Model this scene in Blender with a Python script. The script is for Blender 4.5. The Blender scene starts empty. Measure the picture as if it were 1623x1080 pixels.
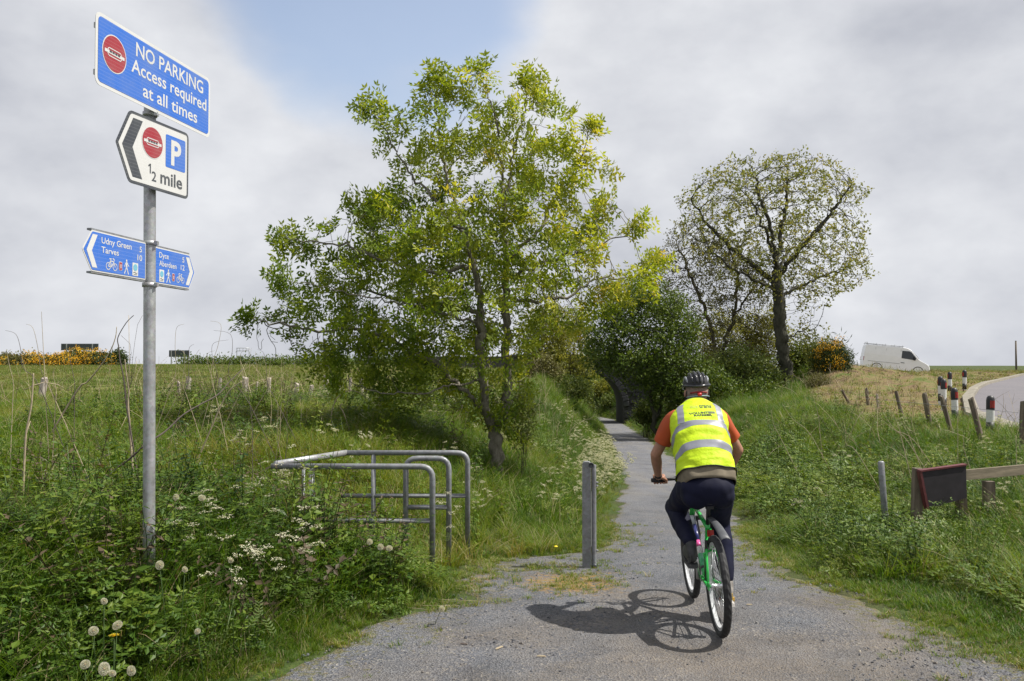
import bpy, bmesh, math, random
import numpy as np
from mathutils import Vector, Matrix, Euler, noise as mnoise

R = math.radians
rng = np.random.default_rng(7)
random.seed(7)
scene = bpy.context.scene
COL = scene.collection

# ------------------------------------------------------------------ camera, sky, sun
FPX = 1352.5
PITCH = math.atan(35.0 / FPX)
CAM_Z = 1.85
cam_d = bpy.data.cameras.new("camera")
cam_d.lens = 36.0 * FPX / 1623.0
cam_d.sensor_width = 36.0
cam_d.clip_start = 0.1
cam_d.clip_end = 3000
cam = bpy.data.objects.new("camera", cam_d)
cam.location = (0, 0, CAM_Z)
cam.rotation_euler = (math.pi / 2 + PITCH, 0, 0)
COL.objects.link(cam)
scene.camera = cam

SUN_EL, SUN_AZ = R(55.5), R(2)      # azimuth measured from +X towards -Y (sun stands right of the path)
sun_dir = Vector((math.cos(SUN_EL) * math.cos(SUN_AZ), -math.cos(SUN_EL) * math.sin(SUN_AZ), math.sin(SUN_EL)))
sd = bpy.data.lights.new("sun", 'SUN')
sd.energy = 5.0
sd.angle = R(0.53)
sd.color = (1.0, 0.955, 0.88)
sun = bpy.data.objects.new("sun", sd)
sun.rotation_euler = sun_dir.to_track_quat('Z', 'Y').to_euler()
sun.location = (20, 0, 30)
COL.objects.link(sun)

world = bpy.data.worlds.new("World")
scene.world = world
world.use_nodes = True
wn = world.node_tree
wn.nodes.clear()
def wnode(t, **k):
    n = wn.nodes.new(t)
    for a, b in k.items():
        setattr(n, a, b)
    return n
wl = wn.links.new
w_out = wnode('ShaderNodeOutputWorld')
w_bg = wnode('ShaderNodeBackground')
w_bg.inputs['Strength'].default_value = 0.072
sky = wnode('ShaderNodeTexSky', sky_type='NISHITA')
sky.sun_disc = False
sky.sun_elevation = SUN_EL
sky.sun_rotation = math.pi / 2 + SUN_AZ
sky.air_density = 1.0
sky.dust_density = 1.5
tc = wnode('ShaderNodeTexCoord')
mp = wnode('ShaderNodeMapping')
mp.inputs['Scale'].default_value = (1.0, 1.0, 1.7)
wl(tc.outputs['Generated'], mp.inputs['Vector'])
n1 = wnode('ShaderNodeTexNoise')
n1.inputs['Scale'].default_value = 2.3
n1.inputs['Detail'].default_value = 7
n1.inputs['Roughness'].default_value = 0.54
n1.inputs['Distortion'].default_value = 0.0
wl(mp.outputs[0], n1.inputs['Vector'])
n2 = wnode('ShaderNodeTexNoise')
n2.inputs['Scale'].default_value = 6.5
n2.inputs['Detail'].default_value = 5
n2.inputs['Roughness'].default_value = 0.5
wl(mp.outputs[0], n2.inputs['Vector'])
mixn = wnode('ShaderNodeMix', data_type='FLOAT')
mixn.inputs[0].default_value = 0.3
wl(n1.outputs['Fac'], mixn.inputs[2]); wl(n2.outputs['Fac'], mixn.inputs[3])
crp = wnode('ShaderNodeValToRGB')
crp.color_ramp.elements[0].position = 0.39
crp.color_ramp.elements[0].color = (5.15, 5.35, 5.95, 1)
crp.color_ramp.elements[1].position = 0.59
crp.color_ramp.elements[1].color = (8.1, 8.25, 8.6, 1)
wl(mixn.outputs[0], crp.inputs[0])
# break in the cloud high ahead, and thin places elsewhere
dot = wnode('ShaderNodeVectorMath', operation='DOT_PRODUCT')
nrm = wnode('ShaderNodeVectorMath', operation='NORMALIZE')
wl(tc.outputs['Generated'], nrm.inputs[0])
bd = Vector((-0.16, 1.0, 0.455)).normalized()
dot.inputs[1].default_value = bd
wl(nrm.outputs[0], dot.inputs[0])
mr = wnode('ShaderNodeMapRange', interpolation_type='SMOOTHSTEP')
mr.inputs['From Min'].default_value = 0.965
mr.inputs['From Max'].default_value = 1.0
mr.inputs['To Min'].default_value = -0.30
mr.inputs['To Max'].default_value = 0.60
wl(dot.outputs['Value'], mr.inputs['Value'])
add = wnode('ShaderNodeMath', operation='ADD')
n3 = wnode('ShaderNodeTexNoise')
n3.inputs['Scale'].default_value = 3.6
n3.inputs['Detail'].default_value = 6
n3.inputs['Roughness'].default_value = 0.45
mp3 = wnode('ShaderNodeMapping')
mp3.inputs['Location'].default_value = (3.1, 0.4, 1.7)
mp3.inputs['Scale'].default_value = (1.0, 1.0, 1.8)
wl(tc.outputs['Generated'], mp3.inputs['Vector']); wl(mp3.outputs[0], n3.inputs['Vector'])
wl(mr.outputs[0], add.inputs[0]); wl(n3.outputs['Fac'], add.inputs[1])
mr2 = wnode('ShaderNodeMapRange', interpolation_type='SMOOTHSTEP')
mr2.inputs['From Min'].default_value = 0.58
mr2.inputs['From Max'].default_value = 0.98
mr2.inputs['To Max'].default_value = 0.9
wl(add.outputs[0], mr2.inputs['Value'])
skm = wnode('ShaderNodeVectorMath', operation='MULTIPLY')
skm.inputs[1].default_value = (2.5, 2.15, 1.9)
wl(sky.outputs[0], skm.inputs[0])
mixc = wnode('ShaderNodeMix', data_type='RGBA')
wl(mr2.outputs[0], mixc.inputs[0]); wl(crp.outputs[0], mixc.inputs[6]); wl(skm.outputs[0], mixc.inputs[7])
wl(mixc.outputs[2], w_bg.inputs['Color'])
wl(w_bg.outputs[0], w_out.inputs[0])

scene.view_settings.view_transform = 'Standard'
scene.view_settings.look = 'None'
scene.view_settings.exposure = 0.5
scene.view_settings.gamma = 1.0
scene.view_settings.use_curve_mapping = False
scene.render.engine = 'CYCLES'
scene.cycles.max_bounces = 6
scene.cycles.diffuse_bounces = 3
scene.cycles.transmission_bounces = 4
scene.cycles.transparent_max_bounces = 8
scene.cycles.use_denoising = True

# ------------------------------------------------------------------ small helpers
def PX(px, py, Y):
    """point at depth Y seen at photo pixel (px, py)"""
    a = (px - 811.5) / FPX
    b = (540 - py) / FPX
    c, s = math.cos(PITCH), math.sin(PITCH)
    dy, dz = c - b * s, s + b * c
    return Vector((a / dy * Y, Y, CAM_Z + dz / dy * Y))

def tag(o, label=None, cat=None, group=None, kind=None):
    if label: o['label'] = label
    if cat: o['category'] = cat
    if group: o['group'] = group
    if kind: o['kind'] = kind
    return o

def empty(name, loc=(0, 0, 0), rot=(0, 0, 0)):
    o = bpy.data.objects.new(name, None)
    o.location = loc
    o.rotation_euler = rot
    o.empty_display_size = 0.1
    COL.objects.link(o)
    return o

def link(name, me, parent=None, mats=None):
    o = bpy.data.objects.new(name, me)
    COL.objects.link(o)
    if parent is not None:
        o.parent = parent
    if mats:
        for m in (mats if isinstance(mats, (list, tuple)) else [mats]):
            me.materials.append(m)
    return o

def copy_tree(o, parent=None):
    c = o.copy(); COL.objects.link(c); c.parent = parent
    for ch in list(o.children):
        copy_tree(ch, c)
    return c

class MB:
    """collects geometry for one mesh object"""
    def __init__(s):
        s.v = []; s.f = []; s.m = []; s.sm = []
    def add(s, vs, fs, mi=0, smooth=False):
        b = len(s.v)
        s.v.extend([tuple(p) for p in vs])
        for f in fs:
            s.f.append(tuple(i + b for i in f)); s.m.append(mi); s.sm.append(smooth)
    def box(s, c, size, rot=None, mi=0, taper=1.0):
        hx, hy, hz = size[0] / 2, size[1] / 2, size[2] / 2
        vs = []
        for z in (-1, 1):
            t = taper if z > 0 else 1.0
            for x, y in ((-1, -1), (1, -1), (1, 1), (-1, 1)):
                p = Vector((x * hx * t, y * hy * t, z * hz))
                if rot is not None: p = rot @ p
                vs.append(p + Vector(c))
        s.add(vs, [(3, 2, 1, 0), (4, 5, 6, 7), (0, 1, 5, 4), (1, 2, 6, 5), (2, 3, 7, 6), (3, 0, 4, 7)], mi)
    def tube(s, pts, rad, n=8, mi=0, caps=True, closed=False, flat=None):
        pts = [Vector(p) for p in pts]
        k = len(pts)
        rads = rad if isinstance(rad, (list, tuple, np.ndarray)) else [rad] * k
        vs = []
        prev = None
        for i, p in enumerate(pts):
            if closed:
                t = pts[(i + 1) % k] - pts[i - 1]
            else:
                t = pts[min(i + 1, k - 1)] - pts[max(i - 1, 0)]
            if t.length < 1e-9: t = Vector((0, 0, 1))
            t.normalize()
            if prev is None:
                a = Vector((0, 0, 1)) if abs(t.z) < 0.9 else Vector((1, 0, 0))
                u = t.cross(a).normalized()
            else:
                u = prev - t * prev.dot(t)
                if u.length < 1e-6: u = t.orthogonal()
                u.normalize()
            prev = u
            w = t.cross(u)
            for j in range(n):
                an = 2 * math.pi * j / n
                fx = flat if flat else 1.0
                vs.append(p + u * (math.cos(an) * rads[i]) + w * (math.sin(an) * rads[i] * fx))
        fs = []
        m = k if closed else k - 1
        for i in range(m):
            for j in range(n):
                a = i * n + j; b = i * n + (j + 1) % n
                c = ((i + 1) % k) * n + (j + 1) % n; d = ((i + 1) % k) * n + j
                fs.append((a, b, c, d))
        if caps and not closed:
            fs.append(tuple(reversed(range(n))))
            fs.append(tuple(range((k - 1) * n, k * n)))
        s.add(vs, fs, mi, True)
    def sphere(s, c, r, nu=16, nv=10, mi=0, rot=None):
        rx, ry, rz = r if isinstance(r, (tuple, list)) else (r, r, r)
        vs = []; fs = []
        for i in range(nv + 1):
            th = math.pi * i / nv
            for j in range(nu):
                ph = 2 * math.pi * j / nu
                p = Vector((rx * math.sin(th) * math.cos(ph), ry * math.sin(th) * math.sin(ph), rz * math.cos(th)))
                if rot is not None: p = rot @ p
                vs.append(p + Vector(c))
        for i in range(nv):
            for j in range(nu):
                fs.append((i * nu + j, (i + 1) * nu + j, (i + 1) * nu + (j + 1) % nu, i * nu + (j + 1) % nu))
        s.add(vs, fs, mi, True)
    def capsule(s, p0, p1, r0, r1, n=14, mi=0):
        p0 = Vector(p0); p1 = Vector(p1)
        d = (p1 - p0); L = d.length; d.normalize()
        pts = []; rr = []
        for k in range(5):
            a = math.pi / 2 * (1 - k / 4)
            pts.append(p0 - d * (r0 * math.sin(a))); rr.append(max(1e-4, r0 * math.cos(a)))
        for k in range(1, 4):
            t = k / 4
            pts.append(p0 + d * (L * t)); rr.append(r0 + (r1 - r0) * t)
        for k in range(5):
            a = math.pi / 2 * k / 4
            pts.append(p1 + d * (r1 * math.sin(a))); rr.append(max(1e-4, r1 * math.cos(a)))
        s.tube(pts, rr, n, mi)
    def lathe(s, prof, n=20, mi=0, c=(0, 0, 0), smooth=True):
        """prof = [(r, z)]"""
        vs = []; fs = []
        for r, z in prof:
            for j in range(n):
                a = 2 * math.pi * j / n
                vs.append((c[0] + r * math.cos(a), c[1] + r * math.sin(a), c[2] + z))
        for i in range(len(prof) - 1):
            for j in range(n):
                fs.append((i * n + j, i * n + (j + 1) % n, (i + 1) * n + (j + 1) % n, (i + 1) * n + j))
        s.add(vs, fs, mi, smooth)
    def prism(s, poly, y0, y1, mi=0):
        """outline in x,z extruded from y0 (front) to y1"""
        n = len(poly)
        vs = [(x, y0, z) for x, z in poly] + [(x, y1, z) for x, z in poly]
        fs = [tuple(range(n)), tuple(reversed(range(n, 2 * n)))]
        for i in range(n):
            j = (i + 1) % n
            fs.append((i, i + n, j + n, j))
        s.add(vs, fs, mi)
    def mesh(s, name='m'):
        me = bpy.data.meshes.new(name)
        me.from_pydata(s.v, [], s.f)
        me.polygons.foreach_set('material_index', s.m)
        me.polygons.foreach_set('use_smooth', s.sm)
        me.update()
        return me
    def build(s, name, mats, parent=None):
        return link(name, s.mesh(name), parent, mats)

def np_mesh(name, V, F, mat_idx=None, smooth=False, attrs=None):
    """V (n,3), F (m,k) arrays -> mesh, fast"""
    me = bpy.data.meshes.new(name)
    V = np.ascontiguousarray(V, dtype=np.float32); F = np.ascontiguousarray(F, dtype=np.int32)
    me.vertices.add(len(V)); me.vertices.foreach_set('co', V.ravel())
    m, k = F.shape
    me.loops.add(m * k); me.loops.foreach_set('vertex_index', F.ravel())
    me.polygons.add(m)
    me.polygons.foreach_set('loop_start', np.arange(0, m * k, k, dtype=np.int32))
    me.polygons.foreach_set('loop_total', np.full(m, k, dtype=np.int32))
    if mat_idx is not None: me.polygons.foreach_set('material_index', np.asarray(mat_idx, dtype=np.int32))
    me.polygons.foreach_set('use_smooth', np.full(m, bool(smooth)))
    me.update(calc_edges=True)
    if attrs:
        for an, arr in attrs.items():
            a = me.attributes.new(an, 'FLOAT', 'POINT')
            a.data.foreach_set('value', np.asarray(arr, dtype=np.float32))
    me.validate()
    return me

# ------------------------------------------------------------------ materials
class NT:
    def __init__(s, name):
        s.mat = bpy.data.materials.new(name)
        s.mat.use_nodes = True
        s.t = s.mat.node_tree
        s.t.nodes.clear()
        s.out = s.n('ShaderNodeOutputMaterial')
    def n(s, t, **k):
        nd = s.t.nodes.new(t)
        for a, b in k.items(): setattr(nd, a, b)
        return nd
    def l(s, a, b): s.t.links.new(a, b)
    def coord(s, which='Object', scale=None):
        c = s.n('ShaderNodeTexCoord')
        if scale is None: return c.outputs[which]
        m = s.n('ShaderNodeMapping'); m.inputs['Scale'].default_value = scale
        s.l(c.outputs[which], m.inputs['Vector']); return m.outputs[0]
    def geo(s):
        return s.n('ShaderNodeNewGeometry').outputs['Position']
    def noise(s, vec, scale, detail=4, rough=0.5, dist=0.0):
        x = s.n('ShaderNodeTexNoise')
        x.inputs['Scale'].default_value = scale; x.inputs['Detail'].default_value = detail
        x.inputs['Roughness'].default_value = rough; x.inputs['Distortion'].default_value = dist
        s.l(vec, x.inputs['Vector']); return x.outputs['Fac']
    def vor(s, vec, scale, out='Color', feature='F1'):
        x = s.n('ShaderNodeTexVoronoi'); x.feature = feature
        x.inputs['Scale'].default_value = scale
        s.l(vec, x.inputs['Vector']); return x.outputs[out]
    def ramp(s, fac, stops, interp='LINEAR'):
        r = s.n('ShaderNodeValToRGB'); cr = r.color_ramp; cr.interpolation = interp
        while len(cr.elements) < len(stops): cr.elements.new(0.5)
        for e, (p, c) in zip(cr.elements, stops):
            e.position = p
            e.color = (c, c, c, 1) if isinstance(c, (int, float)) else (c[0], c[1], c[2], 1)
        s.l(fac, r.inputs[0]); return r.outputs[0]
    def mix(s, fac, a, b, mode='MIX'):
        m = s.n('ShaderNodeMix', data_type='RGBA', blend_type=mode)
        for sock, val in ((m.inputs[0], fac), (m.inputs[6], a), (m.inputs[7], b)):
            if isinstance(val, (int, float)): sock.default_value = val
            elif isinstance(val, (tuple, list)): sock.default_value = (val[0], val[1], val[2], 1)
            else: s.l(val, sock)
        return m.outputs[2]
    def math(s, op, a, b=None, clamp=False):
        m = s.n('ShaderNodeMath', operation=op); m.use_clamp = clamp
        for sock, val in ((m.inputs[0], a), (m.inputs[1], b)):
            if val is None: continue
            if isinstance(val, (int, float)): sock.default_value = val
            else: s.l(val, sock)
        return m.outputs[0]
    def attr(s, name, typ='GEOMETRY', out='Fac'):
        a = s.n('ShaderNodeAttribute'); a.attribute_type = typ; a.attribute_name = name
        return a.outputs[out]
    def bump(s, h, strength=0.3, dist=0.01, prev=None):
        b = s.n('ShaderNodeBump'); b.inputs['Strength'].default_value = strength
        b.inputs['Distance'].default_value = dist
        s.l(h, b.inputs['Height'])
        if prev is not None: s.l(prev, b.inputs['Normal'])
        return b.outputs[0]
    def bsdf(s, color, rough=0.6, metal=0.0, normal=None, spec=None, **kw):
        p = s.n('ShaderNodeBsdfPrincipled')
        for nm, val in (('Base Color', color), ('Roughness', rough), ('Metallic', metal)):
            sock = p.inputs[nm]
            if isinstance(val, (int, float)): sock.default_value = val
            elif isinstance(val, (tuple, list)): sock.default_value = (val[0], val[1], val[2], 1)
            else: s.l(val, sock)
        if normal is not None: s.l(normal, p.inputs['Normal'])
        if spec is not None: p.inputs['Specular IOR Level'].default_value = spec
        for k, v in kw.items(): p.inputs[k].default_value = v
        s.l(p.outputs[0], s.out.inputs[0])
        return p

def plain(name, color, rough=0.5, metal=0.0, var=0.12, scale=30, bump=0.0, spec=None):
    t = NT(name)
    v = t.coord('Object')
    f = t.noise(v, scale, 4)
    lo = tuple(c * (1 - var) for c in color); hi = tuple(min(1, c * (1 + var)) for c in color)
    c = t.ramp(f, [(0.3, lo), (0.7, hi)])
    nrm_ = t.bump(f, bump, 0.005) if bump else None
    t.bsdf(c, rough, metal, nrm_, spec)
    return t.mat

def leaf_mat(name, stops, transl=0.35, rough=0.55, inst=False, attr='tint', spec=0.3):
    t = NT(name)
    a = t.attr(attr, 'INSTANCER' if inst else 'GEOMETRY')
    if inst:
        b = t.attr('blade')
        a = t.math('ADD', a, t.math('MULTIPLY', t.math('SUBTRACT', b, 0.5), 0.45), clamp=True)
    c = t.ramp(a, stops)
    p = t.bsdf(c, rough, spec=spec)
    tr = t.n('ShaderNodeBsdfTranslucent')
    cc = t.mix(1.0, c, (1.35, 1.3, 0.75), 'MULTIPLY')
    t.l(cc, tr.inputs['Color'])
    mx = t.n('ShaderNodeMixShader'); mx.inputs[0].default_value = transl
    t.l(p.outputs[0], mx.inputs[1]); t.l(tr.outputs[0], mx.inputs[2])
    t.l(mx.outputs[0], t.out.inputs[0])
    return t.mat

def bark_mat(name, lo, hi, scale=14):
    t = NT(name)
    v = t.coord('Object', (1, 1, 0.35))
    f = t.noise(v, scale, 6, 0.65)
    g = t.noise(t.coord('Object'), 3.0, 3)
    c = t.ramp(f, [(0.35, lo), (0.68, hi)])
    c = t.mix(t.math('MULTIPLY', g, 0.35), c, (0.09, 0.11, 0.06))
    t.bsdf(c, 0.9, normal=t.bump(f, 0.6, 0.02), spec=0.2)
    return t.mat

# ------------------------------------------------------------------ noise in numpy
def vnoise(x, y, scale=1.0, seed=0):
    x = np.asarray(x, dtype=float) * scale; y = np.asarray(y, dtype=float) * scale
    xi = np.floor(x).astype(np.int64); yi = np.floor(y).astype(np.int64)
    xf = x - xi; yf = y - yi
    u = xf * xf * (3 - 2 * xf); v = yf * yf * (3 - 2 * yf)
    def h(a, b):
        n = (a * 374761393 + b * 668265263 + seed * 1442695041) & 0xffffffff
        n = ((n ^ (n >> 13)) * 1274126177) & 0xffffffff
        return ((n ^ (n >> 16)) & 0xffff) / 65535.0
    return (h(xi, yi) * (1 - u) + h(xi + 1, yi) * u) * (1 - v) + (h(xi, yi + 1) * (1 - u) + h(xi + 1, yi + 1) * u) * v
def fbm(x, y, scale=1.0, seed=0, oct=4):
    s = 0; a = 0.5; t = 0
    for i in range(oct):
        s = s + a * vnoise(x, y, scale * 2 ** i, seed + i * 17); t += a; a *= 0.5
    return s / t
def sstep(t):
    t = np.clip(t, 0, 1); return t * t * (3 - 2 * t)

# ------------------------------------------------------------------ terrain
PY = [-10, 3, 5.0, 6.5, 8, 10, 14, 19, 37, 76, 130, 400]
PZ = [0.0, 0.0, 0.0, -0.02, -0.10, -0.28, -0.52, -0.80, -1.62, -3.6, -4.4, -4.4]
LY = [-10, 2, 3.5, 4.95, 5.4, 6.2, 6.85, 7.5, 8.2, 8.8, 9.1, 9.5, 10, 14, 19, 37, 76, 84, 92, 100, 115, 130]
LX = [-4.7, -3.2, -2.4, -1.62, -1.28, -0.90, -0.42, -0.45, -0.5, -0.35, 0.4, 0.95, 1.07, 1.72, 2.5, 4.3, 8.1, 8.1, 6.4, 3.4, -4.0, -13.0]
RY = [-10, 3, 5.27, 6.5, 7.94, 10, 14, 19, 37, 76, 84, 92, 100, 115, 130]
RX = [4.2, 3.7, 3.2, 2.9, 2.6, 2.86, 3.5, 4.3, 6.1, 9.9, 9.9, 8.4, 5.4, -2.0, -11.0]
def zpath(y): return np.interp(y, PY, PZ)
def xle(y): return np.interp(y, LY, LX)
def xre(y): return np.interp(y, RY, RX)
def strawm_(x, y):
    return sstep((x / np.maximum(y, 1) - 0.34) / 0.04) * sstep((y - 30) / 8) * (1 - sstep((y - 66) / 8)) * sstep((-inroad(x, y) - 1) / 2)
def terrain(x, y, detail=True):
    x = np.asarray(x, dtype=float); y = np.asarray(y, dtype=float)
    zp = zpath(y)
    zl = np.interp(y, [0, 4, 6, 7.3, 8.6, 10.5, 14, 24, 60, 115, 200], [0.6, 0.7, 0.68, 0.50, 0.22, 0.52, 0.80, 0.88, 1.2, 1.47, 1.2])
    wl_ = np.interp(y, [0, 6, 7.2, 8.6, 14, 20, 30, 76, 110], [2.8, 2.3, 2.2, 4.0, 4.4, 4.0, 3.2, 4.2, 5.0])
    toe = np.interp(y, [8.8, 9.1, 10.5], [0, 0.8, 0.0])
    sl = np.maximum(xle(y) - x - toe * 0.6, 0)
    left = zp + (zl - zp) * sstep(sl / wl_)
    zr = np.interp(y, [0, 6, 10, 17, 21, 25, 34, 60, 90, 200], [0.1, 0.08, 0.12, 0.3, 0.35, 0.45, 0.68, 1.05, 0.95, 0.3])
    zr = np.where(y > 18, 0.12 + (zr - 0.12) * (1 - (1 - sstep((x / np.maximum(y, 1) - 0.29) / 0.08)) * sstep((y - 18) / 8)), zr)
    wr_ = np.interp(y, [0, 8, 14, 20, 30, 76], [4.5, 4.5, 4.2, 3.6, 3.2, 4.0])
    sr = np.maximum(x - xre(y) - 0.15, 0)
    right = zp + (zr - zp) * sstep(sr / wr_)
    right = right + 0.93 * np.exp(-(((x - 17.6) / 3.7) ** 2 + ((y - 47) / 7.5) ** 2)) * sstep(sr / 5)
    mid = 0.5 * (xle(y) + xre(y))
    z = np.where(x < mid, left, right)
    if detail:
        off = np.minimum(np.maximum(sl, sr), 1.5) / 1.5
        z = z + off * ((fbm(x, y, 0.7, 3, 3) - 0.5) * 0.16 + (fbm(x, y, 1.1, 33, 3) - 0.5) * 0.6 * strawm_(x, y))
    return z
def tz(x, y): return float(terrain(np.array([x]), np.array([y]))[0])
def inroad(x, y):
    ex = np.interp(y, [15, 19, 23, 29.6, 34, 44, 55, 90], [10.6, 11.3, 12.6, 16.0, 18.6, 25.2, 33, 60])
    return x - ex        # >0 on the road

# materials of the ground -------------------------------------------------
def mat_ground():
    t = NT("soil_and_turf")
    p = t.geo()
    f1 = t.noise(p, 0.9, 5); f2 = t.noise(p, 14, 5, 0.65); f3 = t.noise(p, 60, 3, 0.6)
    green = t.ramp(f2, [(0.3, (0.028, 0.045, 0.012)), (0.55, (0.055, 0.085, 0.02)), (0.75, (0.10, 0.11, 0.035))])
    soil = t.ramp(f3, [(0.3, (0.035, 0.027, 0.018)), (0.7, (0.11, 0.085, 0.05))])
    c = t.mix(t.ramp(f1, [(0.42, 0.0), (0.62, 0.5)]), green, soil)
    field = t.ramp(t.noise(t.geo(), 0.35, 6, 0.6), [(0.35, (0.085, 0.135, 0.02)), (0.5, (0.125, 0.14, 0.028)), (0.66, (0.07, 0.12, 0.02))])
    field = t.mix(t.math('MULTIPLY', f3, 0.5), field, (0.14, 0.145, 0.04))
    c = t.mix(t.attr('field'), c, field)
    straw = t.ramp(t.noise(t.geo(), 1.1, 8, 0.75), [(0.36, (0.06, 0.04, 0.025)), (0.46, (0.17, 0.12, 0.065)), (0.53, (0.17, 0.145, 0.06)), (0.60, (0.09, 0.12, 0.03))])
    c = t.mix(t.attr('straw'), c, straw)
    t.bsdf(c, 0.95, normal=t.bump(t.math('ADD', f2, f3), 0.7, 0.03), spec=0.15)
    return t.mat
def mat_gravel():
    t = NT("stone_dust_gravel")
    p = t.geo()
    cell = t.n('ShaderNodeTexVoronoi'); cell.inputs['Scale'].default_value = 75; t.l(p, cell.inputs['Vector'])
    cellb = t.n('ShaderNodeTexVoronoi'); cellb.inputs['Scale'].default_value = 170; t.l(p, cellb.inputs['Vector'])
    sep = t.n('ShaderNodeSeparateColor'); t.l(cell.outputs['Color'], sep.inputs[0])
    sepb = t.n('ShaderNodeSeparateColor'); t.l(cellb.outputs['Color'], sepb.inputs[0])
    st = t.ramp(sep.outputs[0], [(0.0, (0.055, 0.058, 0.066)), (0.35, (0.10, 0.105, 0.12)), (0.7, (0.14, 0.145, 0.162)), (0.93, (0.20, 0.185, 0.165)), (1.0, (0.30, 0.28, 0.25))])
    stb = t.ramp(sepb.outputs[1], [(0.0, (0.035, 0.038, 0.046)), (0.5, (0.10, 0.107, 0.125)), (1.0, (0.24, 0.24, 0.24))])
    big = t.noise(p, 0.8, 5, 0.6)
    mid = t.noise(p, 4.5, 5, 0.65)
    c = t.mix(t.ramp(t.noise(p, 2.0, 4), [(0.4, 0.0), (0.6, 1.0)]), st, stb)
    dust = t.ramp(mid, [(0.3, (0.12, 0.10, 0.08)), (0.7, (0.205, 0.17, 0.13))])
    dw = t.math('MULTIPLY', t.ramp(t.math('ADD', big, t.math('MULTIPLY', t.attr('dust'), 0.3)), [(0.50, 0.0), (0.78, 0.85)]), t.ramp(sepb.outputs[2], [(0.2, 0.35), (0.8, 1.0)]))
    c = t.mix(dw, c, dust)
    far = t.ramp(sepb.outputs[0], [(0.0, (0.11, 0.112, 0.124)), (1.0, (0.175, 0.177, 0.19))])
    far = t.mix(t.ramp(t.noise(t.coord('Object', (1.6, 0.35, 1)), 1.3, 5, 0.6), [(0.42, 0.0), (0.66, 0.55)]), far, (0.21, 0.195, 0.17))
    c = t.mix(t.attr('far'), c, far)
    wet = t.ramp(t.noise(t.geo(), 1.7, 6, 0.6), [(0.3, 0.72), (0.5, 1.0), (0.7, 1.12)])
    c = t.mix(1.0, c, wet, 'MULTIPLY')
    # moss and dried creeping weed
    m = t.math('ADD', t.attr('moss'), t.math('MULTIPLY', t.math('SUBTRACT', t.noise(p, 13, 7, 0.8), 0.5), 3.4))
    mossf = t.ramp(m, [(0.52, 0.0), (0.80, 0.8)])
    mossc = t.ramp(t.noise(p, 30, 4), [(0.3, (0.06, 0.07, 0.022)), (0.55, (0.13, 0.12, 0.04)), (0.7, (0.15, 0.10, 0.05))])
    c = t.mix(mossf, c, mossc)
    o = t.math('ADD', t.attr('rusty'), t.math('MULTIPLY', t.math('SUBTRACT', t.noise(p, 16, 6, 0.75), 0.5), 2.6))
    c = t.mix(t.ramp(o, [(0.45, 0.0), (0.8, 0.8)]), c, t.ramp(t.noise(p, 45, 3), [(0.35, (0.30, 0.15, 0.04)), (0.65, (0.27, 0.20, 0.06))]))
    h = t.math('ADD', t.math('MULTIPLY', cell.outputs['Distance'], 1.0), t.math('MULTIPLY', cellb.outputs['Distance'], 0.5))
    t.bsdf(c, 0.88, normal=t.bump(h, 1.0, 0.010), spec=0.25)
    return t.mat
M = {}
M['ground'] = mat_ground()
M['gravel'] = mat_gravel()

def spaced(a, b, s0, grow):
    out = [a]; s = s0
    while out[-1] < b:
        out.append(out[-1] + s); s *= grow
    return np.array(out)
gy = np.concatenate([np.arange(-6, 2, 0.8), np.arange(2, 20, 0.16), spaced(20, 420, 0.3, 1.022)])
gp = spaced(0, 11, 0.16, 1.0); gp2 = spaced(gp[-1] + .2, 330, 0.3, 1.055)
gx = np.concatenate([-gp2[::-1], -gp[:0:-1], gp, gp2])
GX, GY = np.meshgrid(gx, gy)
GZ = terrain(GX, GY)
ins = np.minimum(GX - xle(GY), xre(GY) - GX)
GZ -= 0.03 * np.clip((ins - 0.10) / 0.2, 0, 1) * (GY < 125)
GZ -= 0.05 * np.clip((inroad(GX, GY) - 0.3) / 0.4, 0, 1) * (GY > 18) * (GY < 88)
ny, nx = GX.shape
V = np.stack([GX.ravel(), GY.ravel(), GZ.ravel()], 1)
ii = np.arange((ny - 1) * (nx - 1)); r_ = ii // (nx - 1); c_ = ii % (nx - 1)
i0 = r_ * nx + c_
F = np.stack([i0, i0 + 1, i0 + nx + 1, i0 + nx], 1)
def strawmask(x, y):
    s = sstep((x - (xre(y) + 3.9)) / 1.5) * sstep((y - 19.5) / 3) * (1 - sstep((y - 75) / 20))
    s2 = sstep((x / np.maximum(y, 1) - 0.335) / 0.03)
    return s * s2
def fieldmask(x, y):
    return sstep((y - 24.5) / 2) * sstep((xle(y) - 3.0 - x) / 1.0)
me = np_mesh('ground', V, F, smooth=True, attrs={'field': fieldmask(V[:, 0], V[:, 1]), 'straw': strawmask(V[:, 0], V[:, 1])})
tag(link('ground', me, mats=M['ground']), kind='structure')

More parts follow.
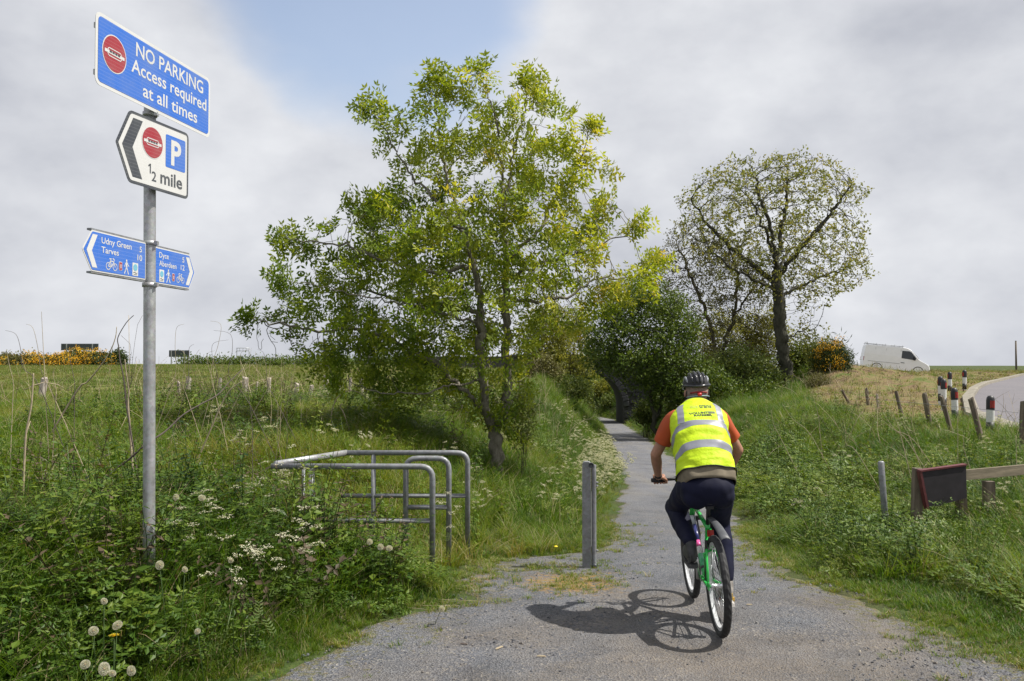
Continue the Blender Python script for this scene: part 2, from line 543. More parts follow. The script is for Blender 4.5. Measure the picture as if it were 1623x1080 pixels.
# the path and its wide gravel mouth: one sheet with a ragged edge
py_ = np.concatenate([np.arange(-5, 2, 0.5), np.arange(2, 16, 0.11), spaced(16, 122, 0.2, 1.02)])
nc = 46
U = np.linspace(0, 1, nc)
rag = lambda y, s: (fbm(y, y * 0 + s, 2.2, 11 + s, 5) - 0.5) * 0.5
XL = xle(py_) + rag(py_, 1); XR = xre(py_) + rag(py_, 5)
PXx = XL[:, None] * (1 - U) + XR[:, None] * U
PYy = np.repeat(py_[:, None], nc, 1)
PZz = terrain(PXx, PYy) + 0.008
edge = np.minimum(PXx - XL[:, None], XR[:, None] - PXx)
PZz -= 0.04 * np.clip(1 - edge / 0.03, 0, 1)
V = np.stack([PXx.ravel(), PYy.ravel(), PZz.ravel()], 1)
n0, n1_ = PXx.shape
ii = np.arange((n0 - 1) * (n1_ - 1)); r_ = ii // (n1_ - 1); c_ = ii % (n1_ - 1); i0 = r_ * n1_ + c_
F = np.stack([i0, i0 + 1, i0 + n1_ + 1, i0 + n1_], 1)
X_, Y_ = V[:, 0], V[:, 1]
ed = edge.ravel()
moss = 0.95 * np.exp(-ed / np.interp(Y_, [0, 9, 12, 30], [0.50, 0.34, 0.14, 0.2]))
moss = np.maximum(moss, 0.75 * np.exp(-(((X_ + 0.1) / 0.9) ** 2 + ((Y_ - 8.3) / 0.7) ** 2)))
moss = np.maximum(moss, 0.6 * np.exp(-(((X_ - 0.6) / 0.5) ** 2 + ((Y_ - 7.5) / 0.6) ** 2)))
moss = np.maximum(moss, 0.62 * np.exp(-(((X_ - 2.75) / 0.45) ** 2 + ((Y_ - 6.6) / 1.3) ** 2)))
moss = np.maximum(moss, 0.5 * np.exp(-(((X_ + 0.6) / 0.4) ** 2 + ((Y_ - 6.0) / 0.7) ** 2)))
rusty = 0.8 * np.exp(-(((X_ - 0.5) / 0.6) ** 2 + ((Y_ - 7.5) / 0.6) ** 2))
rusty = np.maximum(rusty, 0.55 * np.exp(-(((X_ + 0.35) / 0.35) ** 2 + ((Y_ - 7.6) / 0.5) ** 2)))
dust = np.clip(1 - np.abs(X_ - 1.2) / 2.6, 0, 1) * np.clip((7.6 - Y_) / 2.4, 0, 1)
dust = np.maximum(dust, 0.8 * np.clip(1 - np.abs(X_ - 2.5) / 0.7, 0, 1) * np.clip((9 - Y_) / 3, 0, 1))
me = np_mesh('path', V, F, smooth=True, attrs={'moss': moss, 'rusty': rusty, 'dust': dust, 'far': sstep((Y_ - 10) / 8)})
tag(link('path', me, mats=M['gravel']), kind='structure')
# ------------------------------------------------------------------ road on the right
def mat_road():
    t = NT("worn_asphalt")
    p = t.geo()
    c = t.ramp(t.noise(p, 40, 4, 0.7), [(0.3, (0.10, 0.095, 0.105)), (0.7, (0.145, 0.135, 0.145))])
    c = t.mix(t.ramp(t.noise(p, 0.7, 5), [(0.45, 0.0), (0.7, 0.4)]), c, (0.17, 0.15, 0.155))
    t.bsdf(c, 0.85, normal=t.bump(t.noise(p, 90, 2), 0.3, 0.01))
    return t.mat
ry = np.concatenate([np.arange(17, 60, 0.35), spaced(60, 88, 0.6, 1.03)])
rx0 = np.interp(ry, [15, 19, 23, 29.6, 34, 44, 55, 90], [10.6, 11.3, 12.6, 16.0, 18.6, 25.2, 33, 60])
S = np.concatenate([[0, .25, .5], spaced(1, 45, 0.6, 1.05)])
RXX = rx0[:, None] + S[None, :]; RYY = np.repeat(ry[:, None], len(S), 1)
RZ = terrain(RXX, RYY, False) + 0.07
V = np.stack([RXX.ravel(), RYY.ravel(), RZ.ravel()], 1)
a, b = RXX.shape
ii = np.arange((a - 1) * (b - 1)); r_ = ii // (b - 1); c_ = ii % (b - 1); i0 = r_ * b + c_
road = link('road', np_mesh('road', V, np.stack([i0, i0 + 1, i0 + b + 1, i0 + b], 1), smooth=True), mats=mat_road())
tag(road, kind='structure')
# pale kerb and the worn strip beside it
k = MB()
prof = [(-0.42, 0.015), (-0.40, 0.085), (-0.12, 0.12), (-0.02, 0.12), (0.0, 0.0)]
vs = []
for i in range(len(ry)):
    for dx, dz in prof:
        x = rx0[i] + dx
        vs.append((x, ry[i], float(terrain(np.array([x]), np.array([ry[i]]), False)[0]) + 0.05 + dz))
fs = []
n = len(prof)
for i in range(len(ry) - 1):
    for j in range(n - 1):
        fs.append((i * n + j, i * n + j + 1, (i + 1) * n + j + 1, (i + 1) * n + j))
k.add(vs, fs)
tag(k.build('road_kerb', plain('weathered_concrete', (0.21, 0.19, 0.15), 0.9, var=0.3, scale=3)), kind='structure')

# ------------------------------------------------------------------ instanced ground cover
def blades(n, h, spread, width, lean, seg=3, seedbase=None, dry=0.0, rg=rng):
    """grass tuft -> V, F, blade value, material index"""
    Vs = []; Fs = []; A = []; MI = []
    for b in range(n):
        a = rg.uniform(0, 2 * np.pi); r = spread * np.sqrt(rg.uniform())
        bx, by = r * np.cos(a), r * np.sin(a)
        hh = h * rg.uniform(0.45, 1.0)
        la = a + rg.normal(0, 0.9)
        ln = hh * lean * rg.uniform(0.2, 1.2)
        fa = la + np.pi / 2 + rg.normal(0, 0.5)
        w = width * rg.uniform(0.7, 1.3)
        val = rg.uniform(); mi = 1 if rg.uniform() < dry else 0
        base = len(Vs)
        for s in range(seg + 1):
            t = s / seg
            ww = w * (1 - t ** 1.6) * 0.5 + 0.0004
            cx = bx + np.cos(la) * ln * t ** 2; cy = by + np.sin(la) * ln * t ** 2
            cz = hh * (t - 0.22 * lean * t ** 3)
            Vs.append((cx - np.cos(fa) * ww, cy - np.sin(fa) * ww, cz)); A.append(val)
            Vs.append((cx + np.cos(fa) * ww, cy + np.sin(fa) * ww, cz)); A.append(val)
        for s in range(seg):
            i = base + 2 * s
            Fs.append((i, i + 1, i + 3, i + 2)); MI.append(mi)
    return np.array(Vs), np.array(Fs), np.array(A), np.array(MI)

def quadleaf(p, d, side, L, W, fold=0.15):
    """diamond leaf as 4 verts + tip: two quads folded at the midrib would cost more; one kite is enough"""
    p = np.array(p); d = np.array(d); side = np.array(side)
    nn = np.cross(d, side)
    return [p, p + d * L * 0.45 + side * W * 0.5 + nn * W * fold, p + d * L, p + d * L * 0.45 - side * W * 0.5 + nn * W * fold]

def unit(v):
    v = np.array(v, float); return v / (np.linalg.norm(v) + 1e-9)

def strip(Vs, Fs, A, MI, pts, w, val, mi=0):
    """thin three sided stem"""
    base = len(Vs)
    pts = [np.array(p, float) for p in pts]
    for i, p in enumerate(pts):
        t = i / (len(pts) - 1)
        ww = w * (1 - 0.55 * t)
        for kx in range(3):
            an = kx * 2.094
            Vs.append(p + np.array([np.cos(an) * ww, np.sin(an) * ww, 0])); A.append(val)
    for i in range(len(pts) - 1):
        for kx in range(3):
            q = base + i * 3
            Fs.append((q + kx, q + (kx + 1) % 3, q + 3 + (kx + 1) % 3, q + 3 + kx)); MI.append(mi)

def fern_plant(h, nfr, rg=rng):
    """cow parsley like plant: ferny compound leaves"""
    Vs = []; Fs = []; A = []; MI = []
    for f in range(nfr):
        a = rg.uniform(0, 2 * np.pi); L = h * rg.uniform(0.6, 1.1); el = rg.uniform(0.35, 1.25)
        d = unit([np.cos(a) * np.cos(el), np.sin(a) * np.cos(el), np.sin(el)])
        pts = [np.zeros(3)]
        dd = d.copy()
        for s in range(5):
            pts.append(pts[-1] + dd * L / 5); dd = unit(dd + np.array([np.cos(a) * 0.12, np.sin(a) * 0.12, -0.16]))
        strip(Vs, Fs, A, MI, pts, 0.0025, 0.35)
        side = unit(np.cross(dd, [0, 0, 1]))
        for s in range(2, 6):
            t = (s - 1.2) / 4
            pl = L * 0.36 * (1.15 - t)
            for sg in (-1, 1):
                pd = unit(side * sg + dd * 0.5 + rg.normal(0, 0.12, 3))
                for q in range(3):
                    pp = pts[s] + pd * pl * (0.25 + 0.3 * q)
                    for s2 in (-1, 1):
                        ld = unit(pd * 0.8 + dd * s2 * 0.8 + rg.normal(0, 0.2, 3))
                        ls = unit(np.cross(ld, [0, 0, 1]) + rg.normal(0, 0.2, 3))
                        b = len(Vs)
                        Vs.extend(quadleaf(pp, ld, ls, pl * 0.34, pl * 0.17)); v = rg.uniform(0.2, 1); A.extend([v] * 4)
                        Fs.append((b, b + 1, b + 2, b + 3)); MI.append(0)
    return np.array(Vs), np.array(Fs), np.array(A), np.array(MI)

def nettle(h, rg=rng, leaf=0.06, stems=4, mi=0):
    Vs = []; Fs = []; A = []; MI = []
    for s in range(stems):
        a = rg.uniform(0, 6.28); bx, by = rg.normal(0, 0.05, 2); hh = h * rg.uniform(0.6, 1.05)
        lx, ly = rg.normal(0, 0.16 * hh, 2)
        pts = [np.array([bx + lx * t * t, by + ly * t * t, hh * t]) for t in np.linspace(0, 1, 5)]
        strip(Vs, Fs, A, MI, pts, 0.003, 0.1)
        nl = int(hh / 0.055)
        for q in range(1, nl + 1):
            t = q / nl
            p = np.array([bx + lx * t * t, by + ly * t * t, hh * t])
            for k_ in range(2):
                an = a + q * 1.57 + k_ * np.pi + rg.normal(0, 0.25)
                d = unit([np.cos(an), np.sin(an), rg.uniform(-0.45, 0.35)])
                sd_ = unit(np.cross(d, [0, 0, 1]) + rg.normal(0, 0.15, 3))
                b = len(Vs); L = leaf * (1.25 - 0.7 * t) * rg.uniform(0.7, 1.2)
                Vs.extend(quadleaf(p, d, sd_, L, L * 0.55, -0.12)); v = rg.uniform(0.15, 1); A.extend([v] * 4)
                Fs.append((b, b + 1, b + 2, b + 3)); MI.append(mi)
    return np.array(Vs), np.array(Fs), np.array(A), np.array(MI)

def umbel_geo(h, rg=rng, heads=5, size=0.07):
    """stem with white umbels"""
    Vs = []; Fs = []; A = []; MI = []
    lean = rg.normal(0, 0.12, 2) * h
    pt = lambda t: np.array([lean[0] * t * t, lean[1] * t * t, h * t])
    strip(Vs, Fs, A, MI, [pt(t) for t in np.linspace(0, 0.86, 6)], 0.0032, 0.4)
    for k_ in range(3):
        t = rg.uniform(0.15, 0.5); a = rg.uniform(0, 6.28)
        d = unit([np.cos(a), np.sin(a), 0.5]); side = unit(np.cross(d, [0, 0, 1]))
        for q in range(5):
            for sg in (-1, 1):
                b = len(Vs); pp = pt(t) + d * 0.035 * (q + 1)
                Vs.extend(quadleaf(pp, unit(d + side * sg), side, 0.05, 0.02)); A.extend([0.5] * 4); Fs.append((b, b + 1, b + 2, b + 3)); MI.append(0)
    for hd in range(heads):
        t0 = rg.uniform(0.55, 0.86) if hd else 0.86
        a = rg.uniform(0, 6.28); sp = rg.uniform(0.06, 0.17) if hd else 0.02
        top = pt(t0) + np.array([np.cos(a) * sp, np.sin(a) * sp, h * rg.uniform(0.1, 0.2)])
        strip(Vs, Fs, A, MI, [pt(t0), (pt(t0) + top) / 2 + np.array([0, 0, -0.01]), top], 0.002, 0.4)
        nray = 9
        for r0 in range(nray):
            an = r0 * 2.4; rr = size * np.sqrt((r0 + 0.3) / nray)
            c = top + np.array([np.cos(an) * rr, np.sin(an) * rr, 0.035 - rr * rr * 4 + rg.normal(0, 0.009)])
            strip(Vs, Fs, A, MI, [top, c], 0.0009, 0.5)
            for fl in range(8):
                o = rg.normal(0, 0.0085, 3); o[2] *= 0.4
                s = rg.uniform(0.0035, 0.006)
                nn = unit(rg.normal(0, 0.6, 3) + np.array([0, 0, 1.0])); u = unit(np.cross(nn, [1, 0.2, 0])); w = np.cross(nn, u)
                b = len(Vs)
                for sg in ((1, 0), (0, 1), (-1, 0), (0, -1)):
                    Vs.append(c + o + u * s * sg[0] + w * s * sg[1]); A.append(rg.uniform())
                Fs.append((b, b + 1, b + 2, b + 3)); MI.append(1)
    return np.array(Vs), np.array(Fs), np.array(A), np.array(MI)

def stalk_geo(h, rg=rng, bend=0.5, r=0.004, branches=2):
    Vs = []; Fs = []; A = []; MI = []
    a = rg.uniform(0, 6.28)
    k1 = rg.uniform(0.05, 1) * bend
    pts = []
    p = np.zeros(3); el = np.pi / 2 - rg.uniform(0, 0.3)
    for s in range(9):
        pts.append(p.copy())
        p = p + np.array([np.cos(a) * np.cos(el), np.sin(a) * np.cos(el), np.sin(el)]) * h / 8
        el -= k1 * rg.uniform(0, 0.6); a += rg.normal(0, 0.15)
    strip(Vs, Fs, A, MI, pts, r, rg.uniform())
    for b_ in range(branches):
        q = rg.integers(3, 7); an = rg.uniform(0, 6.28)
        dd = unit([np.cos(an), np.sin(an), 1.0])
        strip(Vs, Fs, A, MI, [pts[q], pts[q] + dd * h * 0.12, pts[q] + dd * h * 0.22 + np.array([0, 0, -0.01])], r * 0.6, rg.uniform())
    return np.array(Vs), np.array(Fs), np.array(A), np.array(MI)

def variant(name, geo, mats):
    me = np_mesh(name, geo[0], geo[1], geo[3], attrs={'blade': geo[2]})
    for m in mats: me.materials.append(m)
    return bpy.data.objects.new(name, me)

def scatter(name, variants, P, scale, tint, idx=None, rotz=None, tilt=0.12, label=None, cat=None):
    """one object holding points, each drawn as an instance of one of the variants"""
    n = len(P)
    coll = bpy.data.collections.new(name + "_variants")
    for i, v in enumerate(variants):
        v.name = "%s_kind_%02d" % (name, i); coll.objects.link(v)
    if idx is None: idx = rng.integers(0, len(variants), n)
    if rotz is None: rotz = rng.uniform(0, 2 * np.pi, n)
    rot = np.stack([rng.normal(0, tilt, n), rng.normal(0, tilt, n), rotz], 1)
    me = bpy.data.meshes.new(name)
    me.vertices.add(n); me.vertices.foreach_set('co', np.asarray(P, dtype=np.float32).ravel())
    at = me.attributes.new('rot', 'FLOAT_VECTOR', 'POINT'); at.data.foreach_set('vector', rot.astype(np.float32).ravel())
    at = me.attributes.new('scl', 'FLOAT', 'POINT'); at.data.foreach_set('value', np.asarray(scale, dtype=np.float32))
    at = me.attributes.new('tint', 'FLOAT', 'POINT'); at.data.foreach_set('value', np.asarray(tint, dtype=np.float32))
    at = me.attributes.new('pick', 'INT', 'POINT'); at.data.foreach_set('value', np.asarray(idx, dtype=np.int32))
    o = link(name, me)
    g = bpy.data.node_groups.new(name + "_scatter", 'GeometryNodeTree')
    g.interface.new_socket('Geometry', in_out='INPUT', socket_type='NodeSocketGeometry')
    g.interface.new_socket('Geometry', in_out='OUTPUT', socket_type='NodeSocketGeometry')
    gi = g.nodes.new('NodeGroupInput'); go = g.nodes.new('NodeGroupOutput')
    iop = g.nodes.new('GeometryNodeInstanceOnPoints')
    ci = g.nodes.new('GeometryNodeCollectionInfo'); ci.inputs['Collection'].default_value = coll
    ci.inputs['Separate Children'].default_value = True; ci.inputs['Reset Children'].default_value = True
    def na(nm, typ):
        x = g.nodes.new('GeometryNodeInputNamedAttribute'); x.data_type = typ; x.inputs['Name'].default_value = nm
        return x.outputs['Attribute']
    e2r = g.nodes.new('FunctionNodeEulerToRotation')
    g.links.new(na('rot', 'FLOAT_VECTOR'), e2r.inputs[0])
    g.links.new(gi.outputs[0], iop.inputs['Points']); g.links.new(ci.outputs[0], iop.inputs['Instance'])
    iop.inputs['Pick Instance'].default_value = True
    g.links.new(na('pick', 'INT'), iop.inputs['Instance Index'])
    g.links.new(e2r.outputs[0], iop.inputs['Rotation']); g.links.new(na('scl', 'FLOAT'), iop.inputs['Scale'])
    g.links.new(iop.outputs[0], go.inputs[0])
    md = o.modifiers.new('scatter', 'NODES'); md.node_group = g
    return tag(o, label, cat, kind='stuff')

G_ST = [(0.0, (0.022, 0.060, 0.005)), (0.35, (0.060, 0.130, 0.008)), (0.65, (0.125, 0.195, 0.014)), (0.88, (0.20, 0.225, 0.026)), (1.0, (0.27, 0.22, 0.06))]
M['grass'] = leaf_mat('grass_blade', G_ST, 0.42, 0.5, True)
M['strawblade'] = leaf_mat('dry_straw', [(0, (0.19, 0.15, 0.08)), (1, (0.34, 0.28, 0.16))], 0.25, 0.7, True)
M['weed'] = leaf_mat('weed_leaf', [(0.0, (0.014, 0.036, 0.006)), (0.35, (0.048, 0.10, 0.010)), (0.7, (0.12, 0.175, 0.017)), (1.0, (0.19, 0.21, 0.03))], 0.32, 0.5, True)
M['weedred'] = leaf_mat('brownish_weed', [(0.0, (0.03, 0.035, 0.015)), (0.5, (0.085, 0.06, 0.035)), (1.0, (0.14, 0.10, 0.055))], 0.25, 0.6, True)
M['floret'] = leaf_mat('white_floret', [(0, (0.34, 0.34, 0.20)), (1, (0.58, 0.56, 0.42))], 0.3, 0.6, True)
M['stalk'] = leaf_mat('dry_stalk', [(0, (0.18, 0.14, 0.08)), (0.5, (0.32, 0.26, 0.16)), (1, (0.44, 0.37, 0.26))], 0.1, 0.75, True)
M['turf'] = leaf_mat('meadow_blade', [(0.0, (0.05, 0.11, 0.012)), (0.4, (0.095, 0.15, 0.018)), (0.75, (0.145, 0.165, 0.03)), (1.0, (0.19, 0.16, 0.05))], 0.35, 0.6, True)

def sample(x0, x1, y0, y1, dens, cone=0.74):
    n = int((x1 - x0) * (y1 - y0) * dens)
    x = rng.uniform(x0, x1, n); y = rng.uniform(y0, y1, n)
    k_ = np.abs(x) < cone * y + 2.2
    return x[k_], y[k_]
def on_grass(x, y, marg=0.0):
    rg_ = (fbm(x, y, 3.0, 21, 3) - 0.5) * 0.25
    out = (x < xle(y) - marg + rg_) | (x > xre(y) + marg + rg_)
    return out & ~((inroad(x, y) > -0.45) & (y > 17))

# tall grass near and mid
tv = [variant('g', blades(26, 0.42, 0.075, 0.0075, 0.75, 4, dry=0.05), [M['grass'], M['strawblade']]) for _ in range(5)]
tv += [variant('g', blades(22, 0.55, 0.09, 0.008, 1.05, 4, dry=0.08), [M['grass'], M['strawblade']]) for _ in range(3)]
Xs = []; Ys = []; Ss = []
for (x0, x1, y0, y1, de, sc) in ((-7, 7.5, 2.6, 6.5, 165, 0.75), (-8.5, 9.5, 6.5, 11, 75, 0.85), (-13, 14, 11, 20, 42, 0.80), (-20, 24, 20, 36, 20, 0.85), (-20, 42, 36, 80, 5, 1.25), (2, 18, 84, 108, 8, 1.5)):
    x, y = sample(x0, x1, y0, y1, de)
    Xs.append(x); Ys.append(y); Ss.append(np.full(len(x), sc))
x = np.concatenate(Xs); y = np.concatenate(Ys); s = np.concatenate(Ss)
k_ = on_grass(x, y, 0.04) & (fieldmask(x, y) < 0.4) & (strawmask(x, y) < 0.35)
x, y, s = x[k_], y[k_], s[k_]
ed = np.maximum(xle(y) - x, x - xre(y))
rise = sstep(ed / np.where(x > 0, 0.7, np.where(y < 7.6, 0.8, 0.9)))
gate = (x > -2.4) & (x < 0.9) & (y > 7.7 + 0.25 * (x < -0.75)) & (y < 11)           # worn ground round the gate
verge = (x > 2.5) & (y < 7.4)
hmul = np.where(gate, 0.34 + 0.25 * (x < -0.25) + 0.55 * fbm(x, y, 1.3, 5), 0.36 + 0.75 * rise)
hmul = np.where((x < 0.5) & (y > 12) & (y < 26), hmul * 0.92, hmul)
hmul = np.where(verge, 0.22 + 0.8 * sstep((ed - 0.55) / 0.6), hmul)
hmul = np.where((x < -2.6) & (y > 8) & (y < 13), hmul * 1.1, hmul)
hmul = np.where((x < 0) & (y > 17), hmul * 0.66, hmul)
s = s * hmul * (0.75 + 0.5 * fbm(x, y, 0.9, 9))
tint = 0.08 + 0.75 * fbm(x, y, 0.55, 31, 4) + rng.normal(0, 0.09, len(x)) + 0.30 * (1 - rise)
tint = np.where(gate | ((x < 0.8) & (y > 8.5) & (y < 24)), tint + 0.10, tint)
tint = np.where((x < -1) & (y < 7.5), tint - 0.08, tint)
tint = np.where((x < 0) & (y > 8.5), tint + 0.08, tint)
tint = np.where((x > 2.5) & (y < 20), tint + 0.02, tint)
s = np.where((x > 2) & (x < xre(y) + 2.5) & (y > 7.5) & (y < 18), s * 0.8, s)
P = np.stack([x, y, terrain(x, y) - 0.01], 1)
scatter('long_grass', tv, P, s, np.clip(tint, 0, 1), tilt=0.18, label='long green grass over the banks on both sides of the path', cat='grass')

# short creeping growth over the gravel edges
sv = [variant('s', blades(20, 0.07, 0.05, 0.005, 1.1, 2, dry=0.28), [M['grass'], M['strawblade']]) for _ in range(4)]
x, y = sample(-4, 4.5, 2.6, 12, 520)
d = np.minimum(x - xle(y), xre(y) - x)
den = 1.6 * np.exp(-np.abs(d + 0.10) / 0.17) + 0.55 * np.exp(-(((x + 0.1) / 0.8) ** 2 + ((y - 8.4) / 0.6) ** 2)) + 0.35 * np.exp(-(((x - 0.55) / 0.4) ** 2 + ((y - 7.5) / 0.5) ** 2)) + 0.4 * np.exp(-(((x - 2.75) / 0.3) ** 2 + ((y - 6.6) / 1.2) ** 2))
k_ = rng.uniform(0, 1, len(x)) < np.clip(den * 1.3 * (fbm(x, y, 3.5, 51, 3) > 0.47) , 0, 0.85)
x, y = x[k_], y[k_]
P = np.stack([x, y, terrain(x, y) + 0.004], 1)
scatter('creeping_weed', sv, P, rng.uniform(0.35, 0.95, len(x)), np.clip(0.62 + 0.5 * (fbm(x, y, 2, 61) - 0.4) + rng.normal(0, 0.1, len(x)), 0, 1), label='short yellowing growth creeping over the gravel edges', cat='weeds')

# low turf filling the strip between the gravel and the tall growth
lv = [variant('l', blades(24, 0.09, 0.06, 0.0055, 0.9, 3, dry=0.10), [M['grass'], M['strawblade']]) for _ in range(4)]
x, y = sample(-4.5, 5.0, 2.6, 12, 520)
e = np.maximum(xle(y) - x, x - xre(y))
lim_ = np.where(x > 1, np.where(y < 7.6, 1.0, 0.45), 0.55)
k_ = (e > -0.04 + 0.3 * (fbm(x, y, 2.5, 141, 3) - 0.35)) & (e < lim_); x, y, e = x[k_], y[k_], e[k_]
P = np.stack([x, y, terrain(x, y) - 0.004], 1)
scatter('low_turf', lv, P, rng.uniform(0.5, 1.1, len(x)) * (0.6 + 0.6 * sstep(e / 0.4)), np.clip(0.35 + 0.6 * (fbm(x, y, 1.5, 151) - 0.3) + rng.normal(0, 0.1, len(x)) - 0.25 * sstep(e / 0.5), 0, 1), label='low green turf between the gravel and the tall weeds', cat='turf')

# meadow
mv = [variant('m', blades(22, 0.26, 0.26, 0.018, 0.6, 2, dry=0.15), [M['turf'], M['strawblade']]) for _ in range(4)]
xa, ya = sample(-40, 4, 24.5, 50, 7); xb, yb = sample(-80, 8, 50, 115, 2.2)
x = np.concatenate([xa, xb]); y = np.concatenate([ya, yb])
k_ = fieldmask(x, y) > 0.3; x, y = x[k_], y[k_]
P = np.stack([x, y, terrain(x, y) - 0.02], 1)
scatter('meadow_grass', mv, P, np.where(y < 50, 0.8, 1.2) * rng.uniform(0.6, 1.1, len(x)), np.clip(0.1 + 0.9 * fbm(x, y, 0.16, 71, 4) + rng.normal(0, 0.12, len(x)), 0, 1), label='olive green meadow grass of the field behind the fence stumps', cat='grass')

# cut straw and thin turf on the mound
cv = [variant('c', blades(16, 0.12, 0.22, 0.016, 1.6, 2, dry=0.22), [M['turf'], M['strawblade']]) for _ in range(4)]
cv += [variant('c', blades(18, 0.16, 0.2, 0.016, 1.2, 2), [M['weedred']]), variant('c', blades(20, 0.16, 0.2, 0.014, 1.0, 2), [M['grass']])]
x, y = sample(5, 50, 19, 80, 4)
k_ = (strawmask(x, y) > 0.3) & (inroad(x, y) < -0.5); x, y = x[k_], y[k_]
P = np.stack([x, y, terrain(x, y) - 0.01], 1)
scatter('mown_straw', cv, P, rng.uniform(0.7, 1.5, len(x)), np.clip(0.25 + 0.9 * fbm(x, y, 0.5, 81) + rng.normal(0, 0.1, len(x)), 0, 1), tilt=0.4, label='pale cut straw and thin turf on the roadside mound', cat='straw')

# leafy weeds
fv = [variant('f', fern_plant(0.42, 7), [M['weed']]) for _ in range(5)]
nv = [variant('n', nettle(0.5, stems=4), [M['weed']]) for _ in range(4)]
rv = [variant('r', nettle(0.55, stems=3, leaf=0.055), [M['weedred']]) for _ in range(2)]
bv = [variant('b', nettle(0.28, stems=5, leaf=0.12), [M['weed']]) for _ in range(3)]
allv = fv + nv + rv + bv
x, y = sample(-8, 14, 3.2, 24, 60)
e1 = xle(y) - x; e2 = x - xre(y)
f = fbm(x, y, 0.8, 91, 3)
denL = sstep((e1 - 0.1) / 0.4) * np.where(y < 7.6 + 0.5 * (x < -0.8), 0.95, np.where(y < 10.8, 0.10, 0.16) + 0.35 * (x < -2.6) * (x < -y * 0.28)) * (y < 22)
denR = sstep((e2 - np.where(y < 7.4, 0.75, 0.2)) / 0.4) * np.where(y < 14, 0.9, 0.5) * (x / np.maximum(y, 1) < 0.72) * np.where(x > xre(y) + 5.5, 0.4, 1) * np.interp(x - xre(y), [0.3, 1.6, 2.6], [1.0, 0.9, 0.45])
den = np.where(x < 1, denL, denR) * sstep((f - 0.28) / 0.25)
den = den * np.where(y > 12, 0.45, 1.0)
k_ = (rng.uniform(0, 1, len(x)) < den * 0.85) & on_grass(x, y, 0.1) & (strawmask(x, y) < 0.3)
x, y = x[k_], y[k_]
ed = np.maximum(xle(y) - x, x - xre(y))
g2 = fbm(x, y, 0.9, 101, 3)
probs = rng.uniform(0, 1, len(x))
probs = np.where(x > 1, np.clip(probs * 0.5 + (g2 - 0.3) * 1.1, 0, 1), probs)
idx = np.where(probs < 0.50, rng.integers(0, 5, len(x)), np.where(probs < 0.80, rng.integers(5, 9, len(x)), np.where(probs < 0.90, rng.integers(9, 11, len(x)), rng.integers(11, 14, len(x)))))
idx = np.where((x > 1) & (idx >= 9) & (idx < 11), rng.integers(0, 5, len(x)), idx)
P = np.stack([x, y, terrain(x, y) - 0.02], 1)
sc = (0.55 + 0.55 * sstep(ed / 0.8)) * rng.uniform(0.7, 1.2, len(x)) * np.where(y > 12, 1.3, 1.0)
sc = np.where((x < 0) & (y < 8.1), sc * np.interp(y, [4, 6, 6.6, 7.5], [0.85, 1.1, 1.35, 1.3]), sc)
sc = sc * (1 + 0.35 * np.exp(-(((x + 2.2) / 0.8) ** 2 + ((y - 5.1) / 0.8) ** 2)))
sc = np.where((x > 2) & (x < xre(y) + 2.2) & (y > 8), sc * 1.25, sc)
sc = np.where((x > 4.2) & (y > 6) & (y < 9.3), sc * 0.72, sc)
scatter('leafy_weeds', allv, P, sc, np.clip(0.1 + 0.8 * fbm(x, y, 1.1, 111, 3) + rng.normal(0, 0.1, len(x)), 0, 1), idx=idx, tilt=0.2, label='dark leafy nettles and ferny weeds crowding both path edges', cat='weeds')

# white flowers that run together along the left edge of the path farther down, and thinly elsewhere
uv = [variant('u', umbel_geo(0.62, heads=6, size=0.038), [M['weed'], M['floret']]) for _ in range(5)]
y = rng.uniform(10.5, 30, 230); x = xle(y) - rng.gamma(1.6, 0.28, 230) * np.interp(y, [10, 20, 30], [1, 1.3, 1.8]) - 0.05
k_ = rng.uniform(0, 1, 230) < np.interp(y, [10.5, 13, 17, 30], [0.10, 0.55, 1, 0.8]); x, y = x[k_], y[k_]
x2, y2 = sample(3, 12, 7, 30, 0.4); k_ = (x2 > xre(y2) + 0.5) & (strawmask(x2, y2) < 0.3); x2, y2 = x2[k_], y2[k_]
x3, y3 = sample(-5, 0.5, 9, 20, 0.8); k_ = x3 < xle(y3) - 0.3; x3, y3 = x3[k_], y3[k_]
x = np.concatenate([x, x2, x3]); y = np.concatenate([y, y2, y3])
P = np.stack([x, y, terrain(x, y) - 0.02], 1)
sc = np.concatenate([np.full(len(x) - len(x2) - len(x3), 0.95), np.full(len(x2), 0.8), np.full(len(x3), 0.8)]) * rng.uniform(0.7, 1.15, len(x))
scatter('white_flowers', uv, P, sc, rng.uniform(0.2, 0.9, len(x)), tilt=0.2, label='white umbel flowers massed along the left edge of the path', cat='flowers')

# thin dry stalks
dv = [variant('d', stalk_geo(0.95, bend=rng.uniform(0.1, 1.1), r=0.0042), [M['stalk']]) for _ in range(8)]
def cluster(cx, cy, sx, sy, n):
    return rng.normal(cx, sx, n), rng.normal(cy, sy, n)
parts = [cluster(-6.6, 21.5, 2.4, 0.8, 320), cluster(-8.2, 17, 1.5, 1.2, 60), cluster(-5.0, 12.5, 1.0, 0.8, 16), cluster(-4.5, 9, 0.9, 0.9, 10), cluster(-3.0, 13.5, 0.5, 0.5, 16), cluster(8.0, 17.5, 1.3, 2.4, 110), cluster(6.6, 14.0, 1.3, 1.5, 45), cluster(1.0, 26, 0.7, 2.5, 60), cluster(-2.0, 22, 1.6, 1.0, 60), cluster(12.5, 33, 1.2, 2, 80)]
x = np.concatenate([p[0] for p in parts]); y = np.concatenate([p[1] for p in parts])
k_ = on_grass(x, y, 0.5); x, y = x[k_], y[k_]
P = np.stack([x, y, terrain(x, y) - 0.02], 1)
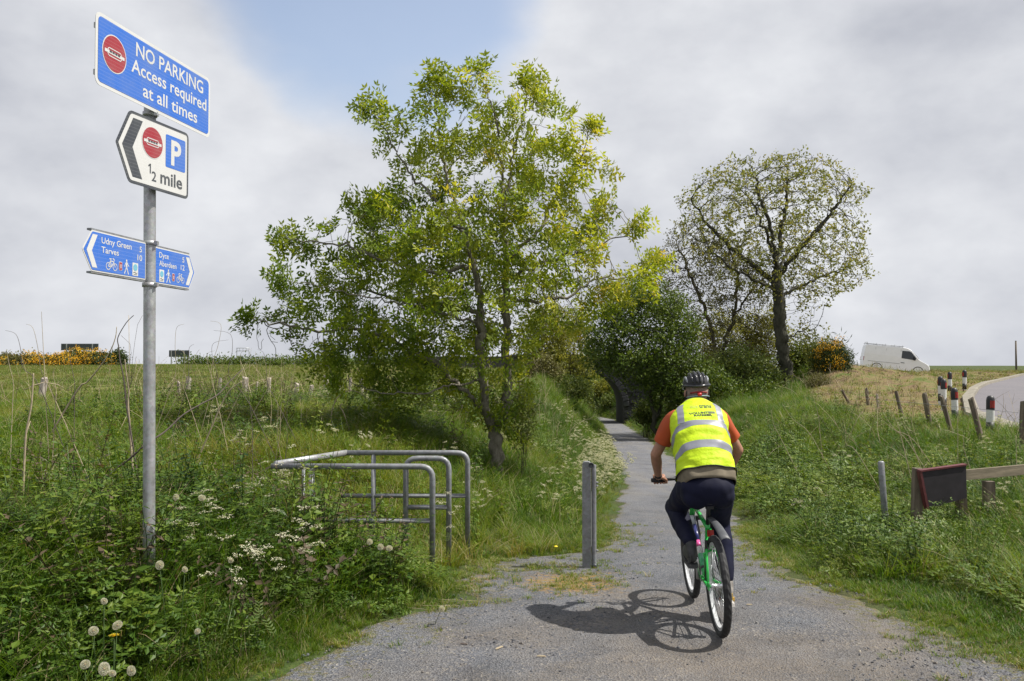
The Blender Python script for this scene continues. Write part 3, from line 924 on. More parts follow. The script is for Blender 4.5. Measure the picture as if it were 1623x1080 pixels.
scatter('dry_stalks', dv, P, rng.uniform(0.6, 1.35, len(x)) * np.where(y > 16, 1.1, 0.8), rng.uniform(0, 1, len(x)), tilt=0.34, label='pale dry stems standing and leaning through the grass', cat='stalks')

# loose stones on the gravel
def stone_geo(rg):
    bm = bmesh.new(); bmesh.ops.create_icosphere(bm, subdivisions=1, radius=1)
    for v in bm.verts: v.co = v.co * rg.uniform(0.75, 1.2); v.co.z *= 0.6
    vs = np.array([v.co[:] for v in bm.verts]); fs = np.array([[v.index for v in f.verts] for f in bm.faces]); bm.free()
    return vs, fs, np.full(len(vs), rg.uniform()), np.zeros(len(fs), int)
M['stone'] = leaf_mat('loose_stone', [(0, (0.05, 0.052, 0.06)), (0.5, (0.11, 0.112, 0.122)), (0.8, (0.17, 0.15, 0.13)), (1, (0.30, 0.27, 0.22))], 0.0, 0.85, True)
sv = [variant('p', stone_geo(rng), [M['stone']]) for _ in range(6)]
x, y = sample(-4, 4.2, 3.2, 10, 620)
k_ = (x > xle(y) - 0.05) & (x < xre(y) + 0.05) & (rng.uniform(0, 1, len(x)) < np.interp(y, [3, 6, 10], [1, 0.7, 0.25]) * (0.15 + 0.8 * (fbm(x, y, 1.1, 131, 3) > 0.5)))
x, y = x[k_], y[k_]
P = np.stack([x, y, terrain(x, y) + 0.009], 1)
sc = 0.0032 + rng.gamma(1.5, 0.0017, len(x)); sc = np.minimum(sc * np.interp(P[:, 1], [4, 5.5, 6.5], [1.35, 1.3, 1.0]), 0.026)
scatter('gravel', sv, P, sc, rng.beta(2, 2.2, len(x)), tilt=0.6, label='loose grey and tan gravel lying on the path', cat='gravel')

# ------------------------------------------------------------------ trees
def inpoly(px, py, poly):
    c = np.zeros(len(px), bool); n = len(poly); j = n - 1
    for i in range(n):
        xi, yi = poly[i]; xj, yj = poly[j]
        cond = ((yi > py) != (yj > py)) & (px < (xj - xi) * (py - yi) / ((yj - yi) + 1e-9) + xi)
        c ^= cond; j = i
    return c

def envelope_points(poly, Y0, n, depth=0.8, shell=0.0, rg=rng, gap=0.0, gf=1.0):
    poly = np.array(poly, float)
    x0, y0 = poly.min(0); x1, y1 = poly.max(0)
    out = []
    while len(out) < n:
        px = rg.uniform(x0, x1, 600); py = rg.uniform(y0, y1, 600)
        k_ = inpoly(px, py, poly); px, py = px[k_], py[k_]
        for a, b in zip(px, py):
            xs = []
            m = len(poly)
            for i in range(m):
                p, q = poly[i], poly[(i + 1) % m]
                if (p[1] > b) != (q[1] > b): xs.append(p[0] + (q[0] - p[0]) * (b - p[1]) / (q[1] - p[1]))
            xs.sort()
            if len(xs) < 2: continue
            lo, hi = xs[0], xs[-1]
            hw = (hi - lo) / 2; rel = (a - (lo + hi) / 2) / (hw + 1e-6)
            D = min(hw, (x1 - x0) / 2) / FPX * Y0 * depth * math.sqrt(max(0, 1 - rel * rel))
            u = rg.uniform(-1, 1)
            if gap:
                g_ = math.sin(a / FPX * Y0 * gf + 1.3 + 1.5 * u) * math.sin(b / FPX * Y0 * gf * 1.13 + 2.1) + .6 * math.sin((a * .6 - b) / FPX * Y0 * gf * 1.9 + u * 2.5)
                if g_ < -0.9 + gap and rg.uniform() < .93: continue
            if shell and rg.uniform() < shell: u = math.copysign(abs(u) ** 0.35, u)
            dy = u * D
            out.append(PX(a, b, Y0)[:] if False else tuple(Vector((PX(a, b, Y0).x, Y0 + dy, PX(a, b, Y0).z))))
            if len(out) >= n: break
    return np.array(out)

def grow(seeds, att, D, di, dk, iters=90, trop=0.05, maxn=9000, inertia=0.5):
    """space colonisation. seeds: list of polylines [(x,y,z)...]; first point of later ones snaps to nearest node"""
    nodes = []; par = []
    for s in seeds:
        last = None
        for i, p in enumerate(s):
            p = np.array(p, float)
            if i == 0 and nodes:
                A = np.array(nodes); last = int(np.argmin(((A - p) ** 2).sum(1))); continue
            if last is None:
                nodes.append(p); par.append(-1); last = 0; continue
            q = nodes[last]; L = np.linalg.norm(p - q); k = max(1, int(round(L / D)))
            for t in range(1, k + 1):
                w = q + (p - q) * t / k + rng.normal(0, D * 0.26, 3) * (t < k)
                nodes.append(w); par.append(last); last = len(nodes) - 1
    nseed = len(nodes)
    N = np.zeros((maxn, 3)); N[:len(nodes)] = nodes; cnt = len(nodes)
    nearest = np.zeros(len(att), int); nd = np.full(len(att), 1e9)
    def upd(a, b):
        B = N[a:b]
        for c in range(0, len(att), 4000):
            d = ((att[c:c + 4000, None, :] - B[None]) ** 2).sum(2)
            j = d.argmin(1); m = d[np.arange(len(j)), j]
            s_ = m < nd[c:c + 4000]
            nd[c:c + 4000][s_] = m[s_]; nearest[c:c + 4000][s_] = j[s_] + a
    upd(0, cnt); alive = np.ones(len(att), bool); nch = np.zeros(maxn, int)
    for it in range(iters):
        use = alive & (nd < di * di)
        if not use.any(): break
        dirs = att[use] - N[nearest[use]]
        dirs /= np.linalg.norm(dirs, axis=1)[:, None] + 1e-9
        ids = nearest[use]; u, inv = np.unique(ids, return_inverse=True)
        acc = np.zeros((len(u), 3)); np.add.at(acc, inv, dirs)
        acc /= np.linalg.norm(acc, axis=1)[:, None] + 1e-9
        pr = np.array(par)[u]; dp = N[u] - N[np.maximum(pr, 0)]; dp /= np.linalg.norm(dp, axis=1)[:, None] + 1e-9
        acc = acc + inertia * dp + rng.normal(0, 0.16, acc.shape); acc[:, 2] += trop
        acc /= np.linalg.norm(acc, axis=1)[:, None] + 1e-9
        new = N[u] + acc * D
        if cnt + len(new) >= maxn: break
        a = cnt; N[a:a + len(new)] = new; par.extend(u.tolist()); cnt += len(new)
        upd(a, cnt); nch[u] += 1; alive &= nd > dk * dk; alive &= nch[nearest] < 4
    return N[:cnt], np.array(par), nseed

def tree_mesh(N, par, r_tip, r_base, expo=2.3, sides=(3, 5, 9), wob=0.0, tipw=6):
    n = len(N); w = np.zeros(n); ch = [[] for _ in range(n)]
    for i in range(1, n):
        if par[i] >= 0: ch[par[i]].append(i)
    order = list(range(n))
    for i in reversed(order):      # children always have larger index
        if not ch[i]: w[i] = 1.0
        if par[i] >= 0: w[par[i]] += w[i]
    rad = (w / w[0]) ** (1 / expo) * r_base
    rad = np.maximum(rad, r_tip)
    mb = MB()
    stack = [0]; started = set()
    chains = []
    todo = [(0, None)]
    while todo:
        i, p = todo.pop()
        c = [] if p is None else [p]
        c.append(i)
        while ch[i]:
            cc = sorted(ch[i], key=lambda k: -w[k])
            for o in cc[1:]: todo.append((o, i))
            i = cc[0]; c.append(i)
        if len(c) > 1: chains.append((c, p))
    for c, p in chains:
        pts = [N[i] for i in c]; rr = [rad[i] for i in c]
        if p is not None: rr[0] = rr[1] if len(rr) > 1 else rr[0]
        m = max(rr)
        s = sides[0] if m < r_base * 0.12 else (sides[1] if m < r_base * 0.4 else sides[2])
        mb.tube(pts, rr, s, caps=False)
    tips = np.array([i for i in range(n) if w[i] <= tipw and (tipw > 1 or not ch[i] or (len(ch[i]) == 1 and not ch[ch[i][0]]))])
    dirs = np.zeros((n, 3))
    for i in range(1, n): dirs[i] = N[i] - N[max(par[i], 0)]
    dirs /= np.linalg.norm(dirs, axis=1)[:, None] + 1e-9
    return mb, tips, dirs, w, rad

def frames(d, rg):
    """random rotation whose z axis follows d"""
    m = len(d)
    z = d / (np.linalg.norm(d, axis=1)[:, None] + 1e-9)
    r = rg.normal(0, 1, (m, 3)); x = np.cross(r, z); x /= np.linalg.norm(x, axis=1)[:, None] + 1e-9
    y = np.cross(z, x)
    return np.stack([x, y, z], 2)      # columns

def bake(tV, tF, pos, fr, scl, tint, tA=None):
    m = len(pos); k = len(tV)
    W = np.einsum('mij,kj->mki', fr, tV) * scl[:, None, None] + pos[:, None, :]
    F_ = (tF[None] + (np.arange(m) * k)[:, None, None]).reshape(-1, tF.shape[1])
    A = np.repeat(tint, k)
    if tA is not None: A = A + np.tile(tA, m)
    return W.reshape(-1, 3), F_, np.clip(A, 0, 1)

def ash_spray(rg, nleaf=5, pairs=3, L=0.17, droop=0.4):
    """terminal spray of pinnate leaves, growing along +z"""
    V_ = []; F_ = []; A_ = []
    for i in range(nleaf):
        a = i * 2.4 + rg.uniform(-.4, .4); el = rg.uniform(0.15, 1.0)
        d = unit([math.cos(a) * math.cos(el), math.sin(a) * math.cos(el), math.sin(el)])
        side = unit(np.cross(d, [0, 0, 1]))
        bend = np.array([math.cos(a), math.sin(a), -1.0]) * droop * 0.2
        p = np.zeros(3)
        tv_ = rg.uniform(-.12, .12)
        for q in range(pairs):
            p = p + unit(d + bend * q) * L / pairs
            for sg in (-1, 1):
                ld = unit(side * sg + d * 0.55 + rg.normal(0, .15, 3)); ls = unit(np.cross(ld, rg.normal(0, 1, 3) * .4 + np.cross(side, d)))
                b = len(V_); V_.extend(quadleaf(p, ld, ls, L * 0.42, L * 0.17)); F_.append((b, b + 1, b + 2, b + 3)); A_ += [tv_ + rg.uniform(-.08, .08)] * 4
        b = len(V_); V_.extend(quadleaf(p, unit(d + bend * 3), side, L * .42, L * .17)); F_.append((b, b + 1, b + 2, b + 3)); A_ += [tv_] * 4
    return np.array(V_), np.array(F_), np.array(A_)

def leaf_clump(rg, n=10, spread=1.0, L=0.5, W=0.32):
    V_ = []; F_ = []; A_ = []
    for i in range(n):
        p = rg.normal(0, 0.36 * spread, 3); d = unit(p * 0.8 + rg.normal(0, .6, 3)); s = unit(np.cross(d, rg.normal(0, 1, 3)))
        b = len(V_); V_.extend(quadleaf(p, d, s, L * rg.uniform(.7, 1.2), W)); F_.append((b, b + 1, b + 2, b + 3)); A_ += [rg.uniform(-.15, .15)] * 4
    return np.array(V_), np.array(F_), np.array(A_)

def bake_many(temps, pos, dirs, scl, tint, rg):
    Vs = []; Fs = []; As = []; off = 0
    idx = rg.integers(0, len(temps), len(pos))
    for t_i, (tV, tF, tA) in enumerate(temps):
        k_ = idx == t_i
        if not k_.any(): continue
        V1, F1, A1 = bake(tV, tF, pos[k_], frames(dirs[k_], rg), scl[k_], tint[k_], tA)
        Vs.append(V1); Fs.append(F1 + off); As.append(A1); off += len(V1)
    return np.concatenate(Vs), np.concatenate(Fs), np.concatenate(As)

def make_tree(name, label, cat, seeds_px, poly, Y0, natt, D, di, dk, r_base, bark, leafm, temps, lscale, dens=1.0, depth=0.8, shell=0.3, group=None, r_tip=0.004, tintf=None, iters=90, trop=0.05, sides=(3, 5, 9), expo=2.3, jit=0.3, maxn=9000, per=1, tipw=6, gap=0.0, gf=1.0):
    seeds = []
    for s in seeds_px:
        seeds.append([tuple(PX(a, b, Y0) + Vector((0, c, 0))) for a, b, c in s])
    # stand the trunk in the ground
    p0 = seeds[0][0]
    seeds[0][0] = (p0[0], p0[1], tz(p0[0], p0[1]) - 0.05)
    att = envelope_points(poly, Y0, natt, depth, shell, gap=gap, gf=gf)
    N, par, ns = grow(seeds, att, D, di, dk, iters, trop, maxn)
    base = Vector(seeds[0][0])
    mb, tips, dirs, w, rad = tree_mesh(N - np.array(base), par, r_tip, r_base, expo, sides, tipw=tipw)
    root = empty(name, base); tag(root, label, cat, group)
    mb.build('trunk', bark, root)
    sel = tips[rng.uniform(0, 1, len(tips)) < dens]
    ends = [int(np.argmin(((N[:ns] - np.array(s[-1])) ** 2).sum(1))) for s in seeds]
    sel = np.concatenate([np.repeat(sel, per), np.repeat(np.array(ends), per * 3)])
    pos = N[sel] - np.array(base) + rng.normal(0, D * jit, (len(sel), 3))
    dd = dirs[sel] + rng.normal(0, 0.35, (len(sel), 3))
    if tintf is None: tn = rng.uniform(0.2, 0.8, len(sel))
    else: tn = tintf(N[sel]) + rng.normal(0, 0.11, len(sel))
    V1, F1, A1 = bake_many(temps, pos, dd, lscale * rng.uniform(0.7, 1.25, len(sel)), tn, rng)
    me = np_mesh('crown', V1, F1, attrs={'tint': A1})
    link('crown', me, root, leafm)
    return root, N, len(F1)
# leaves
L_ASH = leaf_mat('ash_leaf', [(0.0, (0.04, 0.08, 0.01)), (0.35, (0.12, 0.185, 0.015)), (0.65, (0.26, 0.31, 0.025)), (0.85, (0.40, 0.40, 0.04)), (1.0, (0.46, 0.34, 0.05))], 0.5, 0.45)
L_SYC = leaf_mat('young_sycamore_leaf', [(0.0, (0.10, 0.13, 0.022)), (0.5, (0.22, 0.235, 0.05)), (1.0, (0.34, 0.29, 0.08))], 0.35, 0.5)
L_DARK = leaf_mat('dark_green_leaf', [(0.0, (0.028, 0.052, 0.009)), (0.5, (0.075, 0.12, 0.016)), (1.0, (0.17, 0.21, 0.03))], 0.3, 0.45)
L_MID = leaf_mat('mid_green_leaf', [(0.0, (0.04, 0.065, 0.015)), (0.5, (0.10, 0.14, 0.03)), (1.0, (0.20, 0.22, 0.05))], 0.35, 0.5)
L_OLIVE = leaf_mat('olive_yellow_leaf', [(0.0, (0.07, 0.09, 0.015)), (0.5, (0.19, 0.20, 0.03)), (1.0, (0.34, 0.31, 0.05))], 0.4, 0.5)
L_BROWN = leaf_mat('budding_twig_leaf', [(0.0, (0.055, 0.05, 0.02)), (0.5, (0.12, 0.115, 0.035)), (1.0, (0.19, 0.19, 0.05))], 0.25, 0.6)
L_GORSE = leaf_mat('gorse_green', [(0.0, (0.02, 0.035, 0.012)), (0.6, (0.05, 0.075, 0.02)), (1.0, (0.10, 0.12, 0.03))], 0.15, 0.6)
L_BLOS = leaf_mat('gorse_blossom', [(0.0, (0.45, 0.20, 0.012)), (0.5, (0.75, 0.42, 0.02)), (1.0, (0.85, 0.58, 0.05))], 0.3, 0.55)
B_ASH = bark_mat('ash_bark', (0.09, 0.078, 0.062), (0.27, 0.24, 0.20))
B_DARK = bark_mat('dark_bark', (0.02, 0.018, 0.015), (0.075, 0.066, 0.055), 8)
B_TWIG = bark_mat('brown_twig_bark', (0.035, 0.028, 0.022), (0.12, 0.095, 0.07), 8)

ash_t = [ash_spray(rng, 6, 3, 0.17) for _ in range(6)] + [ash_spray(rng, 8, 3, 0.12) for _ in range(2)]
ASH = [(735,97),(765,118),(790,155),(812,165),(830,120),(850,118),(862,160),(885,175),(905,165),(925,215),(945,190),(958,240),(970,290),(985,320),(1005,365),(970,395),(985,420),(1045,405),(1043,440),(990,480),(950,500),(912,535),(890,515),(852,550),(832,640),(818,690),(800,705),(760,690),(720,660),(640,650),(580,640),(545,620),(520,590),(480,575),(440,590),(412,560),(412,505),(445,490),(440,455),(480,450),(520,440),(455,395),(460,375),(505,365),(530,325),(565,325),(610,320),(640,280),(600,240),(578,165),(602,170),(640,215),(672,200),(675,130),(700,112)]
seeds = [
 [(788,748,0),(786,715,0),(783,690,0.05),(800,660,0.05),(804,600,0.05),(802,500,0),(803,410,0),(797,300,0.05),(788,200,0),(760,115,0)],
 [(783,692,0.0),(768,650,-0.15),(764,560,-0.2),(763,470,-0.25),(752,420,-0.3),(725,340,-0.35),(700,240,-0.3),(690,140,-0.2)],
 [(768,655,-0.15),(745,625,-0.4),(700,580,-0.6),(650,550,-0.7),(580,525,-0.8),(500,525,-0.9),(425,510,-0.8)],
 [(802,472,0),(840,476,0.1),(900,472,0.2),(945,440,0.3),(1000,437,0.3),(1042,418,0.3)],
 [(754,425,-0.3),(700,440,-0.5),(620,418,-0.6),(540,395,-0.6),(465,385,-0.5)],
 [(803,415,0),(845,375,0.2),(890,300,0.4),(920,250,0.4),(940,200,0.35)],
 [(740,380,-0.3),(690,320,-0.3),(640,260,-0.25),(592,180,-0.2)],
 [(800,440,0),(860,420,-0.3),(930,400,-0.5),(1000,368,-0.4)],
 [(798,330,0.05),(815,240,0.2),(838,130,0.2)],
 [(763,500,-0.2),(700,480,0.4),(620,470,0.8),(560,450,0.8)],
 [(764,600,-0.2),(690,620,-0.9),(620,620,-1.1),(560,600,-1.2)],
 [(762,520,-0.25),(700,500,-0.8),(600,480,-1.2),(480,455,-1.1)],
]
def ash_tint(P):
    # leaf tint turns yellower towards the right and the top
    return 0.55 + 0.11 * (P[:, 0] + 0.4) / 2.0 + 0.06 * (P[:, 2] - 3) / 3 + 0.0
ash, N_ash, nl = make_tree('ash_tree', 'large yellow green ash tree with two stems beside the tubular gate', 'tree', seeds, ASH, 14.0, 3500, 0.10, 1.2, 0.15, 0.112, B_ASH, L_ASH, ash_t, 1.28, dens=0.27, per=3, tipw=1, gap=0.42, gf=3.6, depth=0.5, shell=0.2, r_tip=0.0042, tintf=ash_tint, trop=0.06, jit=0.7, expo=2.0, maxn=24000, iters=140)

syc_t = [leaf_clump(rng, 7, 0.55, 0.46, 0.32) for _ in range(6)]
T2 = [(1165,256),(1185,244),(1205,254),(1235,240),(1262,252),(1295,247),(1315,266),(1340,268),(1348,292),(1370,310),(1355,335),(1368,362),(1362,385),(1380,408),(1368,425),(1373,448),(1340,462),(1318,470),(1308,520),(1312,560),(1275,560),(1262,480),(1200,470),(1150,440),(1118,425),(1098,392),(1072,366),(1080,338),(1064,318),(1092,306),(1100,283),(1126,278),(1138,258)]
seeds = [
 [(1252,624,0),(1247,590,0),(1240,540,0),(1234,490,0),(1231,440,0),(1228,415,0)],
 [(1231,450,0),(1205,420,.8),(1170,390,1.2),(1135,352,1.5),(1105,310,1.4)],
 [(1228,418,0),(1218,370,-.6),(1200,325,-.9),(1185,280,-1.0)],
 [(1228,418,0),(1242,370,.6),(1255,320,.9),(1258,270,1.0)],
 [(1232,440,0),(1262,395,-.8),(1300,350,-1.2),(1335,300,-1.2)],
 [(1233,478,0),(1265,455,.7),(1305,440,1.2),(1350,425,1.2)],
 [(1231,462,0),(1195,450,-.9),(1150,430,-1.3),(1115,400,-1.3)],
 [(1232,430,0),(1200,380,-1.8),(1170,330,-2.3)],
 [(1234,430,0),(1270,390,2.0),(1310,370,2.5)],
 [(1240,540,0),(1270,525,.6),(1300,520,.8)],
]
make_tree('sycamore_tree', 'tall dark trunked tree with a sparse rounded crown of young leaves', 'tree', seeds, T2, 44.0, 7500, 0.20, 3.0, 0.27, 0.32, B_DARK, L_SYC, syc_t, 0.30, gap=0.5, gf=1.5, dens=0.42, per=2, tipw=1, depth=0.8, shell=0.35, r_tip=0.010, expo=1.95, jit=0.7, sides=(3, 4, 9), trop=0.02, maxn=24000, iters=140)

T3 = [(1042,400),(1062,360),(1092,350),(1130,362),(1170,392),(1205,420),(1222,470),(1225,560),(1205,610),(1120,620),(1095,560),(1085,500),(1045,450)]
seeds = [
 [(1135,655,0),(1136,610,0),(1138,560,0),(1120,490,.3),(1100,440,.5),(1075,385,.6)],
 [(1138,570,0),(1160,500,-.5),(1165,440,-.6),(1150,385,-.5)],
 [(1160,500,-.5),(1195,450,-.8),(1210,440,-.8)],
 [(1136,600,0),(1180,560,.8),(1205,520,1.0)],
]
make_tree('budding_tree', 'brown twiggy tree barely in leaf behind the dark trunk', 'tree', seeds, T3, 47.0, 5500, 0.22, 3.0, 0.29, 0.17, B_TWIG, L_BROWN, [leaf_clump(rng, 7, 0.8, 0.34, 0.2) for _ in range(5)], 0.36, dens=0.8, per=2, tipw=1, gap=0.3, gf=1.6, depth=0.8, shell=0.2, r_tip=0.011, jit=0.4, sides=(3, 4, 7), trop=-0.02, maxn=24000, iters=140)

T4 = [(952,488),(978,470),(985,452),(1008,455),(1025,438),(1048,446),(1060,462),(1082,468),(1088,490),(1106,505),(1100,535),(1116,560),(1112,600),(1090,612),(1080,642),(1050,636),(1030,648),(1005,622),(985,600),(968,585),(940,582),(922,570),(934,545),(925,525),(948,512)]
seeds = [
 [(1040,676,0),(1034,640,0),(1026,590,0),(1016,530,0),(1010,480,0)],
 [(1040,670,0),(1052,630,.3),(1060,560,.3),(1068,490,.2)],
 [(1026,590,0),(985,560,-.3),(945,545,-.3)],
 [(1060,570,.3),(1090,540,.4)],
]
make_tree('green_tree', 'dark green leafy tree with two thin stems at the bridge', 'tree', seeds, T4, 40.0, 3200, 0.22, 2.6, 0.27, 0.12, B_DARK, L_DARK, [leaf_clump(rng, 12, 1.0, 0.34, 0.2) for _ in range(6)], 0.42, gap=0.3, gf=2.2, dens=0.4, depth=0.7, shell=0.4, r_tip=0.01, jit=0.8, sides=(3, 4, 7), maxn=9000, per=4)

# ------------------------------------------------------------------ bushes
def bush(name, label, cat, c_px, c_py, Y, rx, rz, leafm, n, ls, ltemps, stems=7, group=None, ry=None, bark=None, blossom=None, bfrac=0.35, spiky=False, bottom=0.35, bside=None, tintv=(0.15, 0.85)):
    """c_px, c_py: photo position of the middle of the crown"""
    c = PX(c_px, c_py, Y)
    ry = ry or rx * 0.8
    gz = tz(c.x, Y)
    root = empty(name, (c.x, Y, gz - 0.03)); tag(root, label, cat, group)
    C = np.array([0, 0, c.z - gz])
    # lumpy ellipsoid shell
    u = rng.normal(0, 1, (n, 3)); u /= np.linalg.norm(u, axis=1)[:, None]
    lump = 1 + 0.28 * np.sin(u[:, 0] * 5.1 + c_px) * np.cos(u[:, 2] * 4.3 + c_py) + 0.18 * np.sin(u[:, 1] * 7 + u[:, 0] * 9 + c_px * .7) + 0.10 * np.sin(u[:, 2] * 13 + u[:, 0] * 11)
    r = rng.uniform(0.45, 1.0, n) ** 0.5 * lump * (1 + 0.16 * np.sin(u[:, 0] * 23 + c_px) * np.sin(u[:, 2] * 19 + u[:, 1] * 17))
    pos = C + u * r[:, None] * np.array([rx, ry, rz])
    zmin = 0.02 + 0 * pos[:, 2]
    pos[:, 2] = np.where(pos[:, 2] < zmin, rng.uniform(0.05, bottom * rz + 0.1, n), pos[:, 2])
    dirs = u * 0.8 + np.array([0, 0, 0.5 if not spiky else 1.2]) + rng.normal(0, .3, (n, 3))
    tn = rng.uniform(tintv[0], tintv[1], n)
    mb = MB()
    for s in range(stems):
        tgt = pos[rng.integers(0, n)]
        b0 = np.array([rng.normal(0, rx * .12), rng.normal(0, ry * .12), 0])
        mid = (b0 + tgt) / 2 + rng.normal(0, rx * .12, 3); mid[2] = abs(mid[2])
        mb.tube([b0, b0 * .6 + mid * .4, mid, mid * .4 + tgt * .6, tgt], [rx * .035, rx * .028, rx * .02, rx * .013, rx * .006], 5, caps=False)
    mb.build('stem', bark or B_TWIG, root)
    V1, F1, A1 = bake_many(ltemps, pos, dirs, ls * rng.uniform(.7, 1.25, n), tn, rng)
    link('foliage', np_mesh('foliage', V1, F1, attrs={'tint': A1}), root, leafm)
    if blossom:
        outer = r > np.quantile(r, 1 - bfrac)
        if bside is not None: outer &= bside(u)
        k_ = np.where(outer)[0]
        k_ = np.repeat(k_, 3)
        p2 = pos[k_] * 1.0 + u[k_] * 0.06 * rx + rng.normal(0, ls * .35, (len(k_), 3))
        V1, F1, A1 = bake_many([leaf_clump(rng, 7, 0.7, 0.3, 0.26) for _ in range(3)], p2, dirs[k_], ls * .62 * rng.uniform(.6, 1.2, len(k_)), rng.uniform(.15, .9, len(k_)), rng)
        link('blossom', np_mesh('blossom', V1, F1, attrs={'tint': A1}), root, blossom)
    return root

bt = [leaf_clump(rng, 11, 1.0, 0.36, 0.2) for _ in range(6)]
st = [leaf_clump(rng, 11, 1.0, 0.7, 0.10) for _ in range(5)]
# left of the arch
bush('hawthorn_bush', 'olive yellow bush spreading over the left bank before the arch', 'bush', 868, 535, 46, 1.25, 1.9, L_OLIVE, 620, 0.42, bt, 9, bottom=0.9)
bush('hawthorn_bush', 'taller yellow green bush with bare twigs just left of the arch', 'bush', 903, 555, 52, 1.5, 2.0, L_OLIVE, 700, 0.42, bt, 9, bottom=0.9)
bush('hawthorn_bush', 'low brownish green bush at the foot of the left bank', 'bush', 893, 622, 43, 1.25, 0.85, L_MID, 520, 0.36, bt, 9)
bush('hawthorn_bush', 'round brown tinged bush above the left bank grass', 'bush', 862, 588, 42, 0.75, 0.75, L_BROWN, 330, 0.36, bt, 6)
# beyond the arch
bush('thicket_bush', 'green bush seen through the arch on its left', 'bush', 918, 628, 88, 1.5, 2.0, L_MID, 420, 0.6, bt, 5)
bush('thicket_bush', 'olive bush seen through the arch above the path', 'bush', 958, 622, 94, 1.4, 1.5, L_OLIVE, 420, 0.6, bt, 5)
bush('thicket_bush', 'dark bush closing the cutting beyond the arch', 'bush', 968, 640, 90, 0.9, 0.8, L_MID, 300, 0.5, bt, 5)
bush('thicket_bush', 'dim bush behind the arch crown', 'bush', 945, 600, 102, 4.0, 2.6, L_MID, 600, 0.9, bt, 5)
# right side under the tall tree
bush('elder_bush', 'mid green bush left of the thick dark trunk', 'bush', 1178, 592, 43, 1.75, 1.25, L_MID, 800, 0.42, bt, 8)
bush('elder_bush', 'deep green bush low down behind the cyclist', 'bush', 1120, 618, 39, 1.35, 0.95, L_DARK, 620, 0.38, bt, 8)
bush('elder_bush', 'olive bush under the twiggy tree', 'bush', 1150, 545, 50, 1.9, 1.9, L_OLIVE, 560, 0.40, bt, 9, bottom=0.9)
bush('elder_bush', 'bright green bush right behind the thick dark trunk', 'bush', 1277, 580, 47, 1.15, 1.35, L_MID, 700, 0.42, bt, 8, tintv=(0.45, 1.0))
bush('elder_bush', 'tall olive bush hugging the thick dark trunk', 'bush', 1215, 540, 48, 1.5, 2.0, L_OLIVE, 560, 0.40, bt, 8, bottom=0.9)
bush('elder_bush', 'low dark bush in front of the thick dark trunk', 'bush', 1205, 622, 41, 1.1, 0.6, L_DARK, 420, 0.36, bt, 6)
bush('elder_bush', 'shrub with whitish flecks beside the path near the bridge', 'bush', 1026, 652, 44, 0.6, 0.5, L_MID, 420, 0.34, bt, 6)
bush('elder_bush', 'small bush at the bridge foot beside the path', 'bush', 1082, 640, 43, 0.9, 0.9, L_MID, 420, 0.34, bt, 6)
# gorse
bush('gorse_bush', 'orange flowered gorse bush left of the straw mound', 'gorse', 1322, 578, 43, 0.72, 1.0, L_GORSE, 620, 0.34, st, 8, blossom=L_BLOS, bfrac=0.42, spiky=True, bside=lambda u: u[:, 0] < 0.35, bottom=0.7)
bush('gorse_bush', 'small green broom bush beside the orange gorse', 'gorse', 1303, 572, 44, 0.5, 1.15, L_MID, 320, 0.34, st, 6, spiky=True, tintv=(.5, 1))
bush('gorse_bush', 'dry brown bush below the orange gorse', 'gorse', 1298, 612, 38, 0.45, 0.42, L_BROWN, 200, 0.28, st, 5, spiky=True)
G = 'gorse bushes along the far edge of the field'
bush('gorse_bush', 'widest bright orange gorse bush on the field edge', 'gorse', 88, 574, 106, 2.5, 0.6, L_GORSE, 520, 0.75, bt, 5, group=G, blossom=L_BLOS, bfrac=0.85)
bush('gorse_bush', 'dull rust tinged gorse at the far left of the row', 'gorse', 38, 574, 106, 2.2, 0.75, L_BROWN, 420, 0.75, bt, 5, group=G, blossom=L_BLOS, bfrac=0.16)
bush('gorse_bush', 'tallest gorse bush in front of the larger sign board', 'gorse', 124, 570, 108, 1.6, 0.9, L_GORSE, 520, 0.8, bt, 5, group=G, blossom=L_BLOS, bfrac=0.40)
bush('gorse_bush', 'dark gorse with few flowers right of the larger sign board', 'gorse', 160, 573, 107, 1.5, 0.9, L_GORSE, 460, 0.75, bt, 5, group=G, blossom=L_BLOS, bfrac=0.2)
bush('gorse_bush', 'plain dark bush ending the gorse row', 'gorse', 186, 571, 108, 1.0, 1.0, L_GORSE, 300, 0.7, bt, 5, group=G)
bush('gorse_bush', 'brown leafless gorse at the picture edge of the field', 'gorse', 10, 572, 108, 1.2, 0.7, L_BROWN, 260, 0.7, bt, 5, group=G)
# clipped hedge behind the field, one long mass
hv = []
hx = np.linspace(-45, 0.5, 1500)
pos = np.stack([hx + rng.normal(0, .3, 1500), 116 + rng.normal(0, .7, 1500), terrain(hx, hx * 0 + 116) + rng.uniform(0.05, 1.0, 1500) * (0.7 + 0.5 * fbm(hx, hx * 0, .12, 5))], 1)
V1, F1, A1 = bake_many(bt, pos, rng.normal(0, 1, (1500, 3)) + [0, 0, 1], rng.uniform(.6, .95, 1500), rng.uniform(.2, .8, 1500), rng)
tag(link('hedge', np_mesh('hedge', V1, F1, attrs={'tint': A1}), mats=L_DARK), 'low dark green hedge along the far edge of the field', 'hedge')
for (px_, py_c, Y, rx, rz, mt, lb) in ((512, 580, 100, 1.0, 0.6, L_DARK, 'small dark bush on the field edge near the concrete barrier'), (433, 584, 98, 1.2, 0.6, L_DARK, 'small round bush in front of the coach'), (540, 578, 90, 1.1, 0.8, L_DARK, 'rounded bush half hidden by low ash branches')):
    bush('field_bush', lb, 'bush', px_, py_c, Y, rx, rz, mt, 220, 0.55, bt, 4)
bush('bramble_bush', 'leafy shrub under the low branches of the ash', 'bush', 640, 655, 17, 0.9, 0.42, L_MID, 420, 0.16, bt, 8)
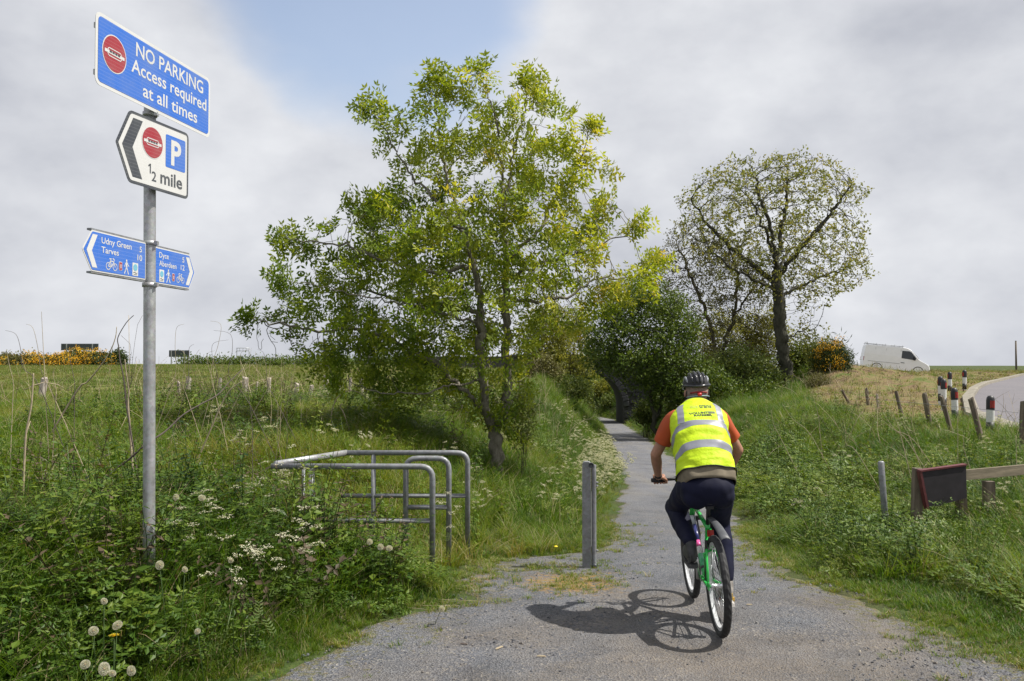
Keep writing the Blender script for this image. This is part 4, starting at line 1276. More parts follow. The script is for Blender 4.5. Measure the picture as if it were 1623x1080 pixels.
bush('bramble_bush', 'leafy suckers on the right of the ash trunk', 'bush', 828, 655, 14.3, 0.22, 0.5, L_MID, 150, 0.14, bt, 6, tintv=(0.4, 1))
bush('bramble_bush', 'dark shrub in shade behind the ash stems', 'bush', 720, 625, 18, 1.0, 0.55, L_DARK, 460, 0.17, bt, 8)
bush('bramble_bush', 'low leafy clump on the field edge by the stumps', 'bush', 560, 640, 19, 0.8, 0.35, L_DARK, 300, 0.16, bt, 6)
# ------------------------------------------------------------------ stone bridge over the path
def mat_stonebridge():
    t = NT("dark_weathered_stone")
    p = t.geo()
    c = t.ramp(t.noise(p, 2.2, 6, 0.65), [(0.3, (0.022, 0.022, 0.025)), (0.6, (0.055, 0.055, 0.058)), (0.8, (0.09, 0.085, 0.08))])
    c = t.mix(t.ramp(t.noise(p, 0.6, 4), [(0.5, 0.0), (0.7, 0.5)]), c, (0.045, 0.055, 0.03))
    t.bsdf(c, 0.92, normal=t.bump(t.noise(p, 9, 5), 0.5, 0.05))
    return t.mat
M['bridge'] = mat_stonebridge()
M['joint'] = plain('dark_mortar', (0.05, 0.05, 0.045), 0.95)
br = empty('stone_bridge', (6.9, 76, -3.7)); tag(br, 'dark stone arch bridge crossing over the path in the cutting', 'bridge')
BR = 3.02; ZS = -3.6 + 1.55 + 3.7; ZT = 6.1   # radius, springing height, parapet top (local z)
def arc(r, n=24, a0=0.0, a1=math.pi): return [(r * math.cos(a0 + (a1 - a0) * i / n), ZS + r * math.sin(a0 + (a1 - a0) * i / n)) for i in range(n + 1)]
core = MB()
# spandrel wall with the opening (front y=0.12 .. back y=5.5), built as a prism of quads around the arch
outline = arc(BR, 24)
def ring_prism(y0, y1):
    vs = []; fs = []
    top = [(BR * math.cos(math.pi * i / 24) * 1.0, ZT) for i in range(25)]
    for y in (y0, y1):
        for (x, z) in outline: vs.append((x, y, z))
        for (x, z) in top: vs.append((x, y, z))
    n = 25
    for i in range(n - 1):
        fs.append((i, n + i, n + i + 1, i + 1)); fs.append((2 * n + i, 2 * n + i + 1, 3 * n + i + 1, 3 * n + i))
        fs.append((i, i + 1, 2 * n + i + 1, 2 * n + i)); fs.append((n + i, 3 * n + i, 3 * n + i + 1, n + i + 1))
    core.add(vs, fs)
ring_prism(0.12, 5.5)
core.box((BR + 6.5, 2.81, ZT / 2 - 1), (13, 5.38, ZT + 2)); core.box((-BR - 6.5, 2.81, ZT / 2 - 1), (13, 5.38, ZT + 2))
core.build('wall', M['joint'], br)
bb_me = MB(); bb_me.box((0, 0, 0), (1, 1, 1), taper=0.93)
def blockmesh():
    bm = bmesh.new(); bmesh.ops.create_cube(bm, size=1.0)
    bmesh.ops.bevel(bm, geom=bm.edges[:], offset=0.06, segments=1, affect='EDGES')
    me = bpy.data.meshes.new('stone'); bm.to_mesh(me); bm.free(); me.materials.append(M['bridge']); return me
bme = blockmesh()
nv_ = 21
for i in range(nv_):
    a = math.pi * (i + 0.5) / nv_
    o = link('stone', bme, br); rr = BR + 0.24
    o.location = (rr * math.cos(a), 0.1 + rng.uniform(-.02, .02), ZS + rr * math.sin(a)); o.scale = (0.52, 0.40, math.pi * (BR + .2) / nv_ - 0.035)
    o.rotation_euler = (0, -a, 0)
cnt = 0
for row in range(19):
    z = 0.16 + row * 0.32
    off = 0.3 if row % 2 else 0.0
    x = -5.2 + off
    while x < 7.2:
        w = rng.uniform(0.5, 0.78); cx = x + w / 2; x += w
        dd = math.hypot(cx, max(z - ZS, 0)) if z > ZS else abs(cx)
        lim = BR + 0.50 + (w / 2 if z < ZS + 1.5 else 0.16)
        if z < ZS: lim = BR + w / 2 - 0.02
        if dd < lim: continue
        if cnt > 270: break
        o = link('stone', bme, br); o.location = (cx, 0.1 + rng.uniform(-.025, .025), z); o.scale = (w - 0.03, 0.3, 0.29); cnt += 1
cop = MB(); cop.box((1, 0.1, ZT + 0.09), (16, 0.5, 0.18)); cop.build('coping', M['bridge'], br)

# ------------------------------------------------------------------ sign post
def galv(name, c=(0.42, 0.44, 0.46), rough=0.42, metal=0.55):
    t = NT(name)
    v = t.coord('Object')
    cell = t.vor(v, 45, 'Color'); f = t.noise(v, 9, 5, 0.6); g = t.noise(v, 70, 3)
    k1 = t.ramp(f, [(0.3, tuple(x * 0.72 for x in c)), (0.7, tuple(min(1, x * 1.2) for x in c))])
    k1 = t.mix(0.18, k1, cell, 'OVERLAY')
    sc = t.n('ShaderNodeHueSaturation'); sc.inputs['Saturation'].default_value = 0.25; t.l(k1, sc.inputs['Color'])
    t.bsdf(sc.outputs[0], t.ramp(g, [(0.3, rough * 0.8), (0.7, rough * 1.35)]), metal, t.bump(g, 0.08, 0.002))
    return t.mat
M['galv'] = galv('galvanised_steel', (0.33, 0.35, 0.37))
M['galvd'] = galv('dull_galvanised_steel', (0.165, 0.19, 0.225), 0.5, 0.25)
def sheet(name, c, rough=0.35):
    t = NT(name); v = t.coord('Object')
    f = t.noise(v, 3, 5, 0.6); w = t.noise(t.coord('Object', (1, 1, 0.15)), 22, 4)
    k1 = t.mix(t.ramp(f, [(0.42, 0.0), (0.75, 0.22)]), c, (0.30, 0.31, 0.27))
    k1 = t.mix(t.ramp(w, [(0.6, 0.0), (0.8, 0.08)]), k1, (0.3, 0.3, 0.28))
    hx_ = t.n('ShaderNodeTexWave'); hx_.bands_direction = 'Z'; hx_.inputs['Scale'].default_value = 14; t.l(v, hx_.inputs['Vector'])
    k1 = t.mix(t.math('MULTIPLY', t.ramp(hx_.outputs[0], [(0.85, 0.0), (1.0, 1.0)]), 0.05), k1, (0.9, 0.9, 0.9))
    t.bsdf(k1, rough)
    return t.mat
S_BLUE = sheet('blue_sheeting', (0.022, 0.125, 0.50)); S_WHITE = sheet('white_sheeting', (0.56, 0.56, 0.545))
S_RED = sheet('red_sheeting', (0.29, 0.02, 0.03)); S_BLACK = sheet('black_sheeting', (0.035, 0.04, 0.05))
S_TEAL = sheet('pictogram_teal', (0.12, 0.38, 0.50)); S_BACK = plain('sign_back_grey', (0.09, 0.10, 0.10), 0.6)

def text_geo(s, width=None, height=None, cx=0, cz=0, left=None, ref='H', bold=0.0, spacing=1.0):
    """letters in the x,z plane; height is the capital height; centred at cx (or starting at left)"""
    c = bpy.data.curves.new('t', 'FONT'); c.body = s; c.resolution_u = 3; c.offset = bold; c.space_character = spacing
    o = bpy.data.objects.new('t', c); COL.objects.link(o)
    dg = bpy.context.evaluated_depsgraph_get(); dg.update()
    me = bpy.data.meshes.new_from_object(o.evaluated_get(dg))
    V_ = np.array([v.co[:] for v in me.vertices]); F_ = [tuple(p.vertices) for p in me.polygons]
    bpy.data.objects.remove(o); bpy.data.curves.remove(c); bpy.data.meshes.remove(me)
    cap = 0.7
    x0, x1 = V_[:, 0].min(), V_[:, 0].max()
    k_ = height / cap; kx = k_ if width is None else width / (x1 - x0)
    X = (V_[:, 0] - x0) * kx; Z = V_[:, 1] * k_
    W = (x1 - x0) * kx
    X = X + (left if left is not None else cx - W / 2); Z = Z + cz - height / 2
    return X, Z, F_
def put_text(mb, geo, y, mi=0):
    X, Z, F_ = geo
    mb.add([(a, y, b) for a, b in zip(X, Z)], F_, mi)
def rrect(x0, z0, x1, z1, r, n=5):
    out = []
    for cx, cz, a0 in ((x1 - r, z0 + r, -90), (x1 - r, z1 - r, 0), (x0 + r, z1 - r, 90), (x0 + r, z0 + r, 180)):
        for i in range(n + 1):
            a = R(a0 + 90 * i / n); out.append((cx + r * math.cos(a), cz + r * math.sin(a)))
    return out
def flat(mb, poly, y, mi=0):
    n = len(poly); mb.add([(x, y, z) for x, z in poly], [tuple(range(n))], mi)
def disc(cx, cz, r, n=28, rz=None): return [(cx + r * math.cos(2 * math.pi * i / n), cz + (rz or r) * math.sin(2 * math.pi * i / n)) for i in range(n)]
def stroke(mb, pts, w, y, mi=0, closed=False):
    P_ = [Vector((p[0], 0, p[1])) for p in pts]; m = len(P_)
    for i in range(m if closed else m - 1):
        a, b = P_[i], P_[(i + 1) % m]; d = (b - a).normalized(); n_ = Vector((-d.z, 0, d.x)) * w / 2; e = d * w * 0.25
        q = [a - n_ - e, b - n_ + e, b + n_ + e, a + n_ - e]
        mb.add([(v.x, y, v.z) for v in q], [(0, 1, 2, 3)], mi)
def offset_poly(poly, d):
    """inset a convex outline by d"""
    n = len(poly); out = []
    A = sum(poly[i][0] * poly[(i + 1) % n][1] - poly[(i + 1) % n][0] * poly[i][1] for i in range(n))
    sg = 1 if A > 0 else -1
    for i in range(n):
        p0, p1, p2 = Vector(poly[i - 1]), Vector(poly[i]), Vector(poly[(i + 1) % n])
        d1 = (p1 - p0); d2 = (p2 - p1)
        if d1.length < 1e-9 or d2.length < 1e-9: out.append(tuple(p1)); continue
        d1.normalize(); d2.normalize()
        n1_ = Vector((-d1.y, d1.x)) * sg; n2_ = Vector((-d2.y, d2.x)) * sg
        b = n1_ + n2_
        if b.length < 1e-6: out.append(tuple(p1 + n1_ * d)); continue
        b.normalize(); out.append(tuple(p1 + b * d / max(0.3, b.dot(n1_))))
    return out
def roundpoly(pts, r, n=4):
    """round the corners of a polygon (r per corner)"""
    out = []; m = len(pts)
    for i in range(m):
        p0, p1, p2 = Vector(pts[i - 1]), Vector(pts[i]), Vector(pts[(i + 1) % m])
        rr = r[i] if isinstance(r, (list, tuple)) else r
        a = p1 + (p0 - p1).normalized() * rr; b = p1 + (p2 - p1).normalized() * rr
        for k_ in range(n + 1):
            t = k_ / n; out.append(tuple(a * (1 - t) ** 2 + p1 * 2 * t * (1 - t) + b * t * t))
    return out
def bike_icon(mb, cx, cz, s, y, mi=0, flip=1):
    for dx in (-0.58, 0.58):
        stroke(mb, disc(cx + dx * s, cz, 0.36 * s, 16), 0.09 * s, y, mi, True)
    f = flip
    L = lambda *p: stroke(mb, [(cx + f * a * s, cz + b * s) for a, b in p], 0.10 * s, y, mi)
    L((0.58, 0), (0.22, 0.58), (-0.36, 0.55), (-0.58, 0)); L((0.22, 0.58), (0.02, -0.02), (-0.36, 0.55)); L((0.02, -0.02), (0.58, 0))
    L((0.2, 0.78), (0.22, 0.58)); L((0.05, 0.8), (0.38, 0.8)); L((-0.42, 0.78), (-0.36, 0.5)); L((-0.42, 0.8), (-0.16, 0.86))
def walker_icon(mb, cx, cz, s, y, mi=0, flip=1):
    f = flip
    flat(mb, disc(cx + 0.02 * s * f, cz + 0.86 * s, 0.15 * s, 12), y, mi)
    L = lambda w, *p: stroke(mb, [(cx + f * a * s, cz + b * s) for a, b in p], w * s, y, mi)
    L(0.32, (0, 0.62), (0.02, 0.02)); L(0.17, (0, 0.0), (-0.2, -0.45), (-0.42, -0.95)); L(0.17, (0.05, 0.0), (0.22, -0.45), (0.5, -0.92))
    L(0.13, (-0.05, 0.62), (-0.34, 0.3), (-0.52, 0.12)); L(0.13, (0.1, 0.6), (0.36, 0.3), (0.46, 0.02))
def railway_emblem(mb_red, mb_w, mb_k, cx, cz, r, y):
    flat(mb_w, disc(cx, cz, r * 1.06, 36), y, 0); flat(mb_red, disc(cx, cz, r, 36), y - 0.001, 0)
    yy = y - 0.002
    W = 0.86 * r
    flat(mb_w, [(cx - W, cz - 0.09 * r), (cx + W, cz - 0.09 * r), (cx + W, cz + 0.09 * r), (cx - W, cz + 0.09 * r)], yy, 0)
    stroke(mb_w, [(cx - 0.5 * r, cz + 0.22 * r), (cx + 0.5 * r, cz + 0.22 * r)], 0.05 * r, yy, 0)
    stroke(mb_w, [(cx - 0.5 * r, cz - 0.22 * r), (cx + 0.5 * r, cz - 0.22 * r)], 0.05 * r, yy, 0)
    for sgn in (-1, 1):
        stroke(mb_w, [(cx + sgn * 0.5 * r, cz + 0.22 * r), (cx + sgn * 0.66 * r, cz + 0.05 * r)], 0.05 * r, yy, 0)
        stroke(mb_w, [(cx + sgn * 0.5 * r, cz - 0.22 * r), (cx + sgn * 0.66 * r, cz - 0.05 * r)], 0.05 * r, yy, 0)
    for q in (-0.36, -0.12, 0.12, 0.36):
        stroke(mb_red, [(cx + (q - 0.05) * r, cz + 0.13 * r), (cx + (q + 0.05) * r, cz - 0.0 * r)], 0.055 * r, yy - 0.001, 0)
        stroke(mb_k, [(cx + (q - 0.07) * r, cz + 0.04 * r), (cx + (q + 0.07) * r, cz + 0.04 * r)], 0.10 * r, yy - 0.0014, 0)

POLE = Vector((-2.365, 5.6, 0.0)); POLE.z = tz(POLE.x, POLE.y) - 0.1
sp = empty('sign_post', POLE); tag(sp, 'tall galvanised post on the left bank carrying four road and cycle route signs', 'sign post')
leanx = -0.035
def pole_x(z): return leanx * (z / 4.0)          # local
mb = MB(); HP = 3.60 - POLE.z
mb.tube([(pole_x(h), 0, h) for h in np.linspace(0, HP, 8)], 0.038, 24)
mb.build('pole', M['galv'], sp)
def sign_frame(ang, cx, cy, cz):
    """matrix: local x along the sign, -y out of its face"""
    return Matrix.Translation(Vector((cx, cy, cz))) @ Matrix.Rotation(ang, 4, 'Z')
def sign_part(mat4, name, outline, mats, label, back=S_WHITE, thick=0.003):
    m_ = MB(); m_.prism(outline, -thick, 0.0)
    o = m_.build(name, back, sp); o.matrix_local = mat4; tag(o, label); return o

# 1 no parking sign
ang = R(79.4); Ls, Hs = 1.266, 0.436
A0 = PX(150.5, 73.5, 4.97)
m4 = sign_frame(ang, A0.x - POLE.x, A0.y - POLE.y, A0.z - POLE.z)
out = rrect(0, -Hs / 2, Ls, Hs / 2, 0.045)
s1 = sign_part(m4, 'sign_panel', out, None, 'blue panel reading NO PARKING Access required at all times')
w_ = MB(); b_ = MB(); r_m = MB(); k_m = MB()
flat(b_, rrect(0.022, -Hs / 2 + 0.022, Ls - 0.022, Hs / 2 - 0.022, 0.03), -0.0045)
b_.build('blue_ground', S_BLUE, s1)
railway_emblem(r_m, w_, k_m, 0.172, 0.012, 0.108, -0.0055)
for o in (w_.build('emblem', S_WHITE, s1), r_m.build('emblem', S_RED, s1), k_m.build('emblem', S_BLACK, s1)): pass
def line_(s, mat, panel, *a, nm='lettering', y=-0.0055, **k):
    t_ = MB(); put_text(t_, text_geo(s, *a, **k), y); return t_.build(nm, mat, panel)
line_('NO PARKING', S_WHITE, s1, 0.785, 0.088, 0.775, 0.125, bold=0.012)
line_('Access required', S_WHITE, s1, 0.875, 0.084, 0.775, 0.010, bold=0.012)
line_('at all times', S_WHITE, s1, 0.635, 0.084, 0.775, -0.112, bold=0.012)
ch = MB()
for zz in (-0.14, 0.14): ch.box((Ls / 2, 0.016, zz), (Ls * 0.96, 0.026, 0.032))
ch.build('back_rail', M['galv'], s1)

# 2 direction sign with black chevron border
ang2 = R(75); L2, H2 = 0.588, 0.454; TIP = 0.118
A0 = PX(204, 231.5, 5.26)
m4 = sign_frame(ang2, A0.x - POLE.x, A0.y - POLE.y, A0.z - POLE.z)
base = [(0, -H2 / 2), (L2, -H2 / 2), (L2, H2 / 2), (0, H2 / 2), (-TIP, 0.0)]
out = roundpoly(base, [0.03, 0.04, 0.04, 0.03, 0.012])
s2 = sign_part(m4, 'sign_panel', out, None, 'white arrow panel with black chevron and blue P reading half mile', back=S_BLACK)
wg = MB(); flat(wg, offset_poly(out, 0.019), -0.0045); wg.build('white_ground', S_WHITE, s2)
k_m = MB(); r_m = MB(); w_ = MB(); bl = MB(); kk = MB()
flat(k_m, [(0.032, 0.185), (0.120, 0.185), (0.028, 0.0), (0.120, -0.185), (0.032, -0.185), (-0.065, 0.0)][::-1] if False else [(-0.065, 0.0), (0.028, 0.0), (0.120, 0.185), (0.032, 0.185)], -0.0055)
flat(k_m, [(-0.065, 0.0), (0.032, -0.185), (0.120, -0.185), (0.028, 0.0)], -0.0055)
k_m.build('chevron', S_BLACK, s2)
railway_emblem(r_m, w_, kk, 0.215, 0.073, 0.098, -0.0055)
w_.build('emblem', S_WHITE, s2); r_m.build('emblem', S_RED, s2); kk.build('emblem', S_BLACK, s2)
flat(bl, rrect(0.345, -0.052, 0.55, 0.165, 0.012), -0.0055); bl.build('parking_square', S_BLUE, s2)
t_ = MB(); put_text(t_, text_geo('P', 0.105, 0.160, 0.452, 0.057, bold=0.03), -0.0065); t_.build('parking_letter', S_WHITE, s2)
a = MB(); stroke(a, [(0.180, -0.083), (0.196, -0.071), (0.196, -0.127)], 0.0105, -0.0055); a.build('numeral', S_BLACK, s2)
line_('2', S_BLACK, s2, 0.045, 0.062, 0.232, -0.142, bold=0.015, nm='numeral')
line_('mile', S_BLACK, s2, 0.225, 0.085, left=0.295, cz=-0.128, bold=0.02)
ch = MB()
for zz in (-0.14, 0.14): ch.box((L2 / 2, 0.016, zz), (L2 * 0.9, 0.026, 0.032))
ch.build('back_rail', M['galv'], s2)

def route_pictogram(panel, cx, cz, w, h, y):
    a = MB(); flat(a, rrect(cx - w / 2, cz - h / 2, cx + w / 2, cz + h / 2, 0.004), y); a.build('pictogram', S_WHITE, panel)
    a = MB(); flat(a, disc(cx, cz + h * .14, w * .36, 20), y - 0.001); a.build('pictogram', S_TEAL, panel)
    a = MB(); stroke(a, [(cx - w * .34, cz - h * .28), (cx - w * .1, cz - h * .22), (cx + w * .12, cz - h * .32), (cx + w * .34, cz - h * .26)], h * .05, y - 0.001)
    stroke(a, [(cx - w * .3, cz - h * .4), (cx + w * .3, cz - h * .4)], h * .03, y - 0.001); a.build('pictogram', S_BACK, panel)
def route_box(panel, cx, cz, w, h, y):
    a = MB(); flat(a, rrect(cx - w / 2 - .003, cz - h / 2 - .003, cx + w / 2 + .003, cz + h / 2 + .003, 0.007), y); a.build('route_number', S_WHITE, panel)
    a = MB(); flat(a, rrect(cx - w / 2, cz - h / 2, cx + w / 2, cz + h / 2, 0.005), y - 0.001); a.build('route_number', S_RED, panel)
    a = MB(); put_text(a, text_geo('1', w * .28, h * .5, cx, cz, bold=0.02), y - 0.002); a.build('route_number', S_WHITE, panel)

# 3 left pointing cycle route sign
ang3 = R(81.5); L3, H3, T3_ = 0.556, 0.242, 0.085
A0 = PX(144.3, 397, 5.0)
m4 = sign_frame(ang3, A0.x - POLE.x, A0.y - POLE.y, A0.z - POLE.z)
out = roundpoly([(0, -H3 / 2), (L3, -H3 / 2), (L3, H3 / 2), (0, H3 / 2), (-T3_, 0)], [.012, .008, .008, .012, .01])
s3 = sign_part(m4, 'sign_panel', out, None, 'blue left pointing cycle route panel reading Udny Green 5 and Tarves 10')
a = MB(); flat(a, offset_poly(out, 0.008), -0.0045); a.build('blue_ground', S_BLUE, s3)
a = MB()
flat(a, [(-0.048, 0), (0.0, 0.0), (0.052, 0.098), (0.006, 0.098)], -0.0055); flat(a, [(-0.048, 0), (0.006, -0.098), (0.052, -0.098), (0.0, 0.0)], -0.0055)
a.build('chevron', S_WHITE, s3)
line_('Udny Green', S_WHITE, s3, 0.305, 0.037, left=0.090, cz=0.074, bold=0.01)
line_('Tarves', S_WHITE, s3, 0.172, 0.037, left=0.090, cz=0.018, bold=0.01)
line_('5', S_WHITE, s3, 0.026, 0.037, 0.495, 0.070, bold=0.01, nm='numeral')
line_('10', S_WHITE, s3, 0.052, 0.037, 0.486, 0.014, bold=0.01, nm='numeral')
a = MB(); bike_icon(a, 0.192, -0.075, 0.058, -0.0055, 0, -1); a.build('cycle_symbol', S_WHITE, s3)
a = MB(); walker_icon(a, 0.345, -0.060, 0.046, -0.0055, 0, -1); a.build('walker_symbol', S_WHITE, s3)
route_box(s3, 0.282, -0.062, 0.028, 0.048, -0.0055)
route_pictogram(s3, 0.438, -0.065, 0.062, 0.082, -0.0055)
a = MB(); a.box((L3 / 2, 0.014, H3 / 2 + 0.006), (L3, 0.03, 0.012)); a.box((L3 / 2, 0.014, -H3 / 2 - 0.006), (L3, 0.03, 0.012)); a.build('back_rail', M['galvd'], s3)

# 4 right pointing cycle route sign
L4, H4, T4_ = 0.50, 0.242, 0.075
dirv = Vector((math.cos(R(81.5)), math.sin(R(81.5)), 0))
E = PX(299.5, 431, 6.06)           # far shoulder of the panel
S0 = E - dirv * L4
m4 = sign_frame(R(81.5), S0.x - POLE.x, S0.y - POLE.y, S0.z - POLE.z)
out = roundpoly([(0, -H4 / 2), (L4, -H4 / 2), (L4 + T4_, 0), (L4, H4 / 2), (0, H4 / 2)], [.008, .012, .01, .012, .008])
s4 = sign_part(m4, 'sign_panel', out, None, 'blue right pointing cycle route panel reading Dyce 5 and Aberdeen 12')
a = MB(); flat(a, offset_poly(out, 0.008), -0.0045); a.build('blue_ground', S_BLUE, s4)
a = MB()
flat(a, [(L4 + .048, 0), (L4 + .0, 0.0), (L4 - .052, -0.098), (L4 - .006, -0.098)], -0.0055); flat(a, [(L4 + .048, 0), (L4 - .006, 0.098), (L4 - .052, 0.098), (L4, 0.0)], -0.0055)
a.build('chevron', S_WHITE, s4)
z0 = L4 - 0.405
line_('Dyce', S_WHITE, s4, 0.115, 0.037, left=z0 + 0.015, cz=0.074, bold=0.01)
line_('Aberdeen', S_WHITE, s4, 0.215, 0.037, left=z0 + 0.015, cz=0.018, bold=0.01)
line_('5', S_WHITE, s4, 0.026, 0.037, z0 + 0.318, 0.074, bold=0.01, nm='numeral')
line_('12', S_WHITE, s4, 0.050, 0.037, z0 + 0.310, 0.018, bold=0.01, nm='numeral')
a = MB(); bike_icon(a, z0 + 0.283, -0.072, 0.052, -0.0055, 0, 1); a.build('cycle_symbol', S_WHITE, s4)
a = MB(); walker_icon(a, z0 + 0.128, -0.060, 0.046, -0.0055, 0, 1); a.build('walker_symbol', S_WHITE, s4)
route_box(s4, z0 + 0.192, -0.062, 0.026, 0.048, -0.0055)
route_pictogram(s4, z0 + 0.047, -0.065, 0.058, 0.082, -0.0055)
a = MB(); a.box((L4 / 2, 0.014, H4 / 2 + 0.006), (L4, 0.03, 0.012)); a.box((L4 / 2, 0.014, -H4 / 2 - 0.006), (L4, 0.03, 0.012)); a.build('back_rail', M['galvd'], s4)
# clamps
for px_, py_ in ((238, 182), (238, 290), (239, 386), (239, 452)):
    q = PX(px_, py_, 5.6); z_ = q.z - POLE.z
    a = MB(); a.lathe([(0.0385, -0.014), (0.046, -0.014), (0.046, 0.014), (0.0385, 0.014)], 20, c=(pole_x(z_), 0, z_)); a.box((pole_x(z_) + 0.045, -0.012, z_), (0.03, 0.03, 0.024))
    a.build('clamp', M['galv'], sp)
a = MB(); a.lathe([(0.0, 0.012), (0.030, 0.010), (0.0395, 0.0), (0.0395, -0.02)], 18, c=(pole_x(HP), 0, HP)); a.build('pole_cap', S_BLACK, sp)

# ------------------------------------------------------------------ tubular gate frames
def bent(pts, r=0.11, n=5):
    """polyline with rounded corners"""
    out = [Vector(pts[0])]
    for i in range(1, len(pts) - 1):
        p0, p1, p2 = Vector(pts[i - 1]), Vector(pts[i]), Vector(pts[i + 1])
        rr = min(r, (p0 - p1).length * .45, (p2 - p1).length * .45)
        a = p1 + (p0 - p1).normalized() * rr; b = p1 + (p2 - p1).normalized() * rr
        for k_ in range(n + 1):
            t = k_ / n; out.append(a * (1 - t) ** 2 + p1 * 2 * t * (1 - t) + b * t * t)
    out.append(Vector(pts[-1])); return out
TR = 0.0265
g0 = tz(-1.2, 8.6)
kg = empty('kissing_gate', (-1.3, 8.3, g0)); tag(kg, 'grey tubular steel gate enclosure with a bent top rail beside the path', 'gate')
def kgl(*pts): return [(p[0] + 1.3, p[1] - 8.3, p[2] - g0) for p in pts]
gz = lambda x, y: tz(x, y) - 0.15
a = MB(); a.tube(bent(kgl((-0.455, 8.78, gz(-.455, 8.78)), (-0.455, 8.78, 0.925), (-1.73, 8.78, 0.925))), TR, 14); a.build('outer_rail', M['galvd'], kg)
a = MB(); a.tube(kgl((-1.70, 8.79, 0.925), (-2.17, 7.86, 0.918)), [TR, TR], 14, flat=1.15); a.build('angled_rail', M['galv'], kg)
a = MB(); a.tube(bent(kgl((-2.17, 7.72, 0.915), (-0.715, 7.70, 0.915), (-0.715, 7.70, gz(-.715, 7.7)))), TR, 14); a.build('near_rail', M['galvd'], kg)
a = MB(); a.tube(kgl((-1.42, 8.78, 0.91), (-1.42, 8.78, gz(-1.42, 8.78))), TR * .9, 12); a.build('post', M['galvd'], kg)
a = MB(); a.tube(kgl((-1.80, 7.70, 0.90), (-1.80, 7.70, gz(-1.8, 7.7))), TR, 12); a.build('post', M['galvd'], kg)
a = MB(); a.tube(kgl((-1.90, 7.80, 0.90), (-1.90, 7.80, gz(-1.9, 7.8))), TR * .6, 12); a.build('post', M['galvd'], kg)
a = MB(); a.tube(kgl((-0.47, 8.78, 0.486), (-1.75, 8.78, 0.486)), TR * .85, 12); a.build('lower_rail', M['galvd'], kg)
a = MB(); a.tube(kgl((-0.73, 7.70, 0.43), (-1.80, 7.70, 0.43)), TR * .85, 12); a.build('lower_rail', M['galvd'], kg)
g1 = tz(-.8, 8.27)
hp = empty('steel_hoop', (-0.8, 8.27, g1)); tag(hp, 'narrow grey steel hoop standing inside the gate enclosure', 'barrier')
a = MB(); a.tube(bent([(-0.225, 0, -0.15), (-0.225, 0, 0.925 - g1), (0.19, 0, 0.925 - g1), (0.19, 0, -0.15)]), TR, 14); a.build('hoop', M['galvd'], hp)
a = MB(); a.tube([(-0.21, 0, 0.455 - g1), (0.18, 0, 0.455 - g1)], TR * .9, 12); a.build('cross_rail', M['galvd'], hp)

# ------------------------------------------------------------------ folded steel post in the middle
bz = tz(0.757, 8.25)
bp = empty('steel_post', (0.752, 8.25, bz), (0, 0, R(-6))); tag(bp, 'grey galvanised steel post with a tube along its side standing alone on the gravel', 'post')
a = MB()
w = 0.078; hgt = 1.02
prof = []
for i in range(9):
    an = math.pi * i / 8
    prof.append((-w / 2 + 0.0 + w / 2 * (1 - math.cos(an)) * 0 , 0))
a.prism(rrect(-0.075, -0.1, 0.008, hgt, 0.028, 6)[0:] , -0.045, 0.05)
# sharpen the foot by sinking it below the ground
a.build('plate', M['galvd'], bp)
a = MB(); a.tube([(0.035, -0.008, -0.1), (0.035, -0.008, hgt - 0.03)], 0.024, 16, caps=False); a.tube([(0.035, -0.008, hgt - 0.03), (0.035, -0.008, hgt - 0.032)], 0.021, 16); a.build('tube', M['galvd'], bp)
a = MB(); a.lathe([(0.0, -0.012), (0.020, -0.012), (0.026, -0.004), (0.026, 0.01), (0.021, 0.01), (0.021, -0.002), (0, -0.003)], 16, c=(0, 0, 0)); o = a.build('socket', S_BLACK, bp); o.location = (0.012, -0.05, hgt - 0.03); o.rotation_euler = (R(90), 0, 0)
a = MB(); a.lathe([(0.0, -0.02), (0.018, -0.02), (0.024, -0.004), (0.024, 0.02), (0.0, 0.02)], 14); o = a.build('socket', S_BLACK, bp); o.location = (0.04, -0.045, 0.03); o.rotation_euler = (R(90), 0, 0)
a = MB(); a.box((0.0125, -0.052, 0.48), (0.004, 0.004, 0.52)); a.build('seam', S_WHITE, bp)
for hz in (0.82, 0.79, 0.17):
    a = MB(); a.lathe([(0, 0), (0.011, 0), (0.011, 0.012), (0.006, 0.014), (0.006, 0.024), (0, 0.024)], 8); o = a.build('bolt', M['galvd'], bp); o.location = (0.057, -0.008, hz); o.rotation_euler = (0, R(90), 0)

# ------------------------------------------------------------------ right: leaning steel post and broken board fence
q = PX(1405, 800, 9.6); q.z = tz(q.x, 9.6)
lp = empty('steel_post', (q.x, 9.6, q.z), (0, R(-3.6), 0)); tag(lp, 'thin leaning grey steel post in the weeds left of the dark board', 'post')
top = PX(1399, 731, 9.6).z - q.z
a = MB(); a.tube([(0, 0, -0.2), (0, 0, top - 0.012), (0, 0, top)], [0.034, 0.034, 0.026], 16); a.build('tube', M['galvd'], lp)
a = MB(); a.lathe([(0.035, 0), (0.038, 0.004), (0.038, 0.012), (0.035, 0.016)], 14, c=(0, 0, 0.30)); a.build('collar', M['galvd'], lp)
def wood(name, lo, hi, sc=18, stretch=(1, 1, 0.12)):
    t = NT(name); v = t.coord('Object', stretch); f = t.noise(v, sc, 6, 0.7); g = t.noise(t.coord('Object'), 4, 3)
    c = t.ramp(f, [(0.3, lo), (0.7, hi)]); c = t.mix(t.ramp(g, [(0.5, 0.0), (0.75, 0.4)]), c, (0.10, 0.11, 0.07))
    t.bsdf(c, 0.88, normal=t.bump(f, 0.6, 0.01), spec=0.2); return t.mat
M['grey_wood'] = wood('weathered_grey_wood', (0.20, 0.17, 0.15), (0.52, 0.46, 0.41))
M['brown_wood'] = wood('damp_brown_wood', (0.07, 0.055, 0.042), (0.22, 0.18, 0.14))
